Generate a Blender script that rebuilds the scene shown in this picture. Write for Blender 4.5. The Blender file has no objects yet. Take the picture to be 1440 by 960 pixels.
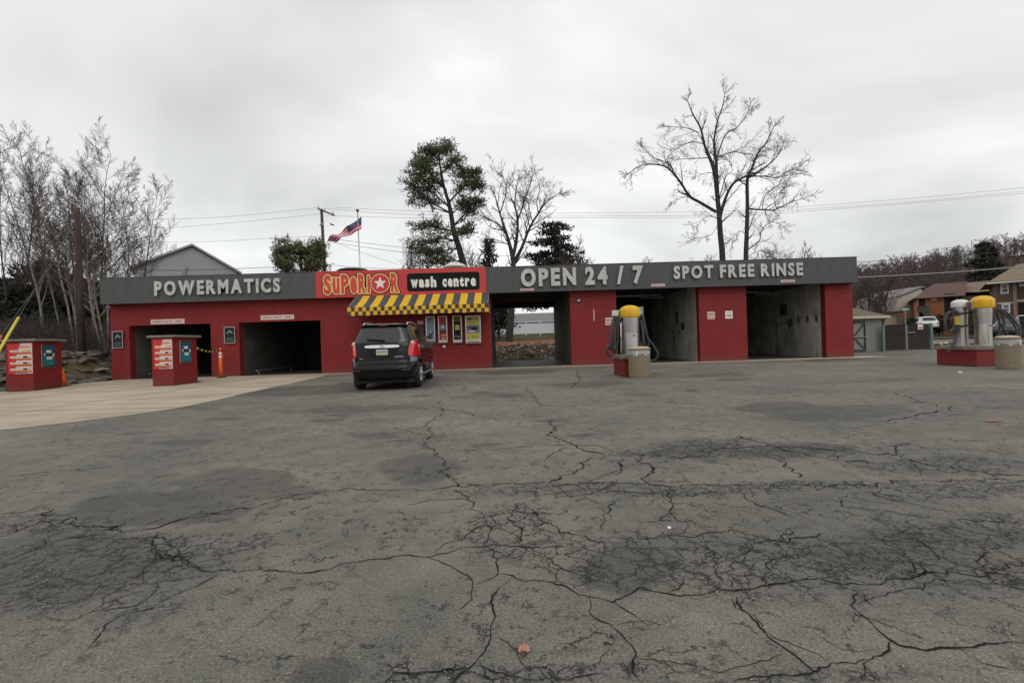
import bpy, bmesh, math, random
import numpy as np
from mathutils import Vector, Matrix
from mathutils.noise import noise as pnoise
random.seed(7)
R = math.radians
sc = bpy.context.scene
col = sc.collection

# ------------------------------------------------------------------ camera
H, YAW, ROLL, PITCH, FPX = 1.22, R(0.8), R(1.75), R(0.0), 646.0
F0 = Vector((math.sin(YAW) * math.cos(PITCH), math.cos(YAW) * math.cos(PITCH), math.sin(PITCH)))
R0 = Vector((math.cos(YAW), -math.sin(YAW), 0))
U0 = R0.cross(F0)
RR = R0 * math.cos(ROLL) - U0 * math.sin(ROLL)
UU = U0 * math.cos(ROLL) + R0 * math.sin(ROLL)
EYE = Vector((0, 0, H))
cd = bpy.data.cameras.new('camera')
cam = bpy.data.objects.new('camera', cd); col.objects.link(cam); sc.camera = cam
cd.sensor_width = 36; cd.lens = 36 * FPX / 1440; cd.clip_start = 0.05; cd.clip_end = 3000
M3 = Matrix((RR, UU, -F0)).transposed()
cam.matrix_world = Matrix.Translation(EYE) @ M3.to_4x4()

def ray(px, py):
    return F0 + RR * ((px - 720) / FPX) + UU * ((480 - py) / FPX)
def at(px, py, Y):
    d = ray(px, py); return EYE + d * (Y / d.y)
def gnd(px, py, z=0.0):
    d = ray(px, py); return EYE + d * ((z - H) / d.z)
def X_at(px, Y, z=1.0):           # world x of the image column px at depth Y
    return at(px, 480 - 0.0306 * (px - 720), Y).x
def Z_at(px, py, Y):
    return at(px, py, Y).z

# ------------------------------------------------------------------ world: overcast sky
W = bpy.data.worlds.new('World'); sc.world = W; W.use_nodes = True
nt = W.node_tree; N = nt.nodes; L = nt.links
for n in list(N): N.remove(n)
out = N.new('ShaderNodeOutputWorld'); bg = N.new('ShaderNodeBackground'); bg.inputs[1].default_value = 0.1
sky = N.new('ShaderNodeTexSky'); sky.sky_type = 'NISHITA'; sky.sun_disc = False
SUN_EL, SUN_AZ = R(42), R(165)
sky.sun_elevation = SUN_EL; sky.sun_rotation = SUN_AZ
tc = N.new('ShaderNodeTexCoord')
sep = N.new('ShaderNodeSeparateXYZ'); L.new(tc.outputs['Generated'], sep.inputs[0])
def mth(op, a, b=None, nodes=N, links=L):
    m = nodes.new('ShaderNodeMath'); m.operation = op
    for i, v in enumerate((a, b)):
        if v is None: continue
        if isinstance(v, (int, float)): m.inputs[i].default_value = v
        else: links.new(v, m.inputs[i])
    return m.outputs[0]
zz = mth('ADD', mth('MAXIMUM', sep.outputs[2], 0.0), 0.22)
cx = mth('DIVIDE', sep.outputs[0], zz); cy = mth('DIVIDE', sep.outputs[1], zz)
comb = N.new('ShaderNodeCombineXYZ'); L.new(cx, comb.inputs[0]); L.new(cy, comb.inputs[1])
n1 = N.new('ShaderNodeTexNoise'); n1.inputs['Scale'].default_value = 0.55; n1.inputs['Detail'].default_value = 5
n1.inputs['Roughness'].default_value = 0.5; n1.inputs['Distortion'].default_value = 0.5
L.new(comb.outputs[0], n1.inputs['Vector'])
rp = N.new('ShaderNodeValToRGB')
rp.color_ramp.elements[0].position = 0.36; rp.color_ramp.elements[0].color = (5.35, 5.42, 5.42, 1)
rp.color_ramp.elements[1].position = 0.62; rp.color_ramp.elements[1].color = (9.6, 9.7, 9.6, 1)
L.new(n1.outputs[0], rp.inputs[0])
mx = N.new('ShaderNodeMix'); mx.data_type = 'RGBA'; mx.inputs[0].default_value = 0.95
L.new(sky.outputs[0], mx.inputs[6]); L.new(rp.outputs[0], mx.inputs[7])
L.new(mx.outputs[2], bg.inputs[0]); L.new(bg.outputs[0], out.inputs[0])

sl = bpy.data.lights.new('sun', 'SUN'); sl.energy = 0.5; sl.angle = R(35); sl.color = (1.0, 0.97, 0.92)
so = bpy.data.objects.new('sun', sl); col.objects.link(so)
so.rotation_euler = (R(90) - SUN_EL, 0, math.pi - SUN_AZ)
so.location = (0, 0, 60)

sc.view_settings.view_transform = 'Standard'; sc.view_settings.look = 'None'
sc.view_settings.exposure = 0.24; sc.view_settings.gamma = 1.0; sc.view_settings.use_curve_mapping = False

# ------------------------------------------------------------------ materials
MATS = {}
def mat(name, c, rough=0.7, metal=0.0, var=0.12, vscale=3.0, bump=0.0, bscale=40.0, spec=0.5, c2=None, coat=0.0, emit=None, streak=0.0, splash=0.0):
    m = bpy.data.materials.new(name); m.use_nodes = True; MATS[name] = m
    t = m.node_tree; n = t.nodes; l = t.links
    p = n['Principled BSDF']
    p.inputs['Roughness'].default_value = rough; p.inputs['Metallic'].default_value = metal
    p.inputs['Specular IOR Level'].default_value = spec; p.inputs['Coat Weight'].default_value = coat
    p.inputs['Coat Roughness'].default_value = 0.05
    tcn = n.new('ShaderNodeTexCoord')
    no = n.new('ShaderNodeTexNoise'); no.inputs['Scale'].default_value = vscale; no.inputs['Detail'].default_value = 6
    no.inputs['Roughness'].default_value = 0.65
    l.new(tcn.outputs['Object'], no.inputs['Vector'])
    r = n.new('ShaderNodeValToRGB'); r.color_ramp.elements[0].position = 0.3; r.color_ramp.elements[1].position = 0.7
    if c2 is None:
        a = [max(0, v * (1 - var)) for v in c]; b = [v * (1 + var) for v in c]
    else: a, b = c2, c
    r.color_ramp.elements[0].color = (*a, 1); r.color_ramp.elements[1].color = (*b, 1)
    l.new(no.outputs[0], r.inputs[0]); colr = r.outputs[0]
    if streak > 0:
        mp = n.new('ShaderNodeMapping'); mp.inputs['Scale'].default_value = (5.0, 5.0, 0.35); l.new(tcn.outputs['Object'], mp.inputs[0])
        sn = n.new('ShaderNodeTexNoise'); sn.inputs['Scale'].default_value = 1.0; sn.inputs['Detail'].default_value = 5; sn.inputs['Roughness'].default_value = .7; l.new(mp.outputs[0], sn.inputs['Vector'])
        sr = n.new('ShaderNodeValToRGB'); sr.color_ramp.elements[0].position = .35; sr.color_ramp.elements[1].position = .62
        k_ = 1 - streak; sr.color_ramp.elements[0].color = (k_, k_, k_, 1); sr.color_ramp.elements[1].color = (1.06, 1.06, 1.06, 1)
        l.new(sn.outputs[0], sr.inputs[0]); mm = n.new('ShaderNodeMix'); mm.data_type = 'RGBA'; mm.blend_type = 'MULTIPLY'; mm.inputs[0].default_value = 1
        l.new(colr, mm.inputs[6]); l.new(sr.outputs[0], mm.inputs[7]); colr = mm.outputs[2]
    if splash > 0:      # dried mud thrown up from the ground, a stain with its own ragged edge
        sp = n.new('ShaderNodeSeparateXYZ'); l.new(tcn.outputs['Object'], sp.inputs[0])
        n3 = n.new('ShaderNodeTexNoise'); n3.inputs['Scale'].default_value = 3.5; n3.inputs['Detail'].default_value = 7; n3.inputs['Roughness'].default_value = .75; l.new(tcn.outputs['Object'], n3.inputs['Vector'])
        v = mth('SUBTRACT', mth('MULTIPLY', n3.outputs[0], 1.1, n, l), mth('MULTIPLY', sp.outputs[2], 0.62, n, l), n, l)
        mr = n.new('ShaderNodeMapRange'); mr.inputs[1].default_value = .28; mr.inputs[2].default_value = .62; mr.inputs[4].default_value = splash; l.new(v, mr.inputs[0])
        mm = n.new('ShaderNodeMix'); mm.data_type = 'RGBA'; l.new(mr.outputs[0], mm.inputs[0]); l.new(colr, mm.inputs[6]); mm.inputs[7].default_value = (0.10, 0.055, 0.042, 1); colr = mm.outputs[2]
    l.new(colr, p.inputs['Base Color'])
    if bump > 0:
        nb = n.new('ShaderNodeTexNoise'); nb.inputs['Scale'].default_value = bscale; nb.inputs['Detail'].default_value = 4
        l.new(tcn.outputs['Object'], nb.inputs['Vector'])
        bn = n.new('ShaderNodeBump'); bn.inputs['Strength'].default_value = bump; bn.inputs['Distance'].default_value = 0.02
        l.new(nb.outputs[0], bn.inputs['Height']); l.new(bn.outputs[0], p.inputs['Normal'])
    return m
RED = (0.205, 0.0085, 0.0095)
mat('red_block', RED, 0.7, var=0.16, vscale=1.1, bump=0.3, bscale=60, streak=.07, splash=.5)
mat('red_mortar', (0.165, 0.007, 0.008), 0.85)
mat('fascia_grey', (0.088, 0.089, 0.090), 0.75, var=0.08, vscale=1.5, spec=.3, streak=.05)
mat('fascia_dark', (0.06, 0.06, 0.062), 0.6)
mat('roof_membrane', (0.16, 0.16, 0.16), 0.9)
mat('letter_white', (0.62, 0.60, 0.53), 0.6, var=0.16, vscale=7, c2=(0.42, 0.41, 0.38), streak=.15)
mat('letter_side', (0.22, 0.25, 0.30), 0.6)
mat('sign_red', (0.52, 0.035, 0.035), 0.45, var=0.08)
mat('sign_gold', (0.80, 0.52, 0.20), 0.5)
mat('sign_black', (0.012, 0.013, 0.012), 0.8, spec=0.15)
mat('sign_orange', (0.60, 0.055, 0.03), 0.45, var=0.2, vscale=9)
mat('sign_white', (0.75, 0.75, 0.70), 0.5)
mat('sign_crimson', (0.58, 0.02, 0.05), 0.45)
mat('print_red', (0.52, 0.03, 0.03), 0.5)
mat('print_pink', (0.66, 0.50, 0.46), 0.6, var=0.06)
mat('print_grey', (0.16, 0.13, 0.13), 0.6)
mat('print_blue', (0.03, 0.16, 0.24), 0.3, c2=(0.01, 0.03, 0.09), vscale=18)
mat('print_teal', (0.04, 0.27, 0.33), 0.3, c2=(0.02, 0.10, 0.16), vscale=14)
mat('print_yellow', (0.62, 0.55, 0.12), 0.4)
mat('print_orange', (0.60, 0.22, 0.06), 0.4)
mat('print_sky', (0.30, 0.42, 0.50), 0.35, c2=(0.14, 0.26, 0.36), vscale=12)
mat('awning_yellow', (0.70, 0.42, 0.012), 0.7, var=0.08)
mat('awning_grey', (0.055, 0.062, 0.072), 0.7, var=0.1)
mat('awning_brown', (0.07, 0.035, 0.025), 0.7)
mat('awning_tan', (0.42, 0.28, 0.05), 0.7)
mat('aluminium', (0.50, 0.50, 0.50), 0.35, metal=0.8, var=0.06)
mat('stainless', (0.56, 0.54, 0.50), 0.30, metal=0.95, var=0.12, vscale=4, streak=.22)
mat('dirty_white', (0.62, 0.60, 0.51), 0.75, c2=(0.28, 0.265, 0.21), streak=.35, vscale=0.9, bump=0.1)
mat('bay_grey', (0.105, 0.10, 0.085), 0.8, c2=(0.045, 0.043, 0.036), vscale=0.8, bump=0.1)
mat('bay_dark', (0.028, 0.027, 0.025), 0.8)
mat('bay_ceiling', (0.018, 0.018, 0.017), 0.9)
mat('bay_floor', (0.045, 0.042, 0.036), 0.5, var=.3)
mat('concrete_cap', (0.24, 0.21, 0.165), 0.85, c2=(0.13, 0.115, 0.09), vscale=9, bump=0.3)
mat('orange_plastic', (0.80, 0.14, 0.02), 0.5)
mat('reflective_white', (0.75, 0.70, 0.62), 0.4)
mat('black_rubber', (0.02, 0.02, 0.02), 0.75, bump=0.05)
mat('hose_rubber', (0.040, 0.042, 0.044), 0.55, var=0.2)
mat('dome_yellow', (0.74, 0.41, 0.005), 0.4, var=0.14, vscale=5, streak=.15)
mat('dome_white', (0.70, 0.68, 0.62), 0.4)
mat('aggregate', (0.34, 0.27, 0.17), 0.9, c2=(0.11, 0.085, 0.06), vscale=60, bump=0.6, bscale=70)
mat('bin_lid', (0.50, 0.36, 0.27), 0.7)
mat('plastic_liner', (0.52, 0.52, 0.50), 0.3, c2=(0.30, 0.28, 0.24), vscale=14, bump=0.6, bscale=18)
mat('car_black', (0.003, 0.003, 0.004), 0.25, var=0.0, coat=0.30, spec=0.2)
mat('car_plastic', (0.008, 0.008, 0.009), 0.6, spec=.3)
mat('car_glass', (0.022, 0.024, 0.025), 0.08, spec=0.6, var=0.0)
mat('chrome', (0.85, 0.85, 0.83), 0.15, metal=1.0, var=0.02)
mat('tail_red', (0.62, 0.012, 0.018), 0.2, coat=1.0, var=0.15, vscale=12)
mat('tail_clear', (0.60, 0.50, 0.48), 0.2)
mat('plate_white', (0.55, 0.55, 0.48), 0.5)
mat('plate_yellow', (0.52, 0.44, 0.26), 0.5)
mat('tyre', (0.018, 0.018, 0.018), 0.8)
mat('car_white', (0.72, 0.73, 0.74), 0.25, coat=1.0)
mat('car_dark', (0.03, 0.035, 0.045), 0.25, coat=1.0)
mat('wood_pole', (0.085, 0.045, 0.030), 0.9, c2=(0.035, 0.022, 0.016), vscale=5, bump=0.5, bscale=12)
mat('wood_grey', (0.085, 0.075, 0.065), 0.9, c2=(0.05, 0.045, 0.04), vscale=5, bump=0.3)
mat('bark_dark', (0.060, 0.050, 0.042), 0.95, c2=(0.030, 0.024, 0.020), vscale=4, bump=0.5, bscale=14)
mat('bark_brown', (0.085, 0.058, 0.048), 0.95, c2=(0.045, 0.032, 0.026), vscale=5)
mat('bark_birch', (0.34, 0.30, 0.26), 0.9, c2=(0.12, 0.10, 0.085), vscale=5)
mat('twig', (0.070, 0.050, 0.045), 0.95)
mat('twig_pale', (0.150, 0.118, 0.105), 0.95, c2=(.085, .062, .055), vscale=.5)
mat('twig_dark', (0.055, 0.045, 0.04), 0.95)
mat('needles', (0.070, 0.092, 0.036), 0.85, var=0.45, vscale=0.9)
mat('needles_dark', (0.022, 0.030, 0.016), 0.9, var=0.35, vscale=0.8)
mat('needles_olive', (0.095, 0.105, 0.042), 0.85, var=0.35, vscale=0.9)
mat('rock', (0.17, 0.155, 0.13), 0.9, c2=(0.07, 0.07, 0.055), vscale=2.0, bump=0.4, bscale=12)
mat('rock_pale', (0.58, 0.50, 0.40), 0.9, c2=(0.33, 0.28, 0.22), vscale=2.5, bump=0.3, bscale=10)
mat('rock_red', (0.32, 0.20, 0.17), 0.9, c2=(0.16, 0.11, 0.09), vscale=2.5)
mat('mulch', (0.30, 0.105, 0.045), 0.95, c2=(0.16, 0.06, 0.03), vscale=5, bump=0.5)
mat('lawn', (0.105, 0.078, 0.028), 0.95, c2=(0.05, 0.05, 0.018), vscale=0.35, bump=0.4)
mat('white_vinyl', (0.80, 0.82, 0.86), 0.5, var=0.04)
mat('siding_grey', (0.34, 0.34, 0.34), 0.75, var=0.05)
mat('siding_tan', (0.50, 0.44, 0.35), 0.75, var=0.05)
mat('siding_brown', (0.115, 0.075, 0.050), 0.8, var=0.15)
mat('shed_wall', (0.22, 0.215, 0.195), 0.8, var=0.08)
mat('shed_trim', (0.055, 0.070, 0.065), 0.8)
mat('shingle_olive', (0.135, 0.115, 0.075), 0.95, var=0.2, vscale=6)
mat('shingle_brown', (0.12, 0.070, 0.060), 0.95, var=0.15, vscale=6)
mat('shingle_tan', (0.20, 0.15, 0.105), 0.95, var=0.15, vscale=6)
mat('shingle_grey', (0.20, 0.195, 0.185), 0.95, var=0.12, vscale=6)
mat('brick_orange', (0.34, 0.13, 0.055), 0.85, var=0.2, vscale=5)
mat('white_trim', (0.62, 0.62, 0.58), 0.6)
mat('window_glass', (0.04, 0.05, 0.055), 0.08, spec=0.8, var=0.0)
mat('black_and_shade', (0.015, 0.013, 0.012), 0.9)  # black casings, print and slots; also painted shade of balcony and porch openings
mat('gate_brown', (0.032, 0.020, 0.018), 0.8, var=0.2, vscale=6)
mat('post_teal', (0.13, 0.20, 0.18), 0.5)
mat('galvanised', (0.30, 0.30, 0.29), 0.45, metal=0.5)
mat('sign_green', (0.02, 0.19, 0.12), 0.5)
mat('wire_black', (0.04, 0.04, 0.04), 0.6)
mat('wire_pale', (0.28, 0.27, 0.25), 0.6)
mat('guard_yellow', (0.62, 0.50, 0.04), 0.5, var=0.15)
mat('flag_red', (0.50, 0.02, 0.05), 0.8)
mat('flag_white', (0.70, 0.62, 0.64), 0.8)
mat('flag_blue', (0.03, 0.05, 0.12), 0.8)
mat('crack_dark', (0.022, 0.020, 0.017), 1.0, var=0.3, vscale=20, spec=0.05)
mat('leaf_pink', (0.52, 0.25, 0.17), 0.8, c2=(0.30, 0.13, 0.08), vscale=40)
mat('road_far', (0.15, 0.148, 0.142), 0.9)
mat('joint_dark', (0.12, 0.10, 0.08), 0.95)

def ground_mat(name, kind):
    m = bpy.data.materials.new(name); m.use_nodes = True; MATS[name] = m
    t = m.node_tree; n = t.nodes; l = t.links; p = n['Principled BSDF']
    tcn = n.new('ShaderNodeTexCoord'); O = tcn.outputs['Object']
    def noi(scale, det=4, rough=0.6, vec=O, dist=0.0):
        x = n.new('ShaderNodeTexNoise'); x.inputs['Scale'].default_value = scale; x.inputs['Detail'].default_value = det
        x.inputs['Roughness'].default_value = rough; x.inputs['Distortion'].default_value = dist
        l.new(vec, x.inputs['Vector']); return x.outputs[0]
    def ramp(v, a, b, ca, cb):
        r = n.new('ShaderNodeValToRGB'); e = r.color_ramp.elements
        e[0].position = a; e[1].position = b; e[0].color = (*ca, 1); e[1].color = (*cb, 1)
        l.new(v, r.inputs[0]); return r.outputs[0]
    def mix(f, a, b, mode='MIX'):
        x = n.new('ShaderNodeMix'); x.data_type = 'RGBA'; x.blend_type = mode
        for i, v in ((0, f), (6, a), (7, b)):
            if isinstance(v, (int, float)): x.inputs[i].default_value = v
            elif isinstance(v, tuple): x.inputs[i].default_value = (*v, 1)
            else: l.new(v, x.inputs[i])
        return x.outputs[2]
    def M(op, a, b=None): return mth(op, a, b, n, l)
    def sm(v, a, b):          # smooth 0..1
        x = n.new('ShaderNodeMapRange'); x.interpolation_type = 'SMOOTHSTEP'
        x.inputs[1].default_value = a; x.inputs[2].default_value = b; l.new(v, x.inputs[0]); return x.outputs[0]
    if kind == 'asphalt':
        base = ramp(noi(0.55, 6, 0.65), 0.36, 0.66, (0.158, 0.156, 0.141), (0.226, 0.212, 0.188))
        mott = ramp(noi(3.2, 6, 0.7), 0.35, 0.68, (0.80, 0.82, 0.80), (1.16, 1.12, 1.08))
        base = mix(1.0, base, mott, 'MULTIPLY')
        grain = ramp(noi(80, 4, 0.85), 0.36, 0.66, (0.40, 0.40, 0.40), (1.55, 1.52, 1.46))
        base = mix(0.85, base, mix(1.0, base, grain, 'MULTIPLY'))
        vor = n.new('ShaderNodeTexVoronoi'); vor.inputs['Scale'].default_value = 75; l.new(O, vor.inputs['Vector'])
        sp = M('MULTIPLY', M('LESS_THAN', vor.outputs['Distance'], 0.18), M('GREATER_THAN', noi(40, 2), 0.56))
        base = mix(M('MULTIPLY', sp, 0.55), base, (0.42, 0.40, 0.36))
        # small surface pits and hairline worms, everywhere in patches
        wv = n.new('ShaderNodeVectorMath'); wv.operation = 'ADD'
        nz = n.new('ShaderNodeTexNoise'); nz.inputs['Scale'].default_value = 9; nz.inputs['Detail'].default_value = 5
        nz.inputs['Roughness'].default_value = 0.75
        l.new(O, nz.inputs['Vector'])
        scl = n.new('ShaderNodeVectorMath'); scl.operation = 'SCALE'; scl.inputs['Scale'].default_value = 0.13
        l.new(nz.outputs['Color'], scl.inputs[0]); wv0 = n.new('ShaderNodeVectorMath'); wv0.operation = 'ADD'; l.new(O, wv0.inputs[0]); l.new(scl.outputs[0], wv0.inputs[1])
        nz2 = n.new('ShaderNodeTexNoise'); nz2.inputs['Scale'].default_value = 42; nz2.inputs['Detail'].default_value = 3; l.new(O, nz2.inputs['Vector'])
        sc2 = n.new('ShaderNodeVectorMath'); sc2.operation = 'SCALE'; sc2.inputs['Scale'].default_value = 0.045; l.new(nz2.outputs['Color'], sc2.inputs[0])
        l.new(wv0.outputs[0], wv.inputs[0]); l.new(sc2.outputs[0], wv.inputs[1])
        def cells(scale, w, vec=None):
            v = n.new('ShaderNodeTexVoronoi'); v.feature = 'DISTANCE_TO_EDGE'; v.inputs['Scale'].default_value = scale
            l.new(vec or wv.outputs[0], v.inputs['Vector'])
            x = n.new('ShaderNodeMapRange'); x.inputs[1].default_value = w * 0.35; x.inputs[2].default_value = w
            x.inputs[3].default_value = 1; x.inputs[4].default_value = 0
            l.new(v.outputs['Distance'], x.inputs[0]); return x.outputs[0]
        at_ = n.new('ShaderNodeAttribute'); at_.attribute_name = 'wear'
        sw = n.new('ShaderNodeSeparateColor'); l.new(at_.outputs['Color'], sw.inputs[0])
        zone, stain, sparse = sw.outputs[0], sw.outputs[1], sw.outputs[2]
        brk = noi(2.3, 5, 0.7)
        z1 = sm(M('ADD', zone, M('MULTIPLY', M('SUBTRACT', brk, 0.5), 1.9)), 0.26, 0.80)
        brk2 = noi(6.0, 4, 0.7)
        c1 = M('MULTIPLY', cells(6.6, 0.036), z1)
        c2 = M('MULTIPLY', cells(15.0, 0.062), M('MULTIPLY', z1, sm(brk2, 0.44, 0.60)))
        zs = M('MULTIPLY', sm(M('ADD', sparse, M('MULTIPLY', M('SUBTRACT', brk, 0.5), 1.3)), 0.5, 0.7), sm(brk2, 0.47, 0.56))
        c3 = M('MULTIPLY', cells(3.6, 0.02), zs)
        worm = M('MULTIPLY', cells(22, 0.10), M('MULTIPLY', sm(noi(9.5, 4, 0.7), 0.53, 0.60), sm(noi(0.9, 5, 0.7), 0.38, 0.58)))
        cr = M('MAXIMUM', M('MAXIMUM', c1, c2), M('MAXIMUM', c3, M('MULTIPLY', worm, 0.85)))
        # dark stains
        st = sm(M('ADD', stain, M('MULTIPLY', M('SUBTRACT', noi(1.9, 7, 0.75), 0.5), 1.5)), 0.34, 0.60)
        rust = M('MULTIPLY', sm(noi(0.35, 5, 0.7), 0.50, 0.66), 0.30)
        base = mix(rust, base, mix(1.0, base, (1.22, 1.0, 0.88), 'MULTIPLY'))
        tone = ramp(noi(0.16, 4, 0.6, dist=1.0), 0.38, 0.62, (0.84, 0.85, 0.85), (1.10, 1.09, 1.08)); base = mix(1.0, base, tone, 'MULTIPLY')
        base = mix(M('MULTIPLY', st, 0.72), base, mix(1.0, base, (0.45, 0.445, 0.43), 'MULTIPLY'))
        base = mix(M('MULTIPLY', z1, 0.20), base, (0.080, 0.079, 0.074))
        base = mix(M('MULTIPLY', cr, 0.85), base, (0.014, 0.013, 0.012))
        l.new(base, p.inputs['Base Color'])
        rg = n.new('ShaderNodeMapRange'); rg.inputs[3].default_value = 0.92; rg.inputs[4].default_value = 0.70
        l.new(st, rg.inputs[0]); l.new(rg.outputs[0], p.inputs['Roughness'])
        p.inputs['Specular IOR Level'].default_value = 0.3
        hgt = M('SUBTRACT', M('ADD', M('MULTIPLY', noi(120, 3, 0.7), 0.25), M('MULTIPLY', noi(1.5, 4), 0.6)), M('MULTIPLY', cr, 1.0))
        b = n.new('ShaderNodeBump'); b.inputs['Strength'].default_value = 0.8; b.inputs['Distance'].default_value = 0.012
        l.new(hgt, b.inputs['Height']); l.new(b.outputs[0], p.inputs['Normal'])
    elif kind == 'concrete':
        base = ramp(noi(0.45, 6, 0.65), 0.33, 0.68, (0.39, 0.315, 0.235), (0.54, 0.48, 0.38))
        strk = n.new('ShaderNodeMapping'); strk.inputs['Scale'].default_value = (0.35, 1.6, 1); l.new(O, strk.inputs[0])
        s2 = ramp(noi(1.2, 6, 0.7, vec=strk.outputs[0]), 0.30, 0.70, (0.74, 0.70, 0.66), (1.1, 1.1, 1.1))
        base = mix(1.0, base, s2, 'MULTIPLY')
        grain = ramp(noi(70, 3, 0.8), 0.3, 0.7, (0.85, 0.85, 0.85), (1.12, 1.12, 1.12))
        base = mix(1.0, base, grain, 'MULTIPLY')
        l.new(base, p.inputs['Base Color']); p.inputs['Roughness'].default_value = 0.85
        p.inputs['Specular IOR Level'].default_value = 0.3
    elif kind == 'terrain':
        base = ramp(noi(0.3, 7, 0.65), 0.35, 0.68, (0.055, 0.043, 0.026), (0.115, 0.088, 0.042))
        l.new(base, p.inputs['Base Color']); p.inputs['Roughness'].default_value = 1.0
        b = n.new('ShaderNodeBump'); b.inputs['Strength'].default_value = 0.7; b.inputs['Distance'].default_value = 0.1
        l.new(noi(9, 5), b.inputs['Height']); l.new(b.outputs[0], p.inputs['Normal'])
ground_mat('asphalt', 'asphalt'); ground_mat('concrete', 'concrete'); ground_mat('terrain', 'terrain')

# ------------------------------------------------------------------ helpers
def tag(o, label=None, cat=None, group=None, kind=None):
    if label: o['label'] = label
    if cat: o['category'] = cat
    if group: o['group'] = group
    if kind: o['kind'] = kind
    return o
def thing(name, label, cat, loc=(0, 0, 0), group=None, rotz=0.0):
    o = bpy.data.objects.new(name, None); o.empty_display_size = 0.2
    col.objects.link(o); o.location = loc; o.rotation_euler = (0, 0, rotz)
    return tag(o, label, cat, group)
class MB:
    def __init__(s): s.v = []; s.f = []; s.m = []
    def face(s, pts, m=0):
        b = len(s.v); s.v += [tuple(p) for p in pts]; s.f.append(tuple(range(b, b + len(pts)))); s.m.append(m); return s
    def add(s, vs, fs, m=0):
        b = len(s.v); s.v += [tuple(p) for p in vs]
        for f in fs: s.f.append(tuple(i + b for i in f)); s.m.append(m)
        return s
    def box(s, x0, x1, y0, y1, z0, z1, m=0):
        vs = [(x0, y0, z0), (x1, y0, z0), (x1, y1, z0), (x0, y1, z0), (x0, y0, z1), (x1, y0, z1), (x1, y1, z1), (x0, y1, z1)]
        s.add(vs, [(0, 3, 2, 1), (4, 5, 6, 7), (0, 1, 5, 4), (1, 2, 6, 5), (2, 3, 7, 6), (3, 0, 4, 7)], m); return s
    def bar(s, a, b, w, d, m=0, up=(0, 0, 1)):
        a = Vector(a); b = Vector(b); t = (b - a).normalized(); u = Vector(up)
        if abs(t.dot(u)) > 0.95: u = Vector((0, 1, 0))
        r = t.cross(u).normalized(); u = r.cross(t)
        vs = []
        for p in (a, b):
            for i, j in ((-1, -1), (1, -1), (1, 1), (-1, 1)): vs.append(p + r * (i * w / 2) + u * (j * d / 2))
        s.add(vs, [(0, 1, 2, 3), (7, 6, 5, 4), (0, 4, 5, 1), (1, 5, 6, 2), (2, 6, 7, 3), (3, 7, 4, 0)], m); return s
    def tube(s, pts, rad, sides=6, m=0, cap=True):
        n = len(pts)
        if isinstance(rad, (int, float)): rad = [rad] * n
        b = len(s.v); ux = None
        P = [Vector(p) for p in pts]
        for i in range(n):
            t = (P[min(i + 1, n - 1)] - P[max(i - 1, 0)])
            if t.length < 1e-9: t = Vector((0, 0, 1))
            t.normalize()
            if ux is None:
                ux = t.cross(Vector((0, 0, 1)) if abs(t.z) < 0.9 else Vector((1, 0, 0))).normalized()
            else:
                ux = (ux - t * ux.dot(t)); ux = ux.normalized() if ux.length > 1e-6 else t.orthogonal().normalized()
            uy = t.cross(ux); r = rad[i]; p = P[i]
            for k in range(sides):
                a = 2 * math.pi * k / sides; c, d = math.cos(a) * r, math.sin(a) * r
                s.v.append((p.x + ux.x * c + uy.x * d, p.y + ux.y * c + uy.y * d, p.z + ux.z * c + uy.z * d))
        for i in range(n - 1):
            for k in range(sides):
                k2 = (k + 1) % sides
                s.f.append((b + i * sides + k, b + i * sides + k2, b + (i + 1) * sides + k2, b + (i + 1) * sides + k)); s.m.append(m)
        if cap:
            s.f.append(tuple(b + k for k in range(sides - 1, -1, -1))); s.m.append(m)
            s.f.append(tuple(b + (n - 1) * sides + k for k in range(sides))); s.m.append(m)
        return s
    def lathe(s, prof, c=(0, 0, 0), seg=20, m=0, axis='z'):
        b = len(s.v)
        for r, z in prof:
            for k in range(seg):
                a = 2 * math.pi * k / seg
                if axis == 'z': s.v.append((c[0] + r * math.cos(a), c[1] + r * math.sin(a), c[2] + z))
                else: s.v.append((c[0] + z, c[1] + r * math.cos(a), c[2] + r * math.sin(a)))
        for i in range(len(prof) - 1):
            for k in range(seg):
                k2 = (k + 1) % seg
                s.f.append((b + i * seg + k, b + i * seg + k2, b + (i + 1) * seg + k2, b + (i + 1) * seg + k)); s.m.append(m)
        s.f.append(tuple(b + k for k in range(seg - 1, -1, -1))); s.m.append(m)
        s.f.append(tuple(b + (len(prof) - 1) * seg + k for k in range(seg))); s.m.append(m)
        return s
    def build(s, name, mats, parent=None, smooth=False, local=False, bevel=0, normals=False):
        if isinstance(mats, str): mats = [mats]
        me = bpy.data.meshes.new(name)
        vs = s.v
        if parent is not None and not local:
            L0 = parent.location
            if parent.parent is not None: L0 = parent.location + parent.parent.location
            vs = [(x - L0.x, y - L0.y, z - L0.z) for x, y, z in vs]
        me.from_pydata([tuple(v) for v in vs], [], s.f)
        for mn in mats: me.materials.append(MATS[mn])
        me.polygons.foreach_set('material_index', s.m)
        if smooth: me.polygons.foreach_set('use_smooth', [True] * len(s.f))
        if normals:
            bm = bmesh.new(); bm.from_mesh(me); bmesh.ops.recalc_face_normals(bm, faces=bm.faces); bm.to_mesh(me); bm.free()
        me.update()
        o = bpy.data.objects.new(name, me); col.objects.link(o)
        if parent is not None: o.parent = parent
        if bevel:
            md = o.modifiers.new('bevel', 'BEVEL'); md.width = bevel; md.segments = 2
        return o
def bx(name, m, x0, x1, y0, y1, z0, z1, parent=None, bevel=0):
    return MB().box(x0, x1, y0, y1, z0, z1).build(name, m, parent, bevel=bevel)

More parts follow.
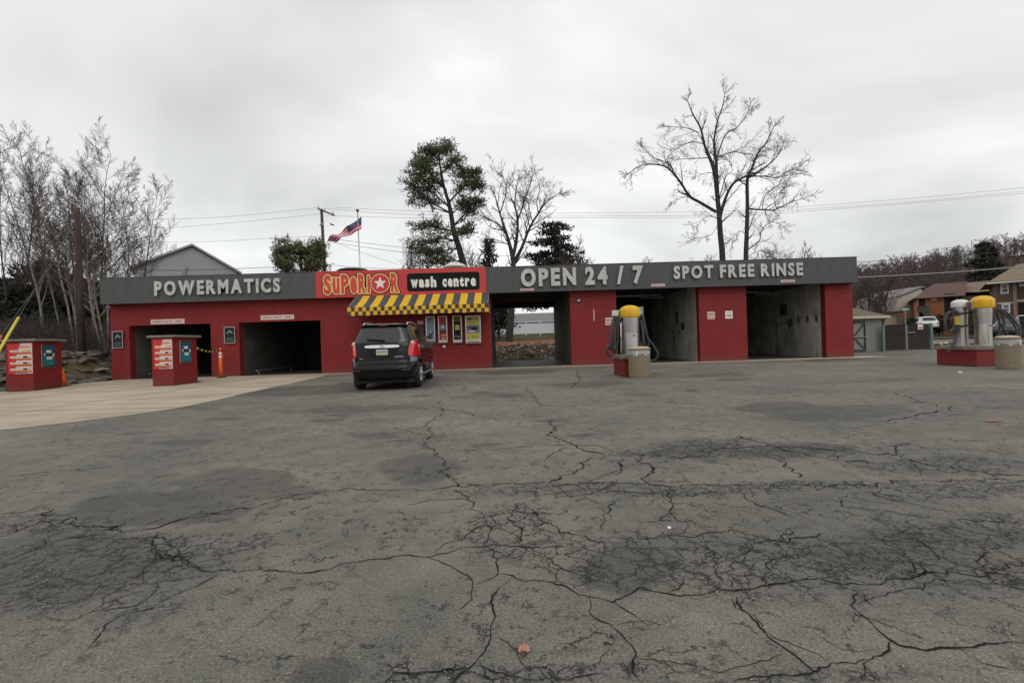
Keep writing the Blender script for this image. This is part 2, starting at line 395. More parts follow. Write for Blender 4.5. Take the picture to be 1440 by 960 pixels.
# text ------------------------------------------------------------
def glyph_mesh(ch, offset=0.0, extrude=0.02, res=3):
    cu = bpy.data.curves.new('t', 'FONT'); cu.body = ch; cu.offset = offset; cu.extrude = extrude; cu.resolution_u = res
    cu.fill_mode = 'BOTH'
    ob = bpy.data.objects.new('t', cu); col.objects.link(ob)
    dg = bpy.context.evaluated_depsgraph_get(); dg.update()
    me = bpy.data.meshes.new_from_object(ob.evaluated_get(dg))
    bpy.data.objects.remove(ob); bpy.data.curves.remove(cu)
    v = np.zeros(len(me.vertices) * 3); me.vertices.foreach_get('co', v); v = v.reshape(-1, 3)
    return me, v
last_letter = [None]
def letters(name, txt, x0, x1, z0, z1, y, depth, mats, parent, offset=0.03, gap=0.16, space=0.35, slope=0.0):
    """raised letters standing on a wall that faces -y; every letter is an object"""
    gl = []; tot = 0
    for ch in txt:
        if ch == ' ': gl.append(None); tot += space; continue
        me, v = glyph_mesh(ch, offset, 0.05); w = v[:, 0].max() - v[:, 0].min()
        gl.append((me, v, w)); tot += w + gap
    tot -= gap
    s = (x1 - x0) / tot; x = x0
    capref = glyph_mesh('H', offset, 0.05)[1]; ch0, ch1 = capref[:, 1].min(), capref[:, 1].max()
    sz = (z1 - z0) / (ch1 - ch0)
    for g in gl:
        if g is None: x += space * s; continue
        me, v, w = g
        nv = np.zeros_like(v)
        nv[:, 0] = x + (v[:, 0] - v[:, 0].min()) * s
        nv[:, 1] = y - depth / 2 - v[:, 2] / 0.05 * depth / 2
        nv[:, 2] = z0 + (v[:, 1] - ch0) * sz + slope * (nv[:, 0] - x0)
        L0 = parent.location if parent is not None else Vector((0, 0, 0))
        if parent is not None and parent.parent is not None: L0 = L0 + parent.parent.location
        nv -= np.array(L0)
        me.vertices.foreach_set('co', nv.ravel())
        me.materials.clear()
        for mn in mats: me.materials.append(MATS[mn])
        me.update()
        if len(mats) > 1:
            for p in me.polygons: p.material_index = 0 if abs(p.normal.y) > 0.7 else 1
        else:
            for p in me.polygons: p.material_index = 0
        o = bpy.data.objects.new(name, me); col.objects.link(o)
        if parent is not None: o.parent = parent
        x += (w + gap) * s
        last_letter[0] = o
def print_text(name, txt, x0, x1, z0, z1, y, m, parent, offset=0.012):
    """one flat printed line on a sign face"""
    me, v = glyph_mesh(txt, offset, 0.0, 1)
    nv = np.zeros_like(v)
    a, b = v[:, 0].min(), v[:, 0].max(); c, d = v[:, 1].min(), v[:, 1].max()
    nv[:, 0] = x0 + (v[:, 0] - a) / (b - a) * (x1 - x0); nv[:, 1] = y
    nv[:, 2] = z0 + (v[:, 1] - c) / (d - c) * (z1 - z0)
    L0 = Vector(parent.location)
    if parent.parent is not None: L0 = L0 + parent.parent.location
    nv -= np.array(L0)
    me.vertices.foreach_set('co', nv.ravel()); me.materials.clear(); me.materials.append(MATS[m]); me.update()
    o = bpy.data.objects.new(name, me); col.objects.link(o); o.parent = parent
    return o

# ------------------------------------------------------------------ terrain and ground
def sstep(a, b, x):
    t = min(1, max(0, (x - a) / (b - a))); return t * t * (3 - 2 * t)
def terrain_h(x, y):
    z = -0.03
    mid = sstep(-19.5, -17.5, x) * (1 - sstep(15, 19, x))
    back = sstep(29.6, 34.0, y) * 1.1 + max(0, y - 34) * 0.055 * (1 - sstep(60, 80, y)) + (1.6 * sstep(60, 80, y))
    z += mid * back
    right = sstep(15, 19, x)
    z += right * (max(0, min(y, 80) - 34) * 0.030)
    left = 1 - sstep(-20.6, -18.35, x)
    z += left * (1.25 + 0.05 * min(40, max(0, -x - 19)) + 0.035 * max(0, min(y, 90) - 24))
    hill = sstep(78, 190, y) * min(34, max(0, x - 55) * 0.165)
    z += hill + sstep(90, 300, y) * 3
    if y > 28 or x < -19: z += 0.10 * pnoise(Vector((x * 0.4, y * 0.4, 0)))
    return z
def axis_vals(parts):
    v = []
    for a, b, st in parts: v += list(np.arange(a, b, st))
    v.append(parts[-1][1]); return v
xs = axis_vals([(-500, -60, 20), (-60, -24, 2), (-24, -15, 0.4), (-15, 20, 1.2), (20, 90, 3), (90, 500, 20)])
ys = axis_vals([(-60, -4, 8), (-4, 14, 2), (14, 45, 0.8), (45, 90, 2.5), (90, 320, 8), (320, 1200, 60)])
mb = MB(); mb.v = [(x, y, terrain_h(x, y)) for y in ys for x in xs]
nx = len(xs)
for j in range(len(ys) - 1):
    for i in range(nx - 1):
        mb.f.append((j * nx + i, j * nx + i + 1, (j + 1) * nx + i + 1, (j + 1) * nx + i)); mb.m.append(0)
tag(mb.build('ground', 'terrain', smooth=True), kind='structure')

# asphalt lot with wear attribute ---------------------------------
axs = np.concatenate([np.arange(-17.9, -8, 0.3), np.arange(-8, 8, 0.07), np.arange(8, 34.01, 0.3)])
ays = np.concatenate([np.arange(-3, 1.2, 0.5), np.arange(1.2, 7, 0.05), np.arange(7, 13, 0.12), np.arange(13, 29.81, 0.4)])
GX, GY = np.meshgrid(axs, ays)
def blob(px, py, rx, ry, ang=0.0, amp=1.0):
    c = gnd(px, py); r = gnd(px + rx, py - 0.0306 * rx) - c
    t = gnd(px, py - ry) ; b_ = gnd(px, py + ry)
    ra = abs(r.x); rb = abs(t.y - b_.y) / 2
    dx = GX - c.x - 0.0; dy = GY - c.y
    sh = dx + 0 * dy
    # the ellipse leans with the ray through its centre
    dx = dx - dy * (c.x / c.y)
    ca, sa = math.cos(ang), math.sin(ang)
    u = (dx * ca + dy * sa) / ra; v = (-dx * sa + dy * ca) / rb
    return amp * np.exp(-np.maximum(0, (u * u + v * v)) ** 1.3 * 0.9)
zone = np.zeros_like(GX); stain = np.zeros_like(GX); sparse = np.zeros_like(GX)
for a in [(90, 800, 190, 62), (230, 775, 120, 30), (60, 735, 110, 18), (330, 760, 60, 16), (720, 745, 70, 40),
          (780, 688, 160, 10), (1050, 686, 260, 9), (1330, 690, 160, 14), (880, 780, 190, 42), (1100, 790, 260, 42), (1360, 770, 200, 60),
          (870, 800, 70, 30), (660, 950, 60, 22), (830, 945, 190, 16), (560, 940, 50, 25), (985, 630, 90, 16), (1110, 635, 110, 12),
          (1330, 655, 130, 14), (210, 850, 50, 30, 0, .7), (1150, 950, 170, 14)]:
    zone = np.maximum(zone, blob(*a))
for a in [(230, 712, 125, 26), (330, 678, 90, 24), (390, 690, 60, 12), (590, 657, 60, 20), (1180, 579, 110, 12), (1090, 572, 60, 8), (990, 632, 60, 12, 0, .9),
          (1110, 632, 90, 10, 0, .9), (80, 790, 190, 60, 0, .8), (420, 548, 150, 7), (540, 541, 90, 8), (500, 575, 120, 6, 0, .8), (260, 622, 60, 7, 0, .7),  # one dark patch covers the ground under the parked car
          (530, 612, 40, 6, 0, .8), (880, 795, 80, 36, 0, .9), (1300, 770, 200, 40, 0, .6), (460, 945, 60, 25, 0, .8), (800, 915, 60, 15, 0, .6), (830, 540, 80, 5, 0, .7),
          (1180, 505, 60, 3, 0, .8), (1010, 527, 70, 4, 0, .7), (1040, 533, 60, 3, 0, .6), (730, 523, 60, 3, 0, 1.0), (720, 515, 45, 4, 0, .8), (1240, 535, 60, 4, 0, .6)]:
    stain = np.maximum(stain, blob(*a))
for a in [(350, 900, 300, 60, 0, .75), (1000, 900, 420, 60, 0, .8), (560, 735, 110, 25, 0, .8), (900, 640, 250, 26, 0, .85), (1300, 640, 200, 30, 0, .8),
          (700, 600, 200, 20, 0, .5), (1100, 720, 340, 24, 0, .8), (880, 700, 120, 20, 0, .8)]:
    sparse = np.maximum(sparse, blob(*a))
_r = random.Random(19)
for _ in range(46):          # old oil drips and tyre scuffs
    stain = np.maximum(stain, blob(_r.uniform(120, 1380), _r.uniform(545, 640), _r.uniform(6, 34), _r.uniform(1.5, 4), 0, _r.uniform(.55, .95)))
me = bpy.data.meshes.new('parking_lot')
nv = GX.size; me.vertices.add(nv)
gz = np.zeros_like(GX)
me.vertices.foreach_set('co', np.stack([GX, GY, gz], -1).astype(np.float32).ravel())
ny_, nx_ = GX.shape
idx = np.arange(nv).reshape(ny_, nx_)
q = np.stack([idx[:-1, :-1], idx[:-1, 1:], idx[1:, 1:], idx[1:, :-1]], -1).reshape(-1, 4)
me.loops.add(q.size); me.loops.foreach_set('vertex_index', q.ravel().astype(np.int32))
me.polygons.add(len(q)); me.polygons.foreach_set('loop_start', np.arange(0, q.size, 4, dtype=np.int32))
me.update(calc_edges=True)
ca = me.color_attributes.new('wear', 'FLOAT_COLOR', 'POINT')
ca.data.foreach_set('color', np.stack([zone, stain, sparse, np.ones_like(GX)], -1).astype(np.float32).ravel())
me.materials.append(MATS['asphalt'])
lot = bpy.data.objects.new('parking_lot', me); col.objects.link(lot); tag(lot, kind='structure')

# concrete apron in front of the tunnel bays, and the strip along the wall
YW = 21.5                                   # facade wall plane
def sheet(name, poly, z, m, kind='structure'):
    bm = bmesh.new(); vs = [bm.verts.new((x, y, z)) for x, y in poly]; bm.faces.new(vs)
    bmesh.ops.recalc_face_normals(bm, faces=bm.faces)
    if bm.faces[:][0].normal.z < 0: bmesh.ops.reverse_faces(bm, faces=bm.faces[:])
    me = bpy.data.meshes.new(name); bm.to_mesh(me); bm.free(); me.materials.append(MATS[m])
    o = bpy.data.objects.new(name, me); col.objects.link(o); return tag(o, kind=kind)
ed = [gnd(*p) for p in ((470, 525), (445, 531), (400, 541), (350, 552), (300, 563.5), (250, 574), (180, 584), (100, 594), (0, 605))]
XL = X_at(469, YW)
_r = random.Random(6); ee = []
for a_, b_ in zip(ed[:-1], ed[1:]):
    n_ = max(2, int((b_ - a_).length / 0.10))
    for k in range(n_):
        q = a_.lerp(b_, k / n_); ee.append((q.x + 0.05 * pnoise(Vector((q.x * 2, q.y * 2, 1))) + _r.uniform(-.012, .012), q.y + 0.05 * pnoise(Vector((q.y * 2.3, q.x * 2, 4))) + _r.uniform(-.012, .012)))
poly = [(XL, YW - 0.003)] + ee + [(-11.5, 6.4), (-17.85, 5.2), (-17.9, YW)]
sheet('concrete_apron', poly, 0.006, 'concrete')
XR_end = X_at(1310, 25.5)
sheet('concrete_walk', [(XL + 0.01, YW - 1.0), (X_at(1199, YW) + 0.9, YW - 1.0), (X_at(1199, YW) + 0.9, YW + 0.3), (XL + 0.01, YW + 0.3)], 0.005, 'concrete')
# joints of the apron: narrow recess filled dark
mb = MB()
ja = gnd(0, 577); jb = gnd(272, 573)
mb.bar((-17.8, ja.y + 0.25, 0.0085), (jb.x, jb.y, 0.0085), 0.03, 0.002)
for xj in (-14.2, -10.6):
    mb.bar((xj, 8.6, 0.0085), (xj, 21.3, 0.0085), 0.018, 0.002)
mb.bar((-17.8, 15.2, 0.0085), (-7.3, 15.2, 0.0085), 0.018, 0.002)
tag(mb.build('pavement_joint', 'joint_dark'), kind='structure')

# cracks: jagged ribbons, opened in the asphalt -------------------
crk = MB()
rc = random.Random(3)
def crack(pts, w, branch=0.5, depth=0, jag=1.0):
    P = [Vector((p[0], p[1])) for p in pts]
    fine = []
    for a, b in zip(P[:-1], P[1:]):
        d = b - a; st_ = 0.016 if min(a.y, b.y) < 4.5 else 0.04; n = max(2, int(d.length / st_))
        perp = Vector((-d.y, d.x)).normalized()
        for i in range(n):
            t = i / n; q = a + d * t
            off = 0.085 * pnoise(Vector((q.x * 3.1, q.y * 3.1, depth * 3.7))) + 0.075 * pnoise(Vector((q.x * 9, q.y * 9, 5 + depth))) + 0.040 * pnoise(Vector((q.x * 30, q.y * 30, 2 + depth))) + rc.uniform(-0.004, 0.004)
            env = min(1, d.length * 2)
            fine.append(q + perp * off * jag * env)
    fine.append(P[-1])
    b0 = len(crk.v); n = len(fine)
    for i, q in enumerate(fine):
        t = (fine[min(i + 1, n - 1)] - fine[max(i - 1, 0)])
        t = t.normalized() if t.length > 0 else Vector((1, 0)); pr = Vector((-t.y, t.x))
        ww = w * (0.42 + 1.9 * abs(pnoise(Vector((q.x * 6, q.y * 6, 9)))) + rc.uniform(-0.1, 0.35)) * min(1, 0.25 + min(i, n - 1 - i) * 0.2)
        for s_ in (-0.5, 0.5):
            v = q + pr * ww * s_; crk.v.append((v.x, v.y, 0.0032))
    for i in range(n - 1):
        crk.f.append((b0 + 2 * i, b0 + 2 * i + 2, b0 + 2 * i + 3, b0 + 2 * i + 1)); crk.m.append(0)
    if depth < 2:
        L_ = 0
        for i in range(4, n - 4):
            if rc.random() < branch * 0.05 * (0.5 if st_ < .02 else 1.0):
                q = fine[i]; t = (fine[i + 1] - fine[i - 1]).normalized()
                a = rc.choice((-1, 1)) * rc.uniform(0.6, 1.4)
                d = Vector((t.x * math.cos(a) - t.y * math.sin(a), t.x * math.sin(a) + t.y * math.cos(a)))
                ln = rc.uniform(0.12, 0.55) * (1 if depth == 0 else 0.5)
                e = q + d * ln; mdp = q + d * ln * 0.5 + Vector((rc.uniform(-.06, .06), rc.uniform(-.06, .06)))
                crack([q, mdp, e], w * 0.6, branch * 0.7, depth + 1)
CR = [
 ([(0, 671), (60, 664), (120, 660), (165, 654)], 12, .1), ([(185, 651), (250, 636), (330, 614)], 7, .1),
 ([(0, 722), (50, 719), (75, 740), (100, 728), (150, 746), (170, 748), (215, 742), (280, 723), (350, 716), (400, 701), (430, 694), (500, 688), (560, 689), (600, 690), (640, 683), (720, 680), (800, 678), (900, 681), (1000, 684), (1100, 680), (1200, 682), (1300, 676), (1440, 675)], 15, .35),
 ([(150, 746), (200, 760), (240, 778), (270, 796), (300, 805)], 13, .9), ([(0, 790), (40, 775), (90, 757), (150, 752)], 12, .9),
 ([(205, 755), (225, 780), (245, 790), (250, 772), (220, 748)], 11, .9),
 ([(125, 910), (155, 875), (170, 865), (215, 855), (255, 832), (300, 812), (312, 803)], 12, .6),
 ([(130, 862), (200, 850), (215, 820), (240, 815), (300, 808)], 10, .8),
 ([(240, 797), (310, 803), (380, 802), (440, 804), (460, 800), (510, 788), (560, 782), (600, 783), (640, 775), (690, 765), (740, 768), (800, 765)], 16, .35),
 ([(595, 783), (625, 790), (650, 805), (668, 822), (662, 843), (645, 858)], 13, .8),
 ([(610, 778), (625, 765), (655, 757), (668, 742), (692, 735)], 11, .7),
 ([(700, 824), (694, 838), (695, 860), (690, 890), (683, 915), (665, 934), (650, 945), (636, 962)], 15, .5),
 ([(665, 934), (610, 948), (555, 945), (540, 962)], 12, .6), ([(665, 934), (700, 950), (745, 955), (800, 960), (860, 948)], 12, .6),
 ([(635, 688), (662, 705), (685, 730), (692, 745), (686, 765), (695, 790), (697, 810), (680, 818), (668, 822)], 15, .9),
 ([(725, 705), (718, 730), (735, 750), (730, 765)], 13, .9), ([(745, 712), (760, 730), (790, 748), (850, 765)], 11, .9),
 ([(770, 590), (778, 603), (775, 612), (800, 622), (815, 630), (850, 640)], 26, .5),
 ([(700, 629), (760, 626), (830, 625), (900, 640), (960, 645), (1020, 630), (1080, 628), (1140, 640), (1230, 650)], 12, .5),
 ([(830, 643), (812, 660), (790, 674), (770, 680)], 17, .4), ([(865, 645), (873, 660), (870, 668)], 14, .5),
 ([(895, 640), (915, 660), (905, 675), (915, 681)], 18, .4), ([(762, 650), (775, 640), (800, 628)], 12, .3),
 ([(617, 563), (625, 582), (603, 594), (605, 612), (600, 630), (618, 638), (630, 655), (635, 675), (645, 685)], 14, .3),
 ([(553, 601), (590, 612), (640, 611), (700, 609)], 12, .2), ([(580, 566), (610, 572), (700, 590), (770, 590), (830, 585)], 14, .2),
 ([(697, 810), (770, 820), (830, 838), (860, 845), (900, 828), (950, 836), (1000, 832), (1060, 824), (1110, 820), (1150, 815), (1200, 826), (1260, 812), (1330, 806), (1440, 790)], 16, .8),
 ([(832, 838), (838, 865), (868, 890), (895, 920), (890, 945), (905, 962)], 14, .35),
 ([(1035, 838), (1055, 865), (1080, 895), (1105, 915), (1135, 937), (1150, 947)], 15, .35),
 ([(1198, 828), (1203, 855), (1225, 872), (1245, 892), (1262, 905), (1300, 913), (1345, 907), (1400, 902), (1440, 900)], 15, .4),
 ([(1262, 905), (1225, 925), (1180, 940), (1100, 947), (1030, 962)], 12, .7), ([(1222, 925), (1214, 962)], 14, .4),
 ([(895, 922), (960, 932), (1010, 945), (1050, 935), (1105, 920)], 9, .6), ([(1345, 907), (1380, 930), (1440, 945)], 7, .5),
 ([(1205, 850), (1230, 840), (1280, 828), (1360, 818), (1440, 822)], 9, .6),
 ([(1240, 593), (1290, 583), (1330, 577), (1342, 570)], 22, .1), ([(1255, 552), (1290, 563), (1325, 573), (1360, 574), (1440, 573)], 14, .1),
 ([(1040, 612), (1080, 628), (1150, 632), (1215, 636), (1258, 640), (1262, 630), (1275, 622)], 18, .4),
 ([(1258, 640), (1300, 652), (1350, 658), (1400, 668), (1440, 668)], 14, .4), ([(1080, 640), (1105, 655), (1132, 672)], 16, .2),
 ([(935, 690), (945, 710), (943, 722), (965, 735)], 14, .5), ([(860, 706), (852, 726), (842, 745)], 11, .4),
 ([(1040, 692), (1060, 705), (1090, 718), (1112, 728)], 14, .5), ([(1222, 690), (1260, 705), (1330, 718)], 12, .5),
 ([(1190, 695), (1180, 712), (1240, 720), (1330, 730), (1440, 735)], 10, .6),
 ([(900, 765), (960, 752), (1040, 748), (1100, 760), (1160, 750)], 12, .9), ([(1000, 825), (1040, 790), (1060, 770), (1120, 745)], 11, .9),
 ([(1270, 810), (1310, 780), (1290, 755), (1240, 760), (1290, 745)], 11, .9), ([(780, 700), (860, 690), (950, 700), (1010, 690)], 9, .8),
 ([(740, 545), (760, 570), (800, 572), (830, 568)], 13, .3), ([(810, 520), (817, 535), (800, 547)], 20, .2), ([(930, 604), (1000, 592), (1060, 592)], 10, .2),
 ([(1100, 538), (1140, 540), (1175, 538)], 20, .1),
]
for pts, w, br in CR:
    crack([gnd(*p).to_2d() for p in pts], w * (0.00046 if max(p[1] for p in pts) > 790 else 0.0006 if max(p[1] for p in pts) > 700 else 0.00085), br * 1.5)
tag(crk.build('pavement_crack', 'crack_dark'), kind='stuff')
tag(bpy.data.objects['pavement_crack'], 'dark jagged cracks running across the worn asphalt')

# ------------------------------------------------------------------ the wash building
def fx(px): return X_at(px, YW)
XB = {k: fx(v) for k, v in dict(L=156.5, a0=183, a1=297, b0=337, b1=451.5, c0=691.5, c1=803, d0=868, d1=984, e0=1051, e1=1161.5, Rr=1200).items()}
DEP = 7.1
YB = YW + DEP
ZF0 = 0.5 * (Z_at(300, 424, YW - 0.4) + Z_at(1100, 399.5, YW - 0.4))   # fascia bottom
ZF1 = 0.5 * (Z_at(143, 392, YW - 0.4) + Z_at(1207, 361, YW - 0.4))
ZOP = Z_at(240, 456.5, YW)
print('fascia', ZF0, ZF1, 'open', ZOP, XB)
bld = thing('car_wash', 'long low red block car wash with grey fascia and five open bays', 'car wash', (0, YW, 0))
T = 0.20
BH, BW = 0.20, 0.40
# solid masses between the bays
masses = [(XB['L'], XB['a0']), (XB['a1'], XB['b0']), (XB['b1'], XB['c0']), (XB['c1'], XB['d0']), (XB['d1'], XB['e0']), (XB['e1'], XB['Rr'])]
for i, (a, b) in enumerate(masses):
    mb = MB()
    mb.box(a + 0.006, b - 0.006, YW + 0.006, YW + 0.35, 0, ZF0 + 0.3)
    mb.build('wall', 'red_mortar', bld)
# lintels over the tunnel bays
for a, b in ((XB['a0'], XB['a1']), (XB['b0'], XB['b1'])):
    MB().box(a - 0.004, b + 0.004, YW + 0.008, YW + 0.33, ZOP + 0.006, ZF0 + 0.3).build('lintel', 'red_mortar', bld)
# blocks: proud faces with recessed joints, joined (each is under ten pixels high)
blk = MB()
rb = random.Random(5)
g = 0.0032
def block_rect(x0, x1, z0, z1, y, yd, side=0):
    row = 0; z = z0
    while z < z1 - 0.02:
        zt = min(z + BH, z1)
        x = math.floor(x0 / BW) * BW - (BW / 2 if (int(round(z / BH)) % 2) else 0)
        while x < x1:
            xa, xb_ = max(x, x0), min(x + BW, x1)
            if xb_ - xa > 0.03:
                p = rb.uniform(0, 0.002)
                blk.box(xa + (g if xa > x0 else 0), xb_ - (g if xb_ < x1 else 0), y + 0.001 - p, y + yd, z + g, zt - g)
            x += BW
        z = zt; row += 1
for a, b in masses: block_rect(a, b, 0, ZF0 + 0.1, YW - 0.002, 0.05)
for a, b in ((XB['a0'], XB['a1']), (XB['b0'], XB['b1'])):
    block_rect(a, b, ZOP, ZF0 + 0.1, YW - 0.002, 0.05)
o = blk.build('block_courses', 'red_block', bld); tag(o, kind='stuff')
# interior: side walls, back walls, ceilings
def inner(name, m, *a): return bx(name, m, *a, parent=bld)
ZC = ZF0 + 0.12
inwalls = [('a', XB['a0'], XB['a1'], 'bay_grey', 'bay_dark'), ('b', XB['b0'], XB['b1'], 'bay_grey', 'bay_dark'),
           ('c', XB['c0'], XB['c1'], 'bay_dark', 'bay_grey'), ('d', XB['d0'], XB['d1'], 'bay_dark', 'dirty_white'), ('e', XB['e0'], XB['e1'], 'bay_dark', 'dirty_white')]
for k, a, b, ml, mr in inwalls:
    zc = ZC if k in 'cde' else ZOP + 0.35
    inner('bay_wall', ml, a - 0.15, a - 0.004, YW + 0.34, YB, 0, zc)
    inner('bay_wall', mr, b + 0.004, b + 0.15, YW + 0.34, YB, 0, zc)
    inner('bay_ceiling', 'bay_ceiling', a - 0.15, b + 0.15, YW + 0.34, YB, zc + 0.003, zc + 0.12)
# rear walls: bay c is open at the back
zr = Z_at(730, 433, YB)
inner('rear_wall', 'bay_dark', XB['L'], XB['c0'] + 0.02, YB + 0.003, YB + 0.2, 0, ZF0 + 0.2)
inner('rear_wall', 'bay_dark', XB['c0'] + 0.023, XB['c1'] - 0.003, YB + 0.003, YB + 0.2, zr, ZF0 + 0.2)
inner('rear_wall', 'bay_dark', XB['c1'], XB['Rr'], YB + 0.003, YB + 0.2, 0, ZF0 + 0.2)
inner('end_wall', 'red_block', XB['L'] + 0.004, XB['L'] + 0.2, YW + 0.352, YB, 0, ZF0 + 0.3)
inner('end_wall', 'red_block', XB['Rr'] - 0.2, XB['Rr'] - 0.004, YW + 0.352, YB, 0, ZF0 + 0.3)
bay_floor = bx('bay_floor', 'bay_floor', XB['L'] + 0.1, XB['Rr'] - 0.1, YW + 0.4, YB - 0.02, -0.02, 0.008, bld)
# roof slab, fascia with seamed panels
XF0, XF1 = X_at(143.5, YW - 0.4), X_at(1207.5, YW - 0.4)
YF = YW - 0.42
inner('roof', 'roof_membrane', XF0 + 0.05, XF1 - 0.05, YF + 0.06, YB + 0.4, ZF0 + 0.31, ZF1 - 0.14)
inner('soffit', 'fascia_dark', XF0 + 0.05, XF1 - 0.05, YF + 0.06, YW - 0.01, ZF0 + 0.02, ZF0 + 0.05)
SX0, SX1 = X_at(447, YF), X_at(686.5, YF)
def fascia_run(x0, x1, y, first=[None]):
    n = max(1, int(round((x1 - x0) / 0.61))); w = (x1 - x0) / n
    base = None
    for i in range(n):
        if base is None:
            base = MB().box(0, w - 0.003, 0, 0.05, 0, ZF1 - ZF0).build('fascia_panel', 'fascia_grey', bld, local=True)
            o = base
        else:
            o = bpy.data.objects.new('fascia_panel', base.data); col.objects.link(o); o.parent = bld
        o.location = (x0 + i * w, y - YW + rb.uniform(-0.001, 0.001), ZF0)
fascia_run(XF0, SX0 - 0.003, YF); fascia_run(SX1 + 0.003, XF1, YF)
MB().box(XF0, XF0 + 0.05, YF + 0.053, YB + 0.4, ZF0, ZF1).box(XF1 - 0.05, XF1, YF + 0.053, YB + 0.4, ZF0, ZF1).box(XF0, XF1, YB + 0.403, YB + 0.45, ZF0, ZF1).build('fascia_return', 'fascia_grey', bld)
MB().box(XF0 - 0.01, XF1 + 0.01, YF - 0.012, YF + 0.10, ZF1 + 0.002, ZF1 + 0.025).build('coping', 'fascia_dark', bld)
# the step at the open rear edge of bay c
# equipment on the bay walls
def wallpipe(x, pts, r=0.02, m='black_rubber', name='pipe'):
    return MB().tube([(x, y, z) for y, z in pts], r, 6).build(name, m, bld)
xe = XB['e1'] - 0.02
wallpipe(xe, [(YW + 3.9, 0.05), (YW + 3.9, 1.75), (YW + 2.6, 1.75)], .018)
MB().tube([(xe - 0.04, YW + 2.6 + 0.14 * math.cos(a / 3), 1.75 + 0.2 * math.sin(a / 3)) for a in range(20)], 0.03, 6).build('hose_reel', 'black_rubber', bld)
bx('control_box', 'bay_dark', xe - 0.08, xe, YW + 2.9, YW + 3.4, 2.2, 2.75, bld)
for yk in (1.9, 1.2, 0.55):
    bx('mat_clip', 'bay_dark', xe - 0.05, xe, YW + yk, YW + yk + 0.07, 1.75, 2.05, bld)
xd = XB['d1'] - 0.02
MB().tube([(xd - 0.04, YW + 1.9 + 0.12 * math.cos(a / 3), 1.75 + 0.18 * math.sin(a / 3)) for a in range(20)], 0.035, 6).build('hose_reel', 'black_rubber', bld)
wallpipe(xd, [(YW + 3.3, 0.05), (YW + 3.3, 1.8), (YW + 2.0, 1.8)], .018)
bx('control_box', 'bay_dark', xd - 0.06, xd, YW + 2.6, YW + 2.75, 1.9, 2.5, bld)
for a_, b_ in ((XB['d0'], XB['d1']), (XB['e0'], XB['e1'])):
    xm_ = (a_ + b_) / 2
    MB().tube([(xm_, YW + 2.6, ZC), (xm_, YW + 2.6, ZC - .28), (xm_ + 1.1, YW + 2.2, ZC - .34)], .022, 6).build('spray_boom', 'galvanised', bld)
    MB().tube([(xm_ + 1.1, YW + 2.2, ZC - .34), (xm_ + 1.25, YW + 2.1, 2.1), (xm_ + 1.55, YW + 2.1, 1.1), (b_ - .12, YW + 2.2, 1.5)], .018, 6).build('spray_hose', 'black_rubber', bld, smooth=True)
    bx('bay_light', 'galvanised', a_ + .5, b_ - .5, YW + 3.6, YW + 3.75, ZC - .12, ZC - .02, bld)
    bx('floor_drain', 'fascia_dark', xm_ - .25, xm_ + .25, YW + 1.2, YW + 5.4, .009, .014, bld)
# bay floor guide rails of the tunnel bays
for k0 in ('a0', 'b0'):
    xg = XB[k0] + 0.45
    MB().box(xg, xg + 0.06, YW + 0.5, YW + 5.5, 0.18, 0.23).box(xg + 0.005, xg + 0.05, YW + 0.7, YW + 0.75, 0, 0.18).box(xg + 0.005, xg + 0.05, YW + 4.0, YW + 4.05, 0, 0.18).build('guide_rail', 'aluminium', bld)

# ------------------------------------------------------------------ raised lettering on the fascia
def lettersign(txt, px0, px1, pytop, pybot, label, off=0.045):
    y = YF - 0.004
    pxm = (px0 + px1) / 2
    x0, x1 = X_at(px0, y), X_at(px1, y)
    z0, z1 = Z_at(pxm, pybot, y), Z_at(pxm, pytop, y)
    t = thing('raised_lettering', label, 'sign lettering', (x0, y, z0))
    letters('letter', txt, x0, x1, z0, z1, y, 0.11, ['letter_white', 'letter_side'], t, offset=off)
lettersign('POWERMATICS', 222, 398, 393.5, 413.5, 'white raised capital letters spelling POWERMATICS on the left grey fascia')
lettersign('OPEN 24 / 7', 735, 906, 376, 401, 'large white raised letters reading OPEN 24 / 7 on the grey fascia', off=0.05)
lettersign('SPOT FREE RINSE', 949, 1130, 372, 390, 'small white raised letters reading SPOT FREE RINSE on the right fascia')

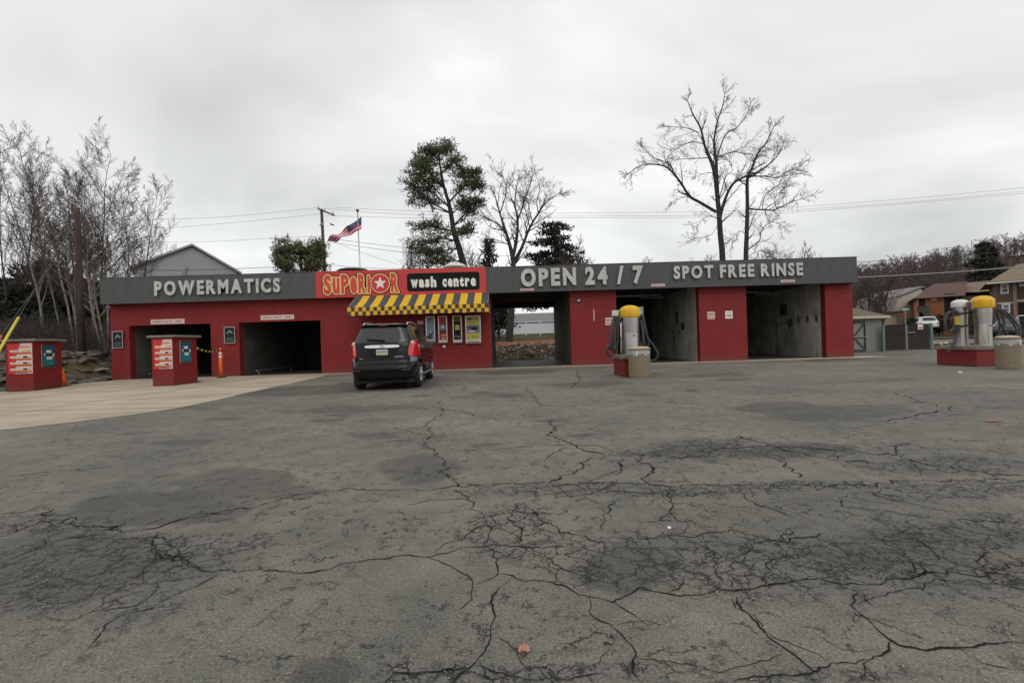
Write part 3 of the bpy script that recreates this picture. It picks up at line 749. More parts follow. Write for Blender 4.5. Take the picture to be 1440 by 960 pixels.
# main sign
zc_ = lambda px, py: Z_at(px, py, YF - 0.08)
sg = thing('shop_sign', 'red shop sign reading Superior wash centre above the striped awning', 'sign', (SX0, YF - 0.03, ZF0))
SY = YF - 0.03
bx('sign_panel', 'sign_red', SX0, SX1, SY, SY + 0.12, ZF0 - 0.005, ZF1 + 0.03, sg)
def sx(px): return X_at(px, SY)
zt, zb = ZF1 - 0.10, ZF0 + 0.13
def sign_word(chars):
    # chars: (ch, px0, px1, zlow, zhigh); the outline is a stroke of even width round each letter
    for ch, p0, p1, z0, z1 in chars:
        me, v = glyph_mesh(ch, 0.045, 0.0, 3)
        a, b = v[:, 0].min(), v[:, 0].max(); c, d = v[:, 1].min(), v[:, 1].max()
        x0, x1 = sx(p0), sx(p1)
        nv = np.zeros_like(v)
        nv[:, 0] = x0 + (v[:, 0] - a) / (b - a) * (x1 - x0); nv[:, 2] = z0 + (v[:, 1] - c) / (d - c) * (z1 - z0); nv[:, 1] = SY - 0.022
        cnt = {}
        for p in me.polygons:
            for e in p.edge_keys: cnt[e] = cnt.get(e, 0) + 1
        for wd_, dy, m in ((0.18, 0.004, 'sign_black'), (0.105, 0.012, 'sign_gold')):
            ob = MB(); k = 0
            for e, c_ in cnt.items():
                if c_ != 1: continue
                P0, P1 = nv[e[0]], nv[e[1]]; t = P1 - P0; ln = np.hypot(t[0], t[2])
                if ln < 1e-6: continue
                tx, tz = t[0] / ln, t[2] / ln; k += 1; yy = SY - dy - k * 2.5e-5; h_ = wd_ / 2; ex = h_ * .6
                q = []
                for (P_, sgn_) in ((P0, -1), (P1, 1)):
                    for w_ in ((1, -1) if sgn_ < 0 else (-1, 1)):
                        q.append((P_[0] + sgn_ * tx * ex - w_ * tz * h_, yy, P_[2] + sgn_ * tz * ex + w_ * tx * h_))
                ob.face(q)
            ob.build('letter_outline', m, sg)
        nv -= np.array(sg.location)
        me.vertices.foreach_set('co', nv.ravel()); me.materials.clear(); me.materials.append(MATS['sign_orange']); me.update()
        for p in me.polygons: p.material_index = 0
        o = bpy.data.objects.new('sign_letter', me); col.objects.link(o); o.parent = sg
s0, s1 = ZF0 + 0.16, ZF1 - 0.16
sign_word([('S', 458, 468.5, s0 - 0.02, s1 + 0.02), ('u', 470.8, 480.2, s0, s1 - .12), ('P', 482.6, 493, s0, s1 + 0.02), ('e', 495.4, 504.4, s0, s1 - .10), ('R', 506.8, 516.8, s0, s1 + 0.02), ('i', 519.5, 523, s0, s1 - .04), ('R', 552.5, 563, s0, s1 + 0.02)])
# the round O with a star
xc, zcn = sx(537.5), (ZF0 + ZF1) / 2 + 0.0
def disc(r, y, m, name, n=32):
    MB().face([(xc + r * math.cos(2 * math.pi * k / n), y, zcn + r * math.sin(2 * math.pi * k / n)) for k in range(n)]).build(name, m, sg)
rO = (sx(551) - sx(525)) / 2
disc(rO + 0.07, SY - 0.014, 'sign_black', 'letter_outline'); disc(rO + 0.03, SY - 0.022, 'sign_gold', 'letter_outline'); disc(rO - 0.02, SY - 0.028, 'sign_crimson', 'sign_letter')
MB().face([(xc + (0.30 if k % 2 == 0 else 0.125) * math.sin(math.pi * k / 5), SY - 0.034, zcn + (0.30 if k % 2 == 0 else 0.125) * math.cos(math.pi * k / 5)) for k in range(10)]).build('star', 'sign_white', sg)
# black rounded panel
def rrect(x0, x1, z0, z1, r, y, n=6):
    P = []
    for cx_, cz_, a0 in ((x1 - r, z1 - r, 0), (x0 + r, z1 - r, 90), (x0 + r, z0 + r, 180), (x1 - r, z0 + r, 270)):
        for k in range(n + 1):
            a = R(a0 + 90 * k / n); P.append((cx_ + r * math.cos(a), y, cz_ + r * math.sin(a)))
    return P
bz0, bz1 = ZF0 + 0.17 , ZF1 - 0.18
MB().face(rrect(sx(575), sx(677), bz0, bz1, 0.12, SY - 0.006)).build('black_panel', 'sign_black', sg)
hh = bz1 - bz0
for ch, p0, p1, tall in (('w', 580.3, 590.7, 0), ('a', 591.9, 599.4, 0), ('s', 600.6, 606.7, 0), ('h', 608.4, 616.2, 1), ('c', 624.9, 631, 0), ('e', 632.4, 639.3, 0), ('n', 640.5, 647.5, 0), ('t', 649, 655, .6), ('r', 656.5, 663, 0), ('e', 664.5, 672, 0)):
    letters('sign_letter', ch, sx(p0), sx(p1), 0, 1, SY - 0.008, 0.012, ['sign_white'], sg, offset=0.058, gap=0)
    o = last_letter[0]; me = o.data; v = np.zeros(len(me.vertices) * 3); me.vertices.foreach_get('co', v); v = v.reshape(-1, 3)
    a_, b_ = v[:, 2].min(), v[:, 2].max(); zlo = bz0 + hh * .20 - sg.location.z; zhi = bz0 + hh * (.66 + .14 * tall) - sg.location.z
    v[:, 2] = zlo + (v[:, 2] - a_) / (b_ - a_) * (zhi - zlo); me.vertices.foreach_set('co', v.ravel()); me.update()

# ------------------------------------------------------------------ awning
ax0, ax1 = X_at(503, YW), X_at(688.5, YW - 0.9)
ax0 = X_at(490, YW - 1.70); ax1 = X_at(688.5, YW - 1.70)
AY0, AY1 = YW - 0.47, YW - 1.70
aw = thing('awning', 'yellow and charcoal striped awning with chequered valance under the shop sign', 'awning', ((ax0 + ax1) / 2, YW, ZF0 - 0.8))
AZ0 = ZF0 + 0.02; AZ1 = Z_at(590, 429.5, AY1); AZ2 = Z_at(590, 441, AY1)
print('awning', AZ0, AZ1, AZ2)
ns = 19; w = (ax1 - ax0) / ns
cloth = MB()
for i in range(ns):
    x0, x1 = ax0 + i * w, ax0 + (i + 1) * w
    for k in range(4):
        t0, t1 = k / 4, (k + 1) / 4
        sag = lambda t: -0.03 * math.sin(math.pi * t)
        P = [(x0, AY0 + (AY1 - AY0) * t0, AZ0 + (AZ1 - AZ0) * t0 + sag(t0)), (x1, AY0 + (AY1 - AY0) * t0, AZ0 + (AZ1 - AZ0) * t0 + sag(t0)),
             (x1, AY0 + (AY1 - AY0) * t1, AZ0 + (AZ1 - AZ0) * t1 + sag(t1)), (x0, AY0 + (AY1 - AY0) * t1, AZ0 + (AZ1 - AZ0) * t1 + sag(t1))]
        cloth.face(P, 0 if i % 2 == 0 else 1)
for x in (ax0 - 0.002, ax1 + 0.002):
    cloth.face([(x, AY0, AZ0), (x, AY1, AZ1), (x, AY0, AZ1)], 0)
o = cloth.build('canopy', ['awning_grey', 'awning_yellow'], aw)
md = o.modifiers.new('solid', 'SOLIDIFY'); md.thickness = 0.006
val = MB(); nc = 38; wc = (ax1 - ax0) / nc
for i in range(nc):
    for r_ in range(2):
        z1_, z0_ = AZ1 + (AZ2 - AZ1) * r_ / 2, AZ1 + (AZ2 - AZ1) * (r_ + 1) / 2
        if r_ == 1: z0_ -= 0.015 * math.sin(i * 1.7)
        yy = lambda k: AY1 - 0.01 - 0.012 * math.sin(k * 0.9)
        dark = (i + r_) % 2 == 1
        val.face([(ax0 + i * wc, yy(i), z0_), (ax0 + (i + 1) * wc, yy(i + 1), z0_), (ax0 + (i + 1) * wc, yy(i + 1), z1_), (ax0 + i * wc, yy(i), z1_)], 1 if dark else 0)
ns2 = 4
for sx_ in (ax0 - 0.004, ax1 + 0.004):
    for i in range(ns2):
        for r_ in range(2):
            ya, yb = AY1 + (AY0 - AY1) * i / ns2, AY1 + (AY0 - AY1) * (i + 1) / ns2
            z1_, z0_ = AZ1 + (AZ2 - AZ1) * r_ / 2, AZ1 + (AZ2 - AZ1) * (r_ + 1) / 2
            val.face([(sx_, ya, z0_), (sx_, yb, z0_), (sx_, yb, z1_), (sx_, ya, z1_)], (i + r_) % 2)
val.build('valance', ['awning_yellow', 'awning_brown'], aw)
fr = MB().bar((ax0, AY1 + 0.02, AZ2 + 0.02), (ax1, AY1 + 0.02, AZ2 + 0.02), 0.03, 0.03)
for x in (ax0 + 0.02, ax1 - 0.02):
    fr.bar((x, AY1 + 0.02, AZ2 + 0.02), (x, YW - 0.01, AZ2 + 0.02), 0.03, 0.03); fr.bar((x, AY1 + 0.02, AZ1 - 0.01), (x, AY0, AZ0 - 0.02), 0.03, 0.03)
fr.bar((ax0 + 0.25, YW - 0.45, AZ2 + 0.02), (ax0 + 0.25, YW - 0.45, ZF0), 0.04, 0.04)
fr.build('awning_frame', 'aluminium', aw)

# ------------------------------------------------------------------ signs on the wall
def flat_sign(name, px0, px1, py0, py1, y, label, cat, group=None, m='print_pink', t=0.012):
    x0, x1 = X_at(px0, y), X_at(px1, y); pm = (px0 + px1) / 2
    z1, z0 = Z_at(pm, py0, y), Z_at(pm, py1, y)
    th = thing(name, label, cat, (x0, y, z0), group)
    bx('sign_plate', m, x0, x1, y - t, y - 0.004, z0, z1, th)
    return th, x0, x1, z0, z1, y - t
for (p0, p1, a, b, lab) in ((213.5, 261, 448.7, 455.3, 'long white clearance sign over the left tunnel bay opening'), (368, 415, 442.7, 449.3, 'long white clearance sign over the right tunnel bay opening')):
    th, x0, x1, z0, z1, y = flat_sign('clearance_sign', p0, p1, a, b, YW - 0.004, lab, 'sign')
    print_text('lettering', 'CLEARANCE  WRAP  HT.  -  UNDER  7', x0 + 0.08, x1 - 0.08, z0 + 0.065, z1 - 0.06, y - 0.003, 'print_grey', th, 0.02)
for (p0, p1, a, b, lab) in ((734, 753, 405.5, 408.5, 'small clearance sign on fascia edge under the word OPEN'), (918, 937, 399, 402.6, 'small clearance sign on fascia edge right of the 7'), (1100, 1120, 393.3, 396.8, 'small clearance sign on fascia edge under the word RINSE')):
    th, x0, x1, z0, z1, y = flat_sign('clearance_sign', p0, p1, a, b, YF - 0.004, lab, 'sign')
    print_text('lettering', 'CLEARANCE', x0 + 0.05, x1 - 0.05, z0 + 0.03, z1 - 0.03, y - 0.003, 'print_red', th, 0.02)
for (p0, p1, a, b, lab) in ((852, 863, 446.5, 457, 'small white NO sign behind the hoses of the near vacuum'), (995.5, 1006, 438.2, 448.8, 'white NO sign on the pier between the two right bays')):
    th, x0, x1, z0, z1, y = flat_sign('notice_sign', p0, p1, a, b, YW - 0.006, lab, 'sign')
    h_ = z1 - z0
    print_text('lettering', 'NO', x0 + 0.05, x1 - 0.05, z0 + h_ * 0.45, z0 + h_ * 0.85, y - 0.003, 'print_grey', th, 0.03)
    print_text('lettering', 'PARKING', x0 + 0.03, x1 - 0.03, z0 + h_ * 0.13, z0 + h_ * 0.32, y - 0.003, 'print_red', th, 0.02)
th, x0, x1, z0, z1, y = flat_sign('notice_sign', 1020.5, 1031, 437, 447.8, YW - 0.006, 'pale square notice right of the NO sign on the pier', 'sign', m='reflective_white')
h_ = z1 - z0
for k, (a, b) in enumerate(((.72, .8), (.56, .63), (.30, .42))):
    bx('text_line', 'print_grey' if k == 2 else 'print_pink', x0 + 0.06, x1 - 0.05, y - 0.004, y - 0.001, z0 + h_ * a, z0 + h_ * b, th)
# tall thin marker on the pier
th, x0, x1, z0, z1, y = flat_sign('marker_strip', 835.7, 836.6, 434.5, 451, YW - 0.006, 'thin vertical pale strip on the pier beside the open bay', 'strip', m='reflective_white')
# wall lamp
lx, lz = X_at(815, YW), Z_at(815, 422.5, YW)
lt = thing('wall_lamp', 'small round wall lamp high on the pier left of the near vacuum', 'lamp', (lx, YW - 0.01, lz))
MB().lathe([(0.13, -0.02), (0.13, 0.02), (0.09, 0.05)], (0, 0, 0), 14).build('lamp_base', 'fascia_dark', lt, local=True).rotation_euler = (R(90), 0, 0)
MB().lathe([(0.055, 0.05), (0.05, 0.09), (0.02, 0.11)], (0, 0, 0), 12).build('lamp_bulb', 'dome_white', lt, local=True).rotation_euler = (R(90), 0, 0)

# display boards beside the tunnel bays
for (p0, p1, a, b, lab) in ((160.2, 175.2, 465.5, 489.5, 'dark framed menu board on the outer wall left of both bays'), (317, 332.5, 459.5, 482.5, 'dark framed menu board on the pier between the tunnel bays')):
    y = YW - 0.008
    x0, x1 = X_at(p0, y), X_at(p1, y); z1, z0 = Z_at((p0 + p1) / 2, a, y), Z_at((p0 + p1) / 2, b, y)
    t = thing('menu_board', lab, 'menu board', (x0, y, z0), 'menu boards by the tunnel bays')
    bx('case', 'black_and_shade', x0, x1, y - 0.06, y, z0, z1, t)
    MB().box(x0, x1, y - 0.08, y - 0.062, z0, z0 + .03).box(x0, x1, y - 0.08, y - 0.062, z1 - .03, z1).box(x0, x0 + .03, y - 0.08, y - 0.062, z0 + .031, z1 - .031).box(x1 - .03, x1, y - 0.08, y - 0.062, z0 + .031, z1 - .031).build('frame', 'aluminium', t)
    xm = (x0 + x1) / 2; h_ = z1 - z0
    MB().face([(xm - 0.16, y - 0.064, z0 + h_ * .60), (xm - 0.06, y - 0.064, z0 + h_ * .60), (xm, y - 0.064, z0 + h_ * .72), (xm + 0.06, y - 0.064, z0 + h_ * .60), (xm + 0.16, y - 0.064, z0 + h_ * .60), (xm, y - 0.064, z0 + h_ * .82)]).build('emblem', 'letter_side', t)
    bx('text_block', 'sign_green', x0 + .09, x1 - .09, y - 0.066, y - 0.063, z0 + h_ * .12, z0 + h_ * .36, t).data.materials[0] = MATS['shed_trim']

# vending machines / poster cases under the awning
def poster(p0, p1, a, b, lab, kind):
    y = YW - 0.006; x0, x1 = X_at(p0, y), X_at(p1, y); z1, z0 = Z_at((p0 + p1) / 2, a, y), Z_at((p0 + p1) / 2, b, y)
    t = thing('vending_case', lab, 'vending machine', (x0, y, z0), 'vending machines under the awning')
    D = 0.14; yf = y - D
    bx('case', 'stainless', x0, x1, yf, y, z0, z1, t, bevel=0.01)
    fx0, fx1, fz0, fz1 = x0 + .05, x1 - .05, z0 + .14, z1 - .05
    W_, H_ = fx1 - fx0, fz1 - fz0
    def pr(u0, u1, v0, v1, m, n=0.004, nm='print'):
        bx(nm, m, fx0 + W_ * u0, fx0 + W_ * u1, yf - n, yf - n + 0.003, fz0 + H_ * v0, fz0 + H_ * v1, t)
    def el(u, v, ru, rv, m, n=0.009):
        MB().face([(fx0 + W_ * (u + ru * math.cos(k * math.pi / 8)), yf - n, fz0 + H_ * (v + rv * math.sin(k * math.pi / 8))) for k in range(16)]).build('print', m, t)
    if kind == 0:
        pr(0, 1, 0, 1, 'print_sky', nm='poster'); MB().face([(fx0 + W_ * .1, yf - .009, fz0 + H_ * .84), (fx0 + W_ * .9, yf - .009, fz0 + H_ * .90), (fx0 + W_ * .9, yf - .009, fz0 + H_ * .96), (fx0 + W_ * .1, yf - .009, fz0 + H_ * .89)]).build('print', 'print_red', t)
        el(.6, .28, .3, .10, 'print_blue'); el(.35, .12, .45, .09, 'shed_trim'); el(.55, .35, .12, .06, 'reflective_white', .012)
    elif kind == 1:
        pr(0, 1, .72, 1, 'print_red', nm='poster'); pr(0, 1, 0, .72, 'awning_brown', nm='poster'); el(.5, .55, .5, .16, 'letter_side'); el(.5, .56, .25, .08, 'reflective_white', .012); pr(.15, 1, .02, .32, 'print_red', .01); pr(.3, .9, .17, .21, 'print_pink', .014); pr(.35, .85, .05, .08, 'reflective_white', .014)
    elif kind == 2:
        pr(0, 1, 0, 1, 'black_and_shade', nm='poster')
        for v in (.76, .84, .92): MB().face([(fx0, yf - .009, fz0 + H_ * v), (fx0 + W_, yf - .009, fz0 + H_ * (v + .04)), (fx0 + W_, yf - .009, fz0 + H_ * (v + .075)), (fx0, yf - .009, fz0 + H_ * (v + .035))]).build('print', 'awning_tan', t)
        pr(.2, .8, .42, .64, 'print_yellow', .009); el(.3, .15, .15, .04, 'letter_side'); el(.7, .12, .15, .04, 'letter_side')
    else:
        pr(0, 1, .62, 1, 'print_yellow', nm='poster'); pr(0, 1, .3, .62, 'letter_side', nm='poster'); pr(0, 1, 0, .3, 'print_yellow', nm='poster')
        el(.25, .9, .2, .05, 'sign_green'); pr(.35, .95, .86, .92, 'print_orange', .009); el(.45, .55, .4, .06, 'print_blue'); el(.6, .47, .25, .05, 'black_and_shade', .012); el(.4, .38, .3, .05, 'reflective_white')
        for u in (.12, .4, .55, .7, .85): pr(u, u + .05, .08, .18, 'shed_trim', .009)
        bx('slot', 'black_and_shade', x0 + .08, x1 - .08, yf - 0.012, yf - 0.002, z0 + .03, z0 + .07, t)
    bx('tray', 'aluminium', x0 + .02, x1 - .02, yf - 0.05, yf - 0.003, z0 + .004, z0 + .028, t)
poster(600, 613, 444.5, 482, 'tall narrow vending case with pale blue poster, nearest the black car', 0)
poster(617.3, 630.2, 444, 482, 'tall narrow vending case with red and white poster, second under awning', 1)
poster(637.6, 650.6, 443.5, 481.7, 'tall narrow vending case with black and gold poster, third under awning', 2)
poster(655.3, 677, 443.5, 482.5, 'widest vending case with yellow and blue poster at the awning end', 3)
y = YW - 0.006
x0, x1 = X_at(588, y), X_at(597, y)
t = thing('change_machine', 'dark change machine with pale notice above it behind the car', 'change machine', (x0, y, Z_at(592, 470, y)))
bx('case', 'fascia_dark', x0, x1, y - 0.1, y, Z_at(592, 470, y), Z_at(592, 457, y), t, bevel=0.01)
bx('notice', 'print_pink', x0, x1 - 0.02, y - 0.01, y - 0.001, Z_at(592, 456, y), Z_at(592, 451, y), t)
xq, zq = X_at(624.5, y), Z_at(624.5, 487, y)
t = thing('wall_socket', 'small round pale outlet cover on wall below red poster', 'outlet', (xq, y, zq))
MB().lathe([(0.07, 0.0), (0.07, 0.03), (0.04, 0.05)], (0, 0, 0), 12).build('cover', 'reflective_white', t, local=True).rotation_euler = (R(90), 0, 0)

# roof fittings
c = at(640, 378, YW + 3); t = thing('roof_vent', 'white mushroom vent on the roof behind the shop sign', 'roof vent', (c.x, c.y, ZF1 - 0.14))
k_ = (YW + 3) / 646
MB().lathe([(0.30, 0), (0.30, Z_at(640, 377, YW + 3) - ZF1 + 0.14)], (0, 0, 0), 18).build('duct', 'galvanised', t, local=True)
MB().lathe([(0.40, 0), (0.62, 0.02), (0.60, 0.10), (0.45, 0.20), (0.2, 0.25), (0.01, 0.26)], (0, 0, Z_at(640, 377, YW + 3) - ZF1 + 0.14), 20).build('cap', 'dome_white', t, local=True, smooth=True)
c = at(497, 380, YW + 3); t = thing('roof_turbine', 'low black round ventilator on the roof left of the flagpole', 'roof vent', (c.x, c.y, ZF1 - 0.14))
MB().lathe([(0.45, 0), (0.45, Z_at(497, 382, YW + 3) - ZF1 + 0.14)], (0, 0, 0), 18).build('duct', 'fascia_dark', t, local=True)
MB().lathe([(0.5, 0), (0.85, 0.03), (0.7, 0.11), (0.05, 0.14)], (0, 0, Z_at(497, 382, YW + 3) - ZF1 + 0.14), 20).build('cap', 'fascia_dark', t, local=True, smooth=True)

# ------------------------------------------------------------------ pay kiosks
def kiosk(x, y, w, d, label, capd=0.10, rot=0):
    t = thing('pay_kiosk', label, 'kiosk', (x + w, y, 0), 'red pay kiosks on the apron')
    t.rotation_euler = (0, 0, R(rot))
    h = 1.74
    MB().box(x, x + w, y, y + d, 0.004, h).build('body', 'red_block', t, bevel=0.02)
    MB().box(x - capd, x + w + capd * 1.2, y - capd, y + d + capd, h + 0.002, h + 0.085).build('cap', 'concrete_cap', t, bevel=0.015)
    # price board on the front (faces -y)
    x0, x1, z0, z1 = x + 0.10 * w, x + w - 0.015, 0.62, h - 0.06
    yf = y - 0.004
    bx('price_board', 'print_pink', x0, x1, yf - 0.012, yf, z0, z1, t)
    W_, H_ = x1 - x0, z1 - z0; yp = yf - 0.014
    MB().face([(x0, yp, z0), (x0 + W_ * .30, yp, z0), (x0 + W_ * .34, yp, z0 + H_ * .55), (x0 + W_ * .52, yp, z1), (x0, yp, z1)]).build('print', 'print_red', t)
    for k in range(4):
        zr0 = z0 + H_ * (0.72 - 0.20 * k)
        yq = yp - 0.002
        bx('print', 'print_red', x0 + W_ * .05, x0 + W_ * .98, yq - .001, yq, zr0 - H_ * .075, zr0 - H_ * .035, t)
        bx('print', 'print_orange', x0 + W_ * .15, x0 + W_ * .95, yq - .001, yq, zr0 - H_ * .035, zr0 - H_ * .01, t).data.materials[0] = MATS['awning_tan' if k % 2 else 'print_orange']
        bx('print', 'reflective_white', x0 + W_ * .10, x0 + W_ * .64, yq - .001, yq, zr0, zr0 + H_ * .055, t)
        bx('print', 'sign_black' if k else 'print_yellow', x0 + W_ * (.62 if k else .55), x0 + W_ * .80, yq - .003, yq - .002, zr0 + H_ * .005, zr0 + H_ * .05, t)
        bx('print', 'print_grey', x0 + W_ * .16, x0 + W_ * (.5 + .05 * k), yq - .003, yq - .002, zr0 + H_ * .018, zr0 + H_ * .032, t)
        bx('print', 'print_grey', x0 + W_ * .86, x0 + W_ * .93, yq - .003, yq - .002, zr0 + H_ * .015, zr0 + H_ * .035, t)
    bx('print', 'print_red', x0 + W_ * .45, x0 + W_ * .9, yp - .003, yp - .002, z0 + H_ * .86, z0 + H_ * .885, t)
    bx('print', 'print_grey', x0 + W_ * .35, x0 + W_ * .8, yp - .003, yp - .002, z0 + H_ * .02, z0 + H_ * .04, t)
    # touch panel on the side (faces +x)
    xf = x + w + 0.004; ya, yb = y + d * .30, y + d * .68; za, zb_ = 0.86, 1.56
    MB().box(xf, xf + 0.03, ya - .07, yb + .07, za - .07, zb_ + .07).build('pay_panel_frame', 'stainless', t, bevel=0.01)
    xg = xf + 0.032
    MB().box(xg, xg + .006, ya, yb, za, zb_).build('pay_panel', 'print_teal', t)
    bx('print', 'print_blue', xg + .006, xg + .009, ya, yb, za + .42, zb_, t)
    bx('button', 'reflective_white', xg + .008, xg + .018, ya + .12, yb - .17, za + .46, za + .56, t)
    bx('button', 'reflective_white', xg + .008, xg + .018, ya + .15, yb - .14, za + .22, za + .32, t)
    bx('slot', 'black_and_shade', xg + .008, xg + .014, ya + .12, yb - .12, za + .36, za + .41, t)
    bx('button', 'print_pink', xg + .008, xg + .018, ya + .02, ya + .08, za + .37, za + .44, t)
    bx('button', 'print_pink', xg + .008, xg + .018, yb - .10, yb - .03, za + .32, za + .44, t)
    return t
k1 = gnd(48, 549.6); kiosk(k1.x - 0.78, k1.y, 0.78, 1.45, 'red pay kiosk at the far left edge beside the stone bank', rot=14)
k2 = gnd(244.5, 542.2); kiosk(k2.x - 0.76, k2.y, 0.76, 1.3, 'red pay kiosk standing before the left tunnel bay')

# delineator post, tape and cones
bp = gnd(311, 531)
t = thing('delineator_post', 'orange delineator post with white bands between the tunnel bays', 'post', (bp.x, bp.y, 0))
MB().lathe([(0.20, 0.006), (0.20, 0.04), (0.10, 0.05)], (0, 0, 0), 16).build('foot', 'black_rubber', t, local=True)
MB().lathe([(0.085, 0.05), (0.075, 0.60), (0.06, 1.12), (0.035, 1.16), (0.03, 1.22), (0.06, 1.26), (0.05, 1.32), (0.01, 1.33)], (0, 0, 0), 14).build('post', 'orange_plastic', t, local=True, smooth=True)
for z in (0.90, 1.04): MB().lathe([(0.071, z), (0.068, z + 0.09)], (0, 0, 0), 14).build('reflective_band', 'reflective_white', t, local=True)
ta = Vector((k2.x + 0.05, k2.y + 1.2, 1.34)); tb = Vector((bp.x - 0.06, bp.y, 1.24))
tp = MB(); nseg = 12
for i in range(nseg):
    a = ta.lerp(tb, i / nseg); b = ta.lerp(tb, (i + 1) / nseg)
    a.z -= 0.10 * math.sin(math.pi * i / nseg); b.z -= 0.10 * math.sin(math.pi * (i + 1) / nseg)
    tp.bar(a, b, 0.004, 0.07, i % 2)
tag(tp.build('barrier_tape', ['print_yellow', 'sign_black']), 'yellow and black tape strung from kiosk to orange post', 'tape')
def cone(px, py, lab, dy=0.0):
    p = gnd(px, py); p.y += dy
    t = thing('traffic_cone', lab, 'traffic cone', (p.x, p.y, 0), 'traffic cones behind the kiosks')
    MB().box(-.19, .19, -.19, .19, 0.006, 0.035).build('base', 'black_rubber', t, local=True)
    MB().lathe([(0.14, 0.036), (0.09, 0.35), (0.07, 0.5), (0.035, 0.70)], (0, 0, 0), 14).build('cone_body', 'orange_plastic', t, local=True, smooth=True)
cone(88.5, 543.0, 'orange cone half hidden behind the far left kiosk'); cone(272.5, 537.5, 'cone mostly hidden behind the middle kiosk, black foot showing')

# ------------------------------------------------------------------ vacuum islands and bins
def tube_px(pts, Y, r, name, m, parent, sides=7, dys=None, jit=0.0):
    P = []
    for i, p in enumerate(pts):
        q = at(p[0], p[1], Y + (dys[i] if dys else 0)); P.append(q)
    # smooth with Catmull-Rom
    S = []
    for i in range(len(P) - 1):
        p0, p1, p2, p3 = P[max(i - 1, 0)], P[i], P[i + 1], P[min(i + 2, len(P) - 1)]
        for k in range(5):
            t = k / 5
            S.append(0.5 * ((2 * p1) + (-p0 + p2) * t + (2 * p0 - 5 * p1 + 4 * p2 - p3) * t * t + (-p0 + 3 * p1 - 3 * p2 + p3) * t ** 3))
    S.append(P[-1])
    return MB().tube(S, r, sides).build(name, m, parent, smooth=True)
def vac_unit(px, Y, pytop, pydome, pybot, wbody, wdome, label, dome='dome_yellow', waist=0.93):
    x = X_at(px, Y); z0, zd, zt_ = Z_at(px, pybot, Y), Z_at(px, pydome, Y), Z_at(px, pytop, Y)
    t = thing('vacuum_unit', label, 'vacuum', (x, Y, z0))
    h = zd - z0; r = wbody / 2; rd = wdome / 2
    MB().lathe([(r * 1.02, 0.0), (r * 1.02, 0.05), (r * .98, .06), (r * .96, h * .3), (r * waist, h * .60), (r * waist, h * .605), (r * .97, h * .61), (r * 1.05, h)], (0, 0, 0), 24).build('canister', 'stainless', t, local=True, smooth=False)
    MB().lathe([(r * 1.0, h * .60), (r * 1.0, h * .612)], (0, 0, 0), 24).build('band', 'galvanised', t, local=True)
    MB().bar((-r * .25, -r * .97, .08), (-r * .25, -r * .93, h * .58), .008, .006).build('seam', 'galvanised', t, local=True)
    MB().box(r * .12, r * .34, -r * 1.03, -r * .90, h * .50, h * .56).build('latch', 'galvanised', t, local=True)
    hd = zt_ - zd
    MB().lathe([(rd * .90, h - .01), (rd * .985, h), (rd, h + .01), (rd * 1.0, h + hd * .60), (rd * .985, h + hd * .64), (rd * .88, h + hd * .76), (rd * .66, h + hd * .89), (rd * .36, h + hd * .97), (0.01, h + hd)], (0, 0, 0), 28).build('dome', dome, t, local=True, smooth=True)
    if dome == 'dome_yellow': MB().box(-rd * 1.12, rd * 1.12, .02, .20, h - .05, h + hd * .55).build('hose_bracket', 'stainless', t, local=True, bevel=0.01)
    return t, x, z0
def island(x0, x1, y0, y1, h, label):
    t = thing('vacuum_island', label, 'island', ((x0 + x1) / 2, y0, 0), 'red vacuum islands')
    MB().box(x0, x1, y0, y1, 0.002, h - 0.12).build('base', 'red_block', t, bevel=0.02)
    MB().box(x0 - .05, x1 + .05, y0 - .05, y1 + .05, h - 0.118, h).build('top_slab', 'concrete_cap', t, bevel=0.02)
    return t
# near (left) island
Y1 = 15.0
hs = Z_at(872, 500, 14.5)
island(3.66, 4.36, 14.33, 15.62, hs, 'small red vacuum island with concrete top beside left trash bin')
v1, vx, vz = vac_unit(886.5, Y1, 429, 446, 500, 0.56, 0.66, 'single vacuum with yellow dome and hoses on both sides before the bays')
vloc = v1
HY = Y1 - 0.05
for pts, nm in (([(866, 444), (862, 455), (859, 475), (857, 490), (858, 480), (861, 462), (865, 447)], 'hose'),
            ([(869, 444), (866, 460), (864, 480), (863, 494), (867, 480), (869, 460), (870, 446)], 'hose'),
            ([(871, 446), (869, 465), (868, 485), (863, 498), (856, 500), (853, 493), (857, 484), (862, 478), (866, 462), (868, 448)], 'hose'),
            ([(864, 444), (859, 462), (858, 480), (860, 492), (864, 475), (867, 450)], 'hose'),
            ([(901, 442), (904, 460), (905, 480), (902, 490), (899, 476), (898, 455), (899, 444)], 'hose'),
            ([(904, 442), (908, 462), (911, 475), (919, 486), (925, 497), (922, 505), (914, 507), (908, 498)], 'hose'),
            ([(903, 444), (908, 466), (912, 482), (909, 488), (904, 470), (901, 450)], 'hose'),
            ([(898, 446), (897, 465), (900, 482), (903, 486), (904, 470), (903, 452)], 'hose')):
    tube_px(pts, HY, 0.036, nm, 'hose_rubber', vloc, dys=[0.05 * math.sin(i * 1.3 + pts[0][0]) for i in range(len(pts))])
tube_px([(873.5, 452), (873.5, 500)], Y1 - .05, 0.03, 'suction_pipe', 'galvanised', vloc)
tube_px([(873, 455), (873, 474)], Y1 - .12, 0.018, 'nozzle', 'reflective_white', vloc)
MB().box(X_at(862, Y1), X_at(878, Y1), Y1 + .02, Y1 + .2, Z_at(870, 446, Y1), Z_at(870, 436, Y1)).build('bracket', 'stainless', vloc)
MB().box(X_at(897, Y1), X_at(907, Y1), Y1 + .1, Y1 + .26, Z_at(902, 446, Y1), Z_at(902, 431, Y1)).build('bracket', 'galvanised', vloc)

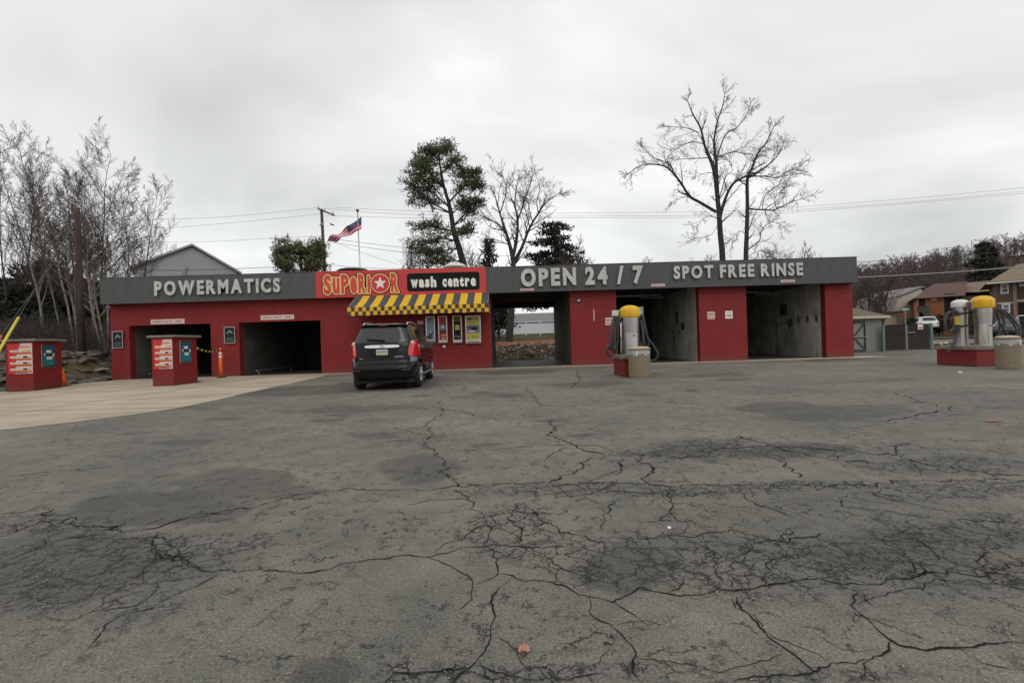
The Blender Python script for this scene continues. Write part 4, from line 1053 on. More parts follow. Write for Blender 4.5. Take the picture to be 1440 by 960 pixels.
def bin_(px, py, w, h, label, bagdir):
    p = gnd(px, py); y = p.y + w / 2; r = w / 2
    t = thing('trash_bin', label, 'trash bin', (X_at(px, y), y, 0), 'pebble concrete trash bins')
    MB().lathe([(r * .97, 0.004), (r * .97, .05), (r, .06), (r, h * .84), (r * .985, h * .85)], (0, 0, 0), 32).build('drum', 'aggregate', t, local=True, smooth=False)
    MB().lathe([(r * .96, 0.0045), (r * .96, .045)], (0, 0, 0), 28).build('foot_ring', 'black_rubber', t, local=True)
    lin = MB(); n = 40; b0 = 0
    prof = [(r * 1.015, h * .74), (r * 1.03, h * .82), (r * 1.02, h * .90), (r * 1.04, h * .905)]
    for j, (rr, z) in enumerate(prof):
        for k in range(n):
            a = 2 * math.pi * k / n
            lin.v.append(((rr + .006 * math.sin(k * 2.3 + j)) * math.cos(a), (rr + .006 * math.sin(k * 2.3 + j)) * math.sin(a), z + (0.03 * math.sin(k * .9) + .02 * math.sin(k * 2.1) if j == 0 else 0)))
    for j in range(len(prof) - 1):
        for k in range(n): lin.f.append((j * n + k, j * n + (k + 1) % n, (j + 1) * n + (k + 1) % n, (j + 1) * n + k)); lin.m.append(0)
    lin.build('bin_liner', 'plastic_liner', t, local=True, smooth=True)
    MB().lathe([(r * 1.03, h * .906), (r * 1.03, h * .925)], (0, 0, 0), 32).build('rim', 'black_rubber', t, local=True)
    MB().lathe([(r * 1.06, h * .926), (r * 1.03, h * .95), (r * .75, h * .985), (r * .35, h), (.01, h)], (0, 0, 0), 32).build('lid', 'bin_lid', t, local=True, smooth=True)
    a = bagdir
    q = [(r * 1.05 * math.cos(a + dk), r * 1.05 * math.sin(a + dk), z) for dk, z in ((0, h * .86), (.05, h * .80), (.0, h * .74), (.02, h * .68))]
    MB().tube(q, [.03, .022, .028, .012], 6).build('liner_knot', 'reflective_white', t, local=True, smooth=True)
bin_(898, 532.2, 0.64, 0.95, 'pebble concrete trash bin by the single yellow vacuum', R(-118))
bin_(1416, 520.5, 0.51, 0.96, 'pebble concrete trash bin at the right edge', R(-75))

# far right island with two vacuums
Y2 = 14.7
h2 = Z_at(1375, 486.5, 14.2)
island(14.52, 15.75, 13.98, 15.3, h2, 'wide red vacuum island with two steel vacuums at the right')
va, _, _ = vac_unit(1351, 15.0, 421, 432, 486.5, 0.37, 0.46, 'steel vacuum with white dome on the right island', dome='dome_white', waist=0.97)
vb, _, _ = vac_unit(1382.5, 14.5, 415.5, 432.5, 487, 0.43, 0.575, 'large steel vacuum with yellow dome on the right island')
for pts in ([(1337, 440), (1331, 446), (1328, 455), (1330, 463), (1337, 466), (1342, 458), (1342, 446), (1337, 438), (1331, 442), (1329, 452), (1331, 461)],
            [(1343, 436), (1345, 450), (1345, 470), (1341, 480), (1336, 488), (1332, 496)], [(1346, 437), (1349, 455), (1346, 473), (1340, 486), (1334, 494)],
            [(1342, 444), (1339, 455), (1341, 468), (1346, 462)]):
    tube_px(pts, Y2 - .1, 0.031, 'hose', 'hose_rubber', va, dys=[0.07 * math.sin(i * 1.1) for i in range(len(pts))])
for y_ in (440, 458):
    q = at(1352, y_, Y2 - .05)
    MB().bar(at(1346, y_ + 1.5, Y2 - .02), at(1366, y_ - 1, Y2 - .02), 0.05, 0.06).build('strap', 'black_rubber', va)
MB().box(*[c for c in (X_at(1333, Y2), X_at(1340, Y2), Y2 - .26, Y2 - .2, Z_at(1336, 457, Y2), Z_at(1336, 445, Y2))]).build('decal', 'awning_tan', va)
for pts in ([(1401, 434), (1410, 444), (1412, 460), (1409, 472), (1405, 478)], [(1402, 433), (1414, 438), (1426, 450), (1434, 463), (1434, 474), (1430, 480)],
            [(1400, 436), (1405, 450), (1406, 466), (1404, 476)], [(1404, 434), (1418, 446), (1427, 458), (1431, 470), (1426, 478), (1416, 470), (1408, 455)]):
    tube_px(pts, Y2 - .05, 0.030, 'hose', 'hose_rubber', vb, dys=[0.06 * math.sin(i * 1.1) for i in range(len(pts))])

# ------------------------------------------------------------------ vehicles
def catm(rings, sub=3):
    out_ = []
    A = [np.array(r_, float) for r_ in rings]
    for i in range(len(A) - 1):
        p0, p1, p2, p3 = A[max(i - 1, 0)], A[i], A[i + 1], A[min(i + 2, len(A) - 1)]
        for k in range(sub):
            t = k / sub
            q = p1 + (p2 - p1) * t if True else p1
            out_.append(q)
    out_.append(A[-1]); return out_
class Car:
    def __init__(s, rings, n=7.0): s.r = rings; s.n = n
    def prm(s, z):
        zs = [r_[0] for r_ in s.r]; return [float(np.interp(z, zs, [r_[k] for r_ in s.r])) for k in (1, 2, 3)]
    def rear(s, x, z):
        w_, a, b = s.prm(z); c, l = (a + b) / 2, (b - a) / 2
        return c - l * max(0, 1 - min(1, abs(x / w_)) ** s.n) ** (1 / s.n)
    def front(s, x, z):
        w_, a, b = s.prm(z); c, l = (a + b) / 2, (b - a) / 2
        return c + l * max(0, 1 - min(1, abs(x / w_)) ** s.n) ** (1 / s.n)
    def side(s, y, z):
        w_, a, b = s.prm(z); c, l = (a + b) / 2, (b - a) / 2
        return w_ * max(0, 1 - min(1, abs((y - c) / l)) ** s.n) ** (1 / s.n)
    def body(s, m_split=0.0):
        mb = MB(); zs = sorted(set([r_[0] for r_ in s.r] + [a[0] + (b[0] - a[0]) * t for a, b in zip(s.r[:-1], s.r[1:]) for t in (.5,)])); seg = 64
        for z in zs:
            w_, a, b = s.prm(z); c, l = (a + b) / 2, (b - a) / 2
            for k in range(seg):
                t = 2 * math.pi * (k + .5) / seg; cs, sn = math.cos(t), math.sin(t)
                mb.v.append((w_ * math.copysign(abs(cs) ** (2 / s.n), cs), c + l * math.copysign(abs(sn) ** (2 / s.n), sn), z))
        for i in range(len(zs) - 1):
            for k in range(seg):
                k2 = (k + 1) % seg; mb.f.append((i * seg + k, i * seg + k2, (i + 1) * seg + k2, (i + 1) * seg + k)); mb.m.append(1 if zs[i] < m_split else 0)
        mb.f.append(tuple(range(seg - 1, -1, -1))); mb.m.append(1)
        mb.f.append(tuple((len(zs) - 1) * seg + k for k in range(seg))); mb.m.append(0)
        return mb
    def patch(s, which, u0, u1, z0, z1, off=0.008, nu=10, nz=5, sgn=1, curve=None, m=0, mb=None):
        """patch on rear ('r': u=x), front ('f') or side ('s': u=y). u0/u1/z0/z1 may be functions"""
        mb = mb or MB(); b0 = len(mb.v)
        f = lambda v: v if callable(v) else (lambda q, v=v: v)
        for j in range(nz + 1):
            t = j / nz
            for i in range(nu + 1):
                q = i / nu
                if which in 'rf':
                    z = f(z0)(q) + (f(z1)(q) - f(z0)(q)) * t
                    x = f(u0)(t) + (f(u1)(t) - f(u0)(t)) * q
                    mb.v.append((x, s.rear(x, z) - off, z) if which == 'r' else (x, s.front(x, z) + off, z))
                else:
                    z = f(z0)(q) + (f(z1)(q) - f(z0)(q)) * t
                    yv = f(u0)(t) + (f(u1)(t) - f(u0)(t)) * q
                    mb.v.append((sgn * (s.side(yv, z) + off), yv, z))
        n = nu + 1
        for j in range(nz):
            for i in range(nu): mb.f.append((b0 + j * n + i, b0 + j * n + i + 1, b0 + (j + 1) * n + i + 1, b0 + (j + 1) * n + i)); mb.m.append(m)
        return mb
def boolean_cut(o, cutters):
    for c_ in cutters:
        md = o.modifiers.new('b', 'BOOLEAN'); md.operation = 'DIFFERENCE'; md.object = c_; md.solver = 'EXACT'
    dg = bpy.context.evaluated_depsgraph_get(); dg.update()
    me2 = bpy.data.meshes.new_from_object(o.evaluated_get(dg)); o.modifiers.clear(); old = o.data; o.data = me2; me2.name = old.name
    for c_ in cutters: bpy.data.objects.remove(c_)
def wheel(parent, x, y, r, w, sgn, wname='wheel'):
    wl = bpy.data.objects.new('wheel', None); col.objects.link(wl); wl.parent = parent; wl.location = (x, y, r)
    t = MB().lathe([(r * .62, -w / 2 + .01), (r * .93, -w / 2), (r, -w / 2 + .04), (r, w / 2 - .04), (r * .93, w / 2), (r * .62, w / 2 - .01)], (0, 0, 0), 32, axis='x')
    t.build('tyre', 'tyre', wl, local=True, smooth=True)
    rim = MB().lathe([(r * .60, sgn * (w / 2 - .06)), (r * .62, sgn * (w / 2 + .002))], (0, 0, 0), 28, axis='x')
    xo = sgn * (w / 2 - .0)
    rim.lathe([(r * .16, sgn * (w / 2 - .05)), (r * .14, sgn * (w / 2 + .005))], (0, 0, 0), 12, axis='x')
    for k in range(5):
        a = 2 * math.pi * k / 5 + .3
        rim.bar((xo, math.cos(a) * r * .1, math.sin(a) * r * .1), (xo, math.cos(a) * r * .6, math.sin(a) * r * .6), .07, .035)
    rim.build('rim', 'aluminium', wl, local=True)
    return wl
# --- the black SUV
S = 1.0
ZS = 1.045
rings = [(.25, .80, .30, 4.55), (.34, .87, .07, 4.70), (.50, .905, .0, 4.75), (.64, .915, .0, 4.76), (.70, .912, .04, 4.76), (.74, .905, .12, 4.74), (.90, .925, .13, 4.72), (1.05, .93, .14, 4.62), (1.13, .925, .155, 4.38),
         (1.19, .92, .165, 3.9), (1.25, .905, .18, 3.62), (1.34, .865, .22, 3.45), (1.52, .775, .31, 3.05), (1.68, .69, .39, 2.75), (1.77, .635, .43, 2.5), (1.81, .54, .52, 2.35), (1.835, .38, .72, 2.2)]
K = Car(rings, 7.5)
suv = thing('parked_suv', 'black SUV parked facing the vending wall, rear to the camera', 'car', (0, 0, 0))
body = K.body(0.0).build('body', ['car_black', 'car_plastic'], suv, smooth=True, local=True, normals=True)
cut = []
for yw in (0.93, 3.79):
    for sg_ in (-1, 1):
        c_ = MB().lathe([(.43, 0), (.43, .36)], (sg_ * .66 if sg_ > 0 else -1.02, yw, .40), 28, axis='x').build('cutter', 'car_plastic', None, normals=True); cut.append(c_)
boolean_cut(body, cut)
zz_ = lambda z: z
# cladding
cl = MB()
K.patch('r', -.86, .86, zz_(.36), zz_(.50), .012, 16, 2, mb=cl)
cl.build('bumper_cladding', 'car_plastic', suv, local=True, smooth=True)
K.patch('r', -.62, .62, zz_(.30), zz_(.40), .02, 12, 2).build('skid_plate', 'car_plastic', suv, local=True, smooth=True)
K.patch('r', -.80, .80, zz_(.672), zz_(.71), .006, 16, 1).build('bumper_ledge', 'car_plastic', suv, local=True, smooth=True)
# rear glass
K.patch('r', lambda t: -.80 + .21 * t, lambda t: .80 - .21 * t, 1.30, 1.735, .008, 16, 8).build('rear_window', 'car_glass', suv, local=True, smooth=True)
# spoiler
sp_ = MB()
for i in range(13):
    q = i / 12; x = -.66 + 1.32 * q; e = (1 - (2 * q - 1) ** 4)
    yb_ = .36 - .09 * e + .08; 
    sp_.v += [(x, .62, 1.80), (x, yb_ - .02, 1.775 + .012 * e), (x, yb_ - .01, 1.745 + .01 * e), (x, .56, 1.735)]
for i in range(12):
    for k in range(4): sp_.f.append((i * 4 + k, (i + 1) * 4 + k, (i + 1) * 4 + (k + 1) % 4, i * 4 + (k + 1) % 4)); sp_.m.append(0)
sp_.f.append((0, 1, 2, 3)); sp_.f.append((48, 49, 50, 51)); sp_.m += [0, 0]
sp_.build('spoiler', 'car_black', suv, local=True, smooth=False, normals=True)
bx('brake_light', 'print_red', -.11, .11, .335, .36, 1.757, 1.775, None).parent = suv
# tail lights wrap the corners
for sg_ in (-1, 1):
    tl = MB()
    prof = [(.90, .12, .72), (.98, .08, .69), (1.12, .06, .70), (1.26, .05, .735), (1.34, .06, .765)]
    for z, _, xin in prof:
        w_, a, b = K.prm(z); c_, l_ = (a + b) / 2, (b - a) / 2
        # walk round the corner by angle
        pts = []
        xm = .9993 * w_
        for i in range(9):
            q = i / 8
            if q < .55:
                x = xin + (w_ * .93 - xin) * q / .55; yv = K.rear(x, z)
            else:
                yv = K.rear(w_ * .93, z) + (.34) * (q - .55) / .45; x = K.side(yv, z)
            nrm = .018
            pts.append((sg_ * (x + nrm * q), yv - nrm * (1 - q) - .004, z))
        tl.v += pts
    for j in range(len(prof) - 1):
        for i in range(8): tl.f.append((j * 9 + i, j * 9 + i + 1, (j + 1) * 9 + i + 1, (j + 1) * 9 + i)); tl.m.append(0)
    to = tl.build('tail_light', 'tail_red', suv, local=True, smooth=True, normals=True)
    zc0 = 1.27; x_ = sg_ * .785
    MB().lathe([(.055, 0), (.05, .02), (.02, .028)], (0, 0, 0), 14).build('lamp_lens', 'tail_clear', suv, local=True).location = (0, 0, 0)
    o = bpy.data.objects['lamp_lens' if sg_ == -1 else 'lamp_lens.001']; o.rotation_euler = (R(90), 0, 0); o.location = (x_, K.rear(abs(x_), zc0) - .014, zc0)
    # pale reflector under each light
    K.patch('r', sg_ * .74, sg_ * .88, 0.76, .885, .012, 6, 2).build('reversing_light', 'letter_side', suv, local=True, smooth=True)
    K.patch('r', sg_ * .55, sg_ * .76, zz_(.535), zz_(.565), .014, 6, 1).build('reflector', 'awning_brown', suv, local=True)
# chrome bar
cb = MB()
for i in range(13):
    q = i / 12; x = -.46 + .92 * q; e = 1 - abs(2 * q - 1) ** 6; z = 1.185
    yv = K.rear(x, z)
    hh = .062 * (0.45 + .55 * e)
    cb.v += [(x, yv - .005, z + hh), (x, yv - .035, z + hh * .7), (x, yv - .04, z - hh * .6), (x, yv - .005, z - hh)]
for i in range(12):
    for k in range(4): cb.f.append((i * 4 + k, (i + 1) * 4 + k, (i + 1) * 4 + (k + 1) % 4, i * 4 + (k + 1) % 4)); cb.m.append(0)
cb.f += [(0, 1, 2, 3), (48, 49, 50, 51)]; cb.m += [0, 0]
cb.build('chrome_bar', 'chrome', suv, local=True, normals=True)
MB().face([(x, K.rear(0, 1.185) - .046, 1.185 + z) for x, z in ((-.085, -.012), (-.03, -.012), (-.03, -.028), (.03, -.028), (.03, -.012), (.085, -.012), (.07, .014), (.03, .014), (.03, .03), (-.03, .03), (-.03, .014), (-.07, .014))]).build('emblem', 'aluminium', suv, local=True)
# plate recess and plate
MB().face([(x, K.rear(0, zz_(.9)) - .004, z) for x, z in ((-.42, 1.12), (-.31, .90), (-.22, .875), (.22, .875), (.31, .90), (.42, 1.12))]).build('plate_recess', 'car_plastic', suv, local=True)
py_ = K.rear(0, zz_(.86)) - .014
bx('licence_plate', 'plate_white', -.155, .155, py_, py_ + .008, .955, 1.105).parent = suv
bx('plate_band', 'plate_yellow', -.155, .155, py_ - .002, py_, .955, .995).parent = suv
for k in range(7):
    xk = -.125 + k * .038 + (.01 if k > 2 else 0)
    bx('plate_mark', 'print_grey', xk, xk + .022, py_ - .003, py_ - .0005, 1.01, 1.075).parent = suv
bx('badge', 'chrome', .33, .56, K.rear(.45, zz_(.90)) - .014, K.rear(.45, zz_(.90)) - .006, .895, .913).parent = suv
bx('badge', 'chrome', -.60, -.52, K.rear(.56, .86) - .014, K.rear(.56, .86) - .006, .86, .88).parent = suv
# wiper
MB().bar((-.42, K.rear(.38, 1.37) - .03, 1.385), (.06, K.rear(0, 1.35) - .04, 1.345), .03, .045).build('wiper', 'car_plastic', suv, local=True)
# side glass, rails, mirrors, handles
for sg_ in (-1, 1):
    K.patch('s', lambda t: .42 + .30 * t, lambda t: 1.28 + .02 * t, 1.30, 1.70, .008, 6, 4, sgn=sg_).build('side_window', 'car_glass', suv, local=True, smooth=True)
    K.patch('s', 1.36, 2.22, 1.29, 1.71, .008, 6, 4, sgn=sg_).build('side_window', 'car_glass', suv, local=True, smooth=True)
    K.patch('s', 2.30, lambda t: 3.30 - .62 * t, 1.29, 1.70, .008, 6, 4, sgn=sg_).build('side_window', 'car_glass', suv, local=True, smooth=True)
    K.patch('s', .42, 3.35, 1.262, 1.282, .014, 14, 1, sgn=sg_).build('window_trim', 'chrome', suv, local=True)
    K.patch('s', 1.38, 3.34, zz_(.30), zz_(.42), .014, 10, 1, sgn=sg_).build('sill', 'car_plastic', suv, local=True)
    MB().bar((sg_ * .93, 1.5, zz_(.36)), (sg_ * .93, 3.2, zz_(.36)), .05, .05).build('running_board', 'aluminium', suv, local=True)
    for yk in (1.45, 2.35):
        xk = sg_ * (K.side(yk, zz_(1.02)) + .012); MB().bar((xk, yk, zz_(1.02)), (xk, yk + .18, zz_(1.02)), .03, .03).build('door_handle', 'car_black', suv, local=True)
    rl = MB().tube([(sg_ * .60, .62, 1.775), (sg_ * .605, .72, 1.845), (sg_ * .61, 1.5, 1.865), (sg_ * .60, 2.3, 1.84), (sg_ * .59, 2.42, 1.77)], .022, 8)
    rl.build('roof_rail', 'aluminium', suv, local=True, smooth=True)
    mr_ = MB(); mr_.box(sg_ * 1.00 - .11, sg_ * 1.00 + .11, 2.98, 3.14, 1.16, 1.32); mo = mr_.build('mirror', 'car_black', suv, local=True, bevel=0.03)
    bx('mirror_glass', 'window_glass', sg_ * 1.00 - .09, sg_ * 1.00 + .09, 2.972, 2.979, 1.18, 1.30).parent = suv
    K.patch('f', sg_ * .50, sg_ * .86, zz_(.78), zz_(.95), .01, 6, 2).build('headlight', 'tail_clear', suv, local=True)
    for yk in (0.93, 3.79): wheel(suv, sg_ * .80, yk, .36, .235, sg_)
K.patch('f', lambda t: -.74 + .1 * t, lambda t: .74 - .1 * t, 1.30, 1.72, .008, 10, 5).build('windscreen', 'car_glass', suv, local=True, smooth=True)
MB().tube([(.50, .30, .22), (.50, .12, .23)], .03, 10).build('exhaust', 'car_plastic', suv, local=True)
MB().box(-.78, .78, .25, 4.5, .19, .30).build('underbody', 'black_and_shade', suv, local=True)
sp = at(536, 500, 12.35); suv.location = (sp.x, 12.35, 0.004); suv.rotation_euler = (0, 0, R(2.6))

# --- simple far cars
def far_car(x, y, z, rot, paint, label, sc_=1.0, sedan=True):
    t = thing('parked_car', label, 'car', (x, y, z), None, rot)
    rg = [(.22, .78, .1, 4.4), (.35, .86, .0, 4.5), (.6, .88, .0, 4.52), (.85, .87, .06, 4.45), (.93, .84, .12, 3.9), (.97, .78, .35 if sedan else .15, 3.4), (1.2, .70, .8 if sedan else .3, 2.9), (1.38, .62, 1.1 if sedan else .4, 2.5), (1.44, .45, 1.4 if sedan else .6, 2.2)]
    C_ = Car(rg, 6)
    C_.body(.3).build('body', [paint, 'car_plastic'], t, smooth=True, local=True, normals=True)
    C_.patch('r', lambda q: -.66 + .12 * q, lambda q: .66 - .12 * q, .985, 1.34, .012, 8, 3).build('rear_window', 'car_glass', t, local=True)
    C_.patch('f', lambda q: -.66 + .12 * q, lambda q: .66 - .12 * q, .985, 1.34, .012, 8, 3).build('windscreen', 'car_glass', t, local=True)
    for sg_ in (-1, 1):
        C_.patch('s', lambda q: (1.0 if sedan else .6) + .25 * q, lambda q: 3.1 - .45 * q, 1.0, 1.34, .012, 8, 3, sgn=sg_).build('side_window', 'car_glass', t, local=True)
        C_.patch('r', sg_ * .55, sg_ * .82, .62, .76, .012, 3, 1).build('tail_light', 'tail_red', t, local=True)
        C_.patch('f', sg_ * .5, sg_ * .82, .62, .76, .012, 3, 1).build('headlight', 'tail_clear', t, local=True)
        for yk in (.85, 3.55):
            MB().lathe([(.31, -.1), (.31, .1)], (sg_ * .80, yk, .31), 16, axis='x').build('wheel', 'tyre', t, local=True)
    t.scale = (sc_,) * 3
    return t

# ------------------------------------------------------------------ foliage and tree tools
def grow(tr, cr, p, d, L_, r, lev, rng, prm):
    """p start, d direction, L length, r radius, lev level"""
    n = max(2, int(prm['seg'][lev])); pts = [p.copy()]; rad = [r]; q = p.copy(); dd = d.normalized()
    st = L_ / n
    for i in range(n):
        dd = dd + Vector((rng.gauss(0, 1), rng.gauss(0, 1), rng.gauss(0, 1))) * prm['wob'][lev] + Vector((0, 0, prm['up'][lev]))
        dd.normalize(); q = q + dd * st; pts.append(q.copy()); rad.append(r * (1 - (i + 1) / n * prm['tap'][lev]) + 0.001)
    (tr if lev <= prm['trunk_lev'] else cr).tube(pts, rad, prm['sides'][lev], cap=False)
    if lev + 1 >= len(prm['num']): return
    k = prm['num'][lev + 1]; k = int(k * rng.uniform(.8, 1.2)) if k > 3 else k
    for j in range(k):
        t = prm['start'][lev + 1] + (1 - prm['start'][lev + 1]) * ((j + rng.random()) / k)
        f = t * n; i = min(n - 1, int(f)); pp = pts[i].lerp(pts[i + 1], f - i)
        dr = (pts[i + 1] - pts[i]).normalized()
        ax = dr.orthogonal().normalized(); ax.rotate(Matrix.Rotation(rng.uniform(0, 2 * math.pi), 3, dr))
        a = R(prm['ang'][lev + 1]) * rng.uniform(.7, 1.3)
        nd = dr * math.cos(a) + ax * math.sin(a)
        ln = L_ * prm['len'][lev + 1] * (1 - .55 * t) * rng.uniform(.7, 1.25)
        if lev == 0 and 'shape' in prm: ln = L_ * prm['len'][1] * prm['shape'](t) * rng.uniform(.75, 1.2)
        rr = max(rad[i] * prm['rr'], prm['minr'])
        if rad[i] < rr: rr = rad[i] * .8
        grow(tr, cr, pp, nd, ln, max(rr, prm['minr']), lev + 1, rng, prm)
BIRCH = dict(seg=[9, 6, 4, 2], wob=[.05, .07, .09, .12], up=[.04, .08, .05, .03], tap=[.9, .88, .8, .7], sides=[7, 4, 3, 3], num=[1, 22, 12, 11], start=[0, .20, .1, .1], ang=[0, 38, 38, 40], len=[1, .36, .42, .48], rr=.40, minr=.0080, trunk_lev=1)
OAK = dict(seg=[7, 7, 5, 3, 2], wob=[.05, .12, .16, .2, .2], up=[.03, .07, .04, .02, 0], tap=[.75, .85, .85, .8, .6], sides=[8, 5, 4, 3, 3], num=[1, 11, 8, 7, 5], start=[0, .28, .15, .1, .1], ang=[0, 50, 45, 45, 45], len=[1, .50, .48, .45, .45], rr=.5, minr=.011, trunk_lev=1)
SHRUB = dict(seg=[4, 4, 3, 2], wob=[.08, .09, .11, .14], up=[.02, .10, .06, .03], tap=[.6, .8, .8, .7], sides=[5, 4, 3, 3], num=[1, 16, 11, 9], start=[0, .30, .1, .1], ang=[0, 34, 38, 42], len=[1, .62, .48, .48], rr=.55, minr=.012, trunk_lev=0)
def link_mesh(name, mb, m, parent, local=True, smooth=False): return mb.build(name, m, parent, local=local, smooth=smooth)
def bare_tree(name, label, cat, base, h, r, prm, seed, mats=('bark_brown', 'twig'), lean=(0, 0), group=None):
    rng = random.Random(seed); tr, cr = MB(), MB()
    grow(tr, cr, Vector((0, 0, -.2)), Vector((lean[0], lean[1], 1)), h, r, 0, rng, prm)
    t = thing(name, label, cat, base, group)
    tr.build('trunk', mats[0], t, local=True, smooth=True); cr.build('crown', mats[1], t, local=True)
    return t
def clone(t, loc, label, rotz=0.0, scale=(1, 1, 1), name=None):
    r_ = t.copy(); col.objects.link(r_); r_.location = loc; r_.rotation_euler = (0, 0, rotz); r_.scale = scale; r_['label'] = label
    for ch in t.children:
        c_ = ch.copy(); col.objects.link(c_); c_.parent = r_
        for g_ in ch.children:
            d_ = g_.copy(); col.objects.link(d_); d_.parent = c_
    return r_
def needles(mb, c, rad, n, rng, ln=.22, wd=.05, flat=.6, m=0):
    for _ in range(n):
        v = Vector((rng.gauss(0, 1), rng.gauss(0, 1), rng.gauss(0, 1))); v.normalize(); v *= rad * rng.random() ** .5; v.z *= flat
        p = c + v; d = (v * .8 + Vector((rng.gauss(0, .5), rng.gauss(0, .5), rng.gauss(.25, .5))) * rad).normalized() * ln * rng.uniform(.6, 1.3)
        s_ = d.cross(Vector((rng.gauss(0, 1), rng.gauss(0, 1), rng.gauss(0, 1)))).normalized() * wd
        b = len(mb.v); mb.v += [tuple(p - s_), tuple(p + s_), tuple(p + d + s_ * .4), tuple(p + d - s_ * .4)]; mb.f.append((b, b + 1, b + 2, b + 3)); mb.m.append(m)
def th(x, y): return terrain_h(x, y)
def base_at(px, Y): x = X_at(px, Y); return (x, Y, th(x, Y))
def h_for(px, py, Y):
    b = base_at(px, Y); return Z_at(px, py, Y) - b[2]

# --- the big bare tree behind the right bays: main limbs follow the real ones
def limb_tree(name, label, cat, Y, stems, limbs, seed, mats, base, prm, tw=1.0, group=None, spread=.5, extra=None):
    rng = random.Random(seed); tr, cr = MB(), MB()
    B = Vector(base)
    def run(pts, r0, r1, sides, kids, dep):
        P = []
        off = 0
        for i, (px, py) in enumerate(pts):
            q = at(px, py, Y + dep * i / max(1, len(pts) - 1)) - B; P.append(q)
        S_ = []
        for i in range(len(P) - 1):
            p0, p1, p2, p3 = P[max(i - 1, 0)], P[i], P[i + 1], P[min(i + 2, len(P) - 1)]
            for k in range(4):
                t = k / 4; S_.append(.5 * ((2 * p1) + (-p0 + p2) * t + (2 * p0 - 5 * p1 + 4 * p2 - p3) * t * t + (-p0 + 3 * p1 - 3 * p2 + p3) * t ** 3))
        S_.append(P[-1]); n = len(S_)
        rad = [r0 + (r1 - r0) * i / (n - 1) for i in range(n)]
        tr.tube(S_, rad, sides, cap=False)
        tot = sum((S_[i + 1] - S_[i]).length for i in range(n - 1))
        kids = int(kids * 0.95)
        for j in range(kids):
            t = .18 + .82 * (j + rng.random()) / kids; f = t * (n - 1); i = min(n - 2, int(f)); pp = S_[i].lerp(S_[i + 1], f - i)
            dr = (S_[i + 1] - S_[i]).normalized(); ax = dr.orthogonal().normalized(); ax.rotate(Matrix.Rotation(rng.uniform(0, 6.283), 3, dr))
            a = R(40) * rng.uniform(.6, 1.3); nd = dr * math.cos(a) + ax * math.sin(a)
            ln = rng.uniform(1.2, 3.4) * tw * (1.15 - .4 * t)
            grow(tr, cr, pp, nd, ln, max(.018, min(rad[i] * .5, .06)), 1, rng, prm)
        # the tip goes on as twigs
        for j in range(3):
            dr = (S_[-1] - S_[-2]).normalized() + Vector((rng.gauss(0, .4), rng.gauss(0, .4), rng.gauss(0, .4)))
            grow(tr, cr, S_[-1], dr, rng.uniform(.8, 1.8) * tw, max(r1, .014), 1, rng, prm)
    for s_ in stems: run(*s_)
    for s_ in limbs: run(*s_)
    if extra: extra(tr, cr, rng, B)
    t = thing(name, label, cat, base, group)
    tr.build('trunk', mats[0], t, local=True, smooth=True); cr.build('crown', mats[1], t, local=True)
    return t
TW = dict(seg=[1, 5, 4, 3, 2], wob=[0, .08, .08, .09, .08], up=[0, .035, .03, .02, 0], tap=[0, .8, .8, .7, .5], sides=[4, 4, 3, 3, 3], num=[0, 0, 5, 4, 3], start=[0, 0, .12, .1, .1], ang=[0, 0, 36, 38, 40], len=[0, 0, .58, .58, .5], rr=.45, minr=.0085, trunk_lev=0)
Yt = 42.0
bA = base_at(1016, Yt)
def G(px, Y): # ground pixel of a trunk
    return None
limb_tree('bare_oak', 'tall bare forked tree rising behind the two right wash bays', 'tree', Yt,
    [([(1018, 470), (1016, 364), (1013, 330), (1011, 300), (1008, 270), (1004, 240), (998, 222), (991, 205), (985, 180), (974, 160), (967, 142)], .30, .03, 8, 20, 0),
     ([(1011, 300), (1008, 250), (1007, 225), (1004, 200), (1009, 170), (1016, 150), (1019, 132)], .17, .025, 7, 18, 2),
     ([(1012, 308), (1018, 285), (1028, 262), (1040, 252), (1052, 247)], .15, .08, 7, 8, -2)],
    [([(1007, 298), (985, 285), (970, 276), (958, 258), (948, 245), (935, 234), (915, 231), (898, 234), (884, 244)], .14, .025, 6, 20, -3),
     ([(948, 245), (940, 230), (920, 222), (905, 208)], .06, .02, 5, 10, 2),
     ([(985, 285), (965, 277), (945, 284)], .05, .015, 4, 6, 3),
     ([(1007, 225), (1020, 190), (1035, 180), (1048, 165), (1054, 150)], .07, .02, 5, 14, 2), ([(1008, 222), (1030, 214), (1048, 216), (1062, 218)], .06, .015, 5, 9, -2),
     ([(998, 222), (975, 223), (955, 224)], .05, .015, 4, 8, 2), ([(991, 203), (970, 200), (945, 214)], .05, .015, 4, 8, -2), ([(983, 187), (965, 180), (940, 178)], .05, .015, 4, 8, 1),
     ([(1007, 245), (995, 243), (978, 248)], .04, .015, 4, 6, 3), ([(1010, 308), (995, 304), (980, 318)], .04, .015, 4, 6, 3), ([(1011, 312), (1000, 330), (975, 335)], .03, .012, 4, 6, -2),
     ([(1009, 290), (1020, 250), (1030, 240), (1024, 225)], .05, .015, 5, 9, -1)],
    11, ('bark_dark', 'twig'), bA, TW, tw=.72)
bB = base_at(1050, Yt - 1)
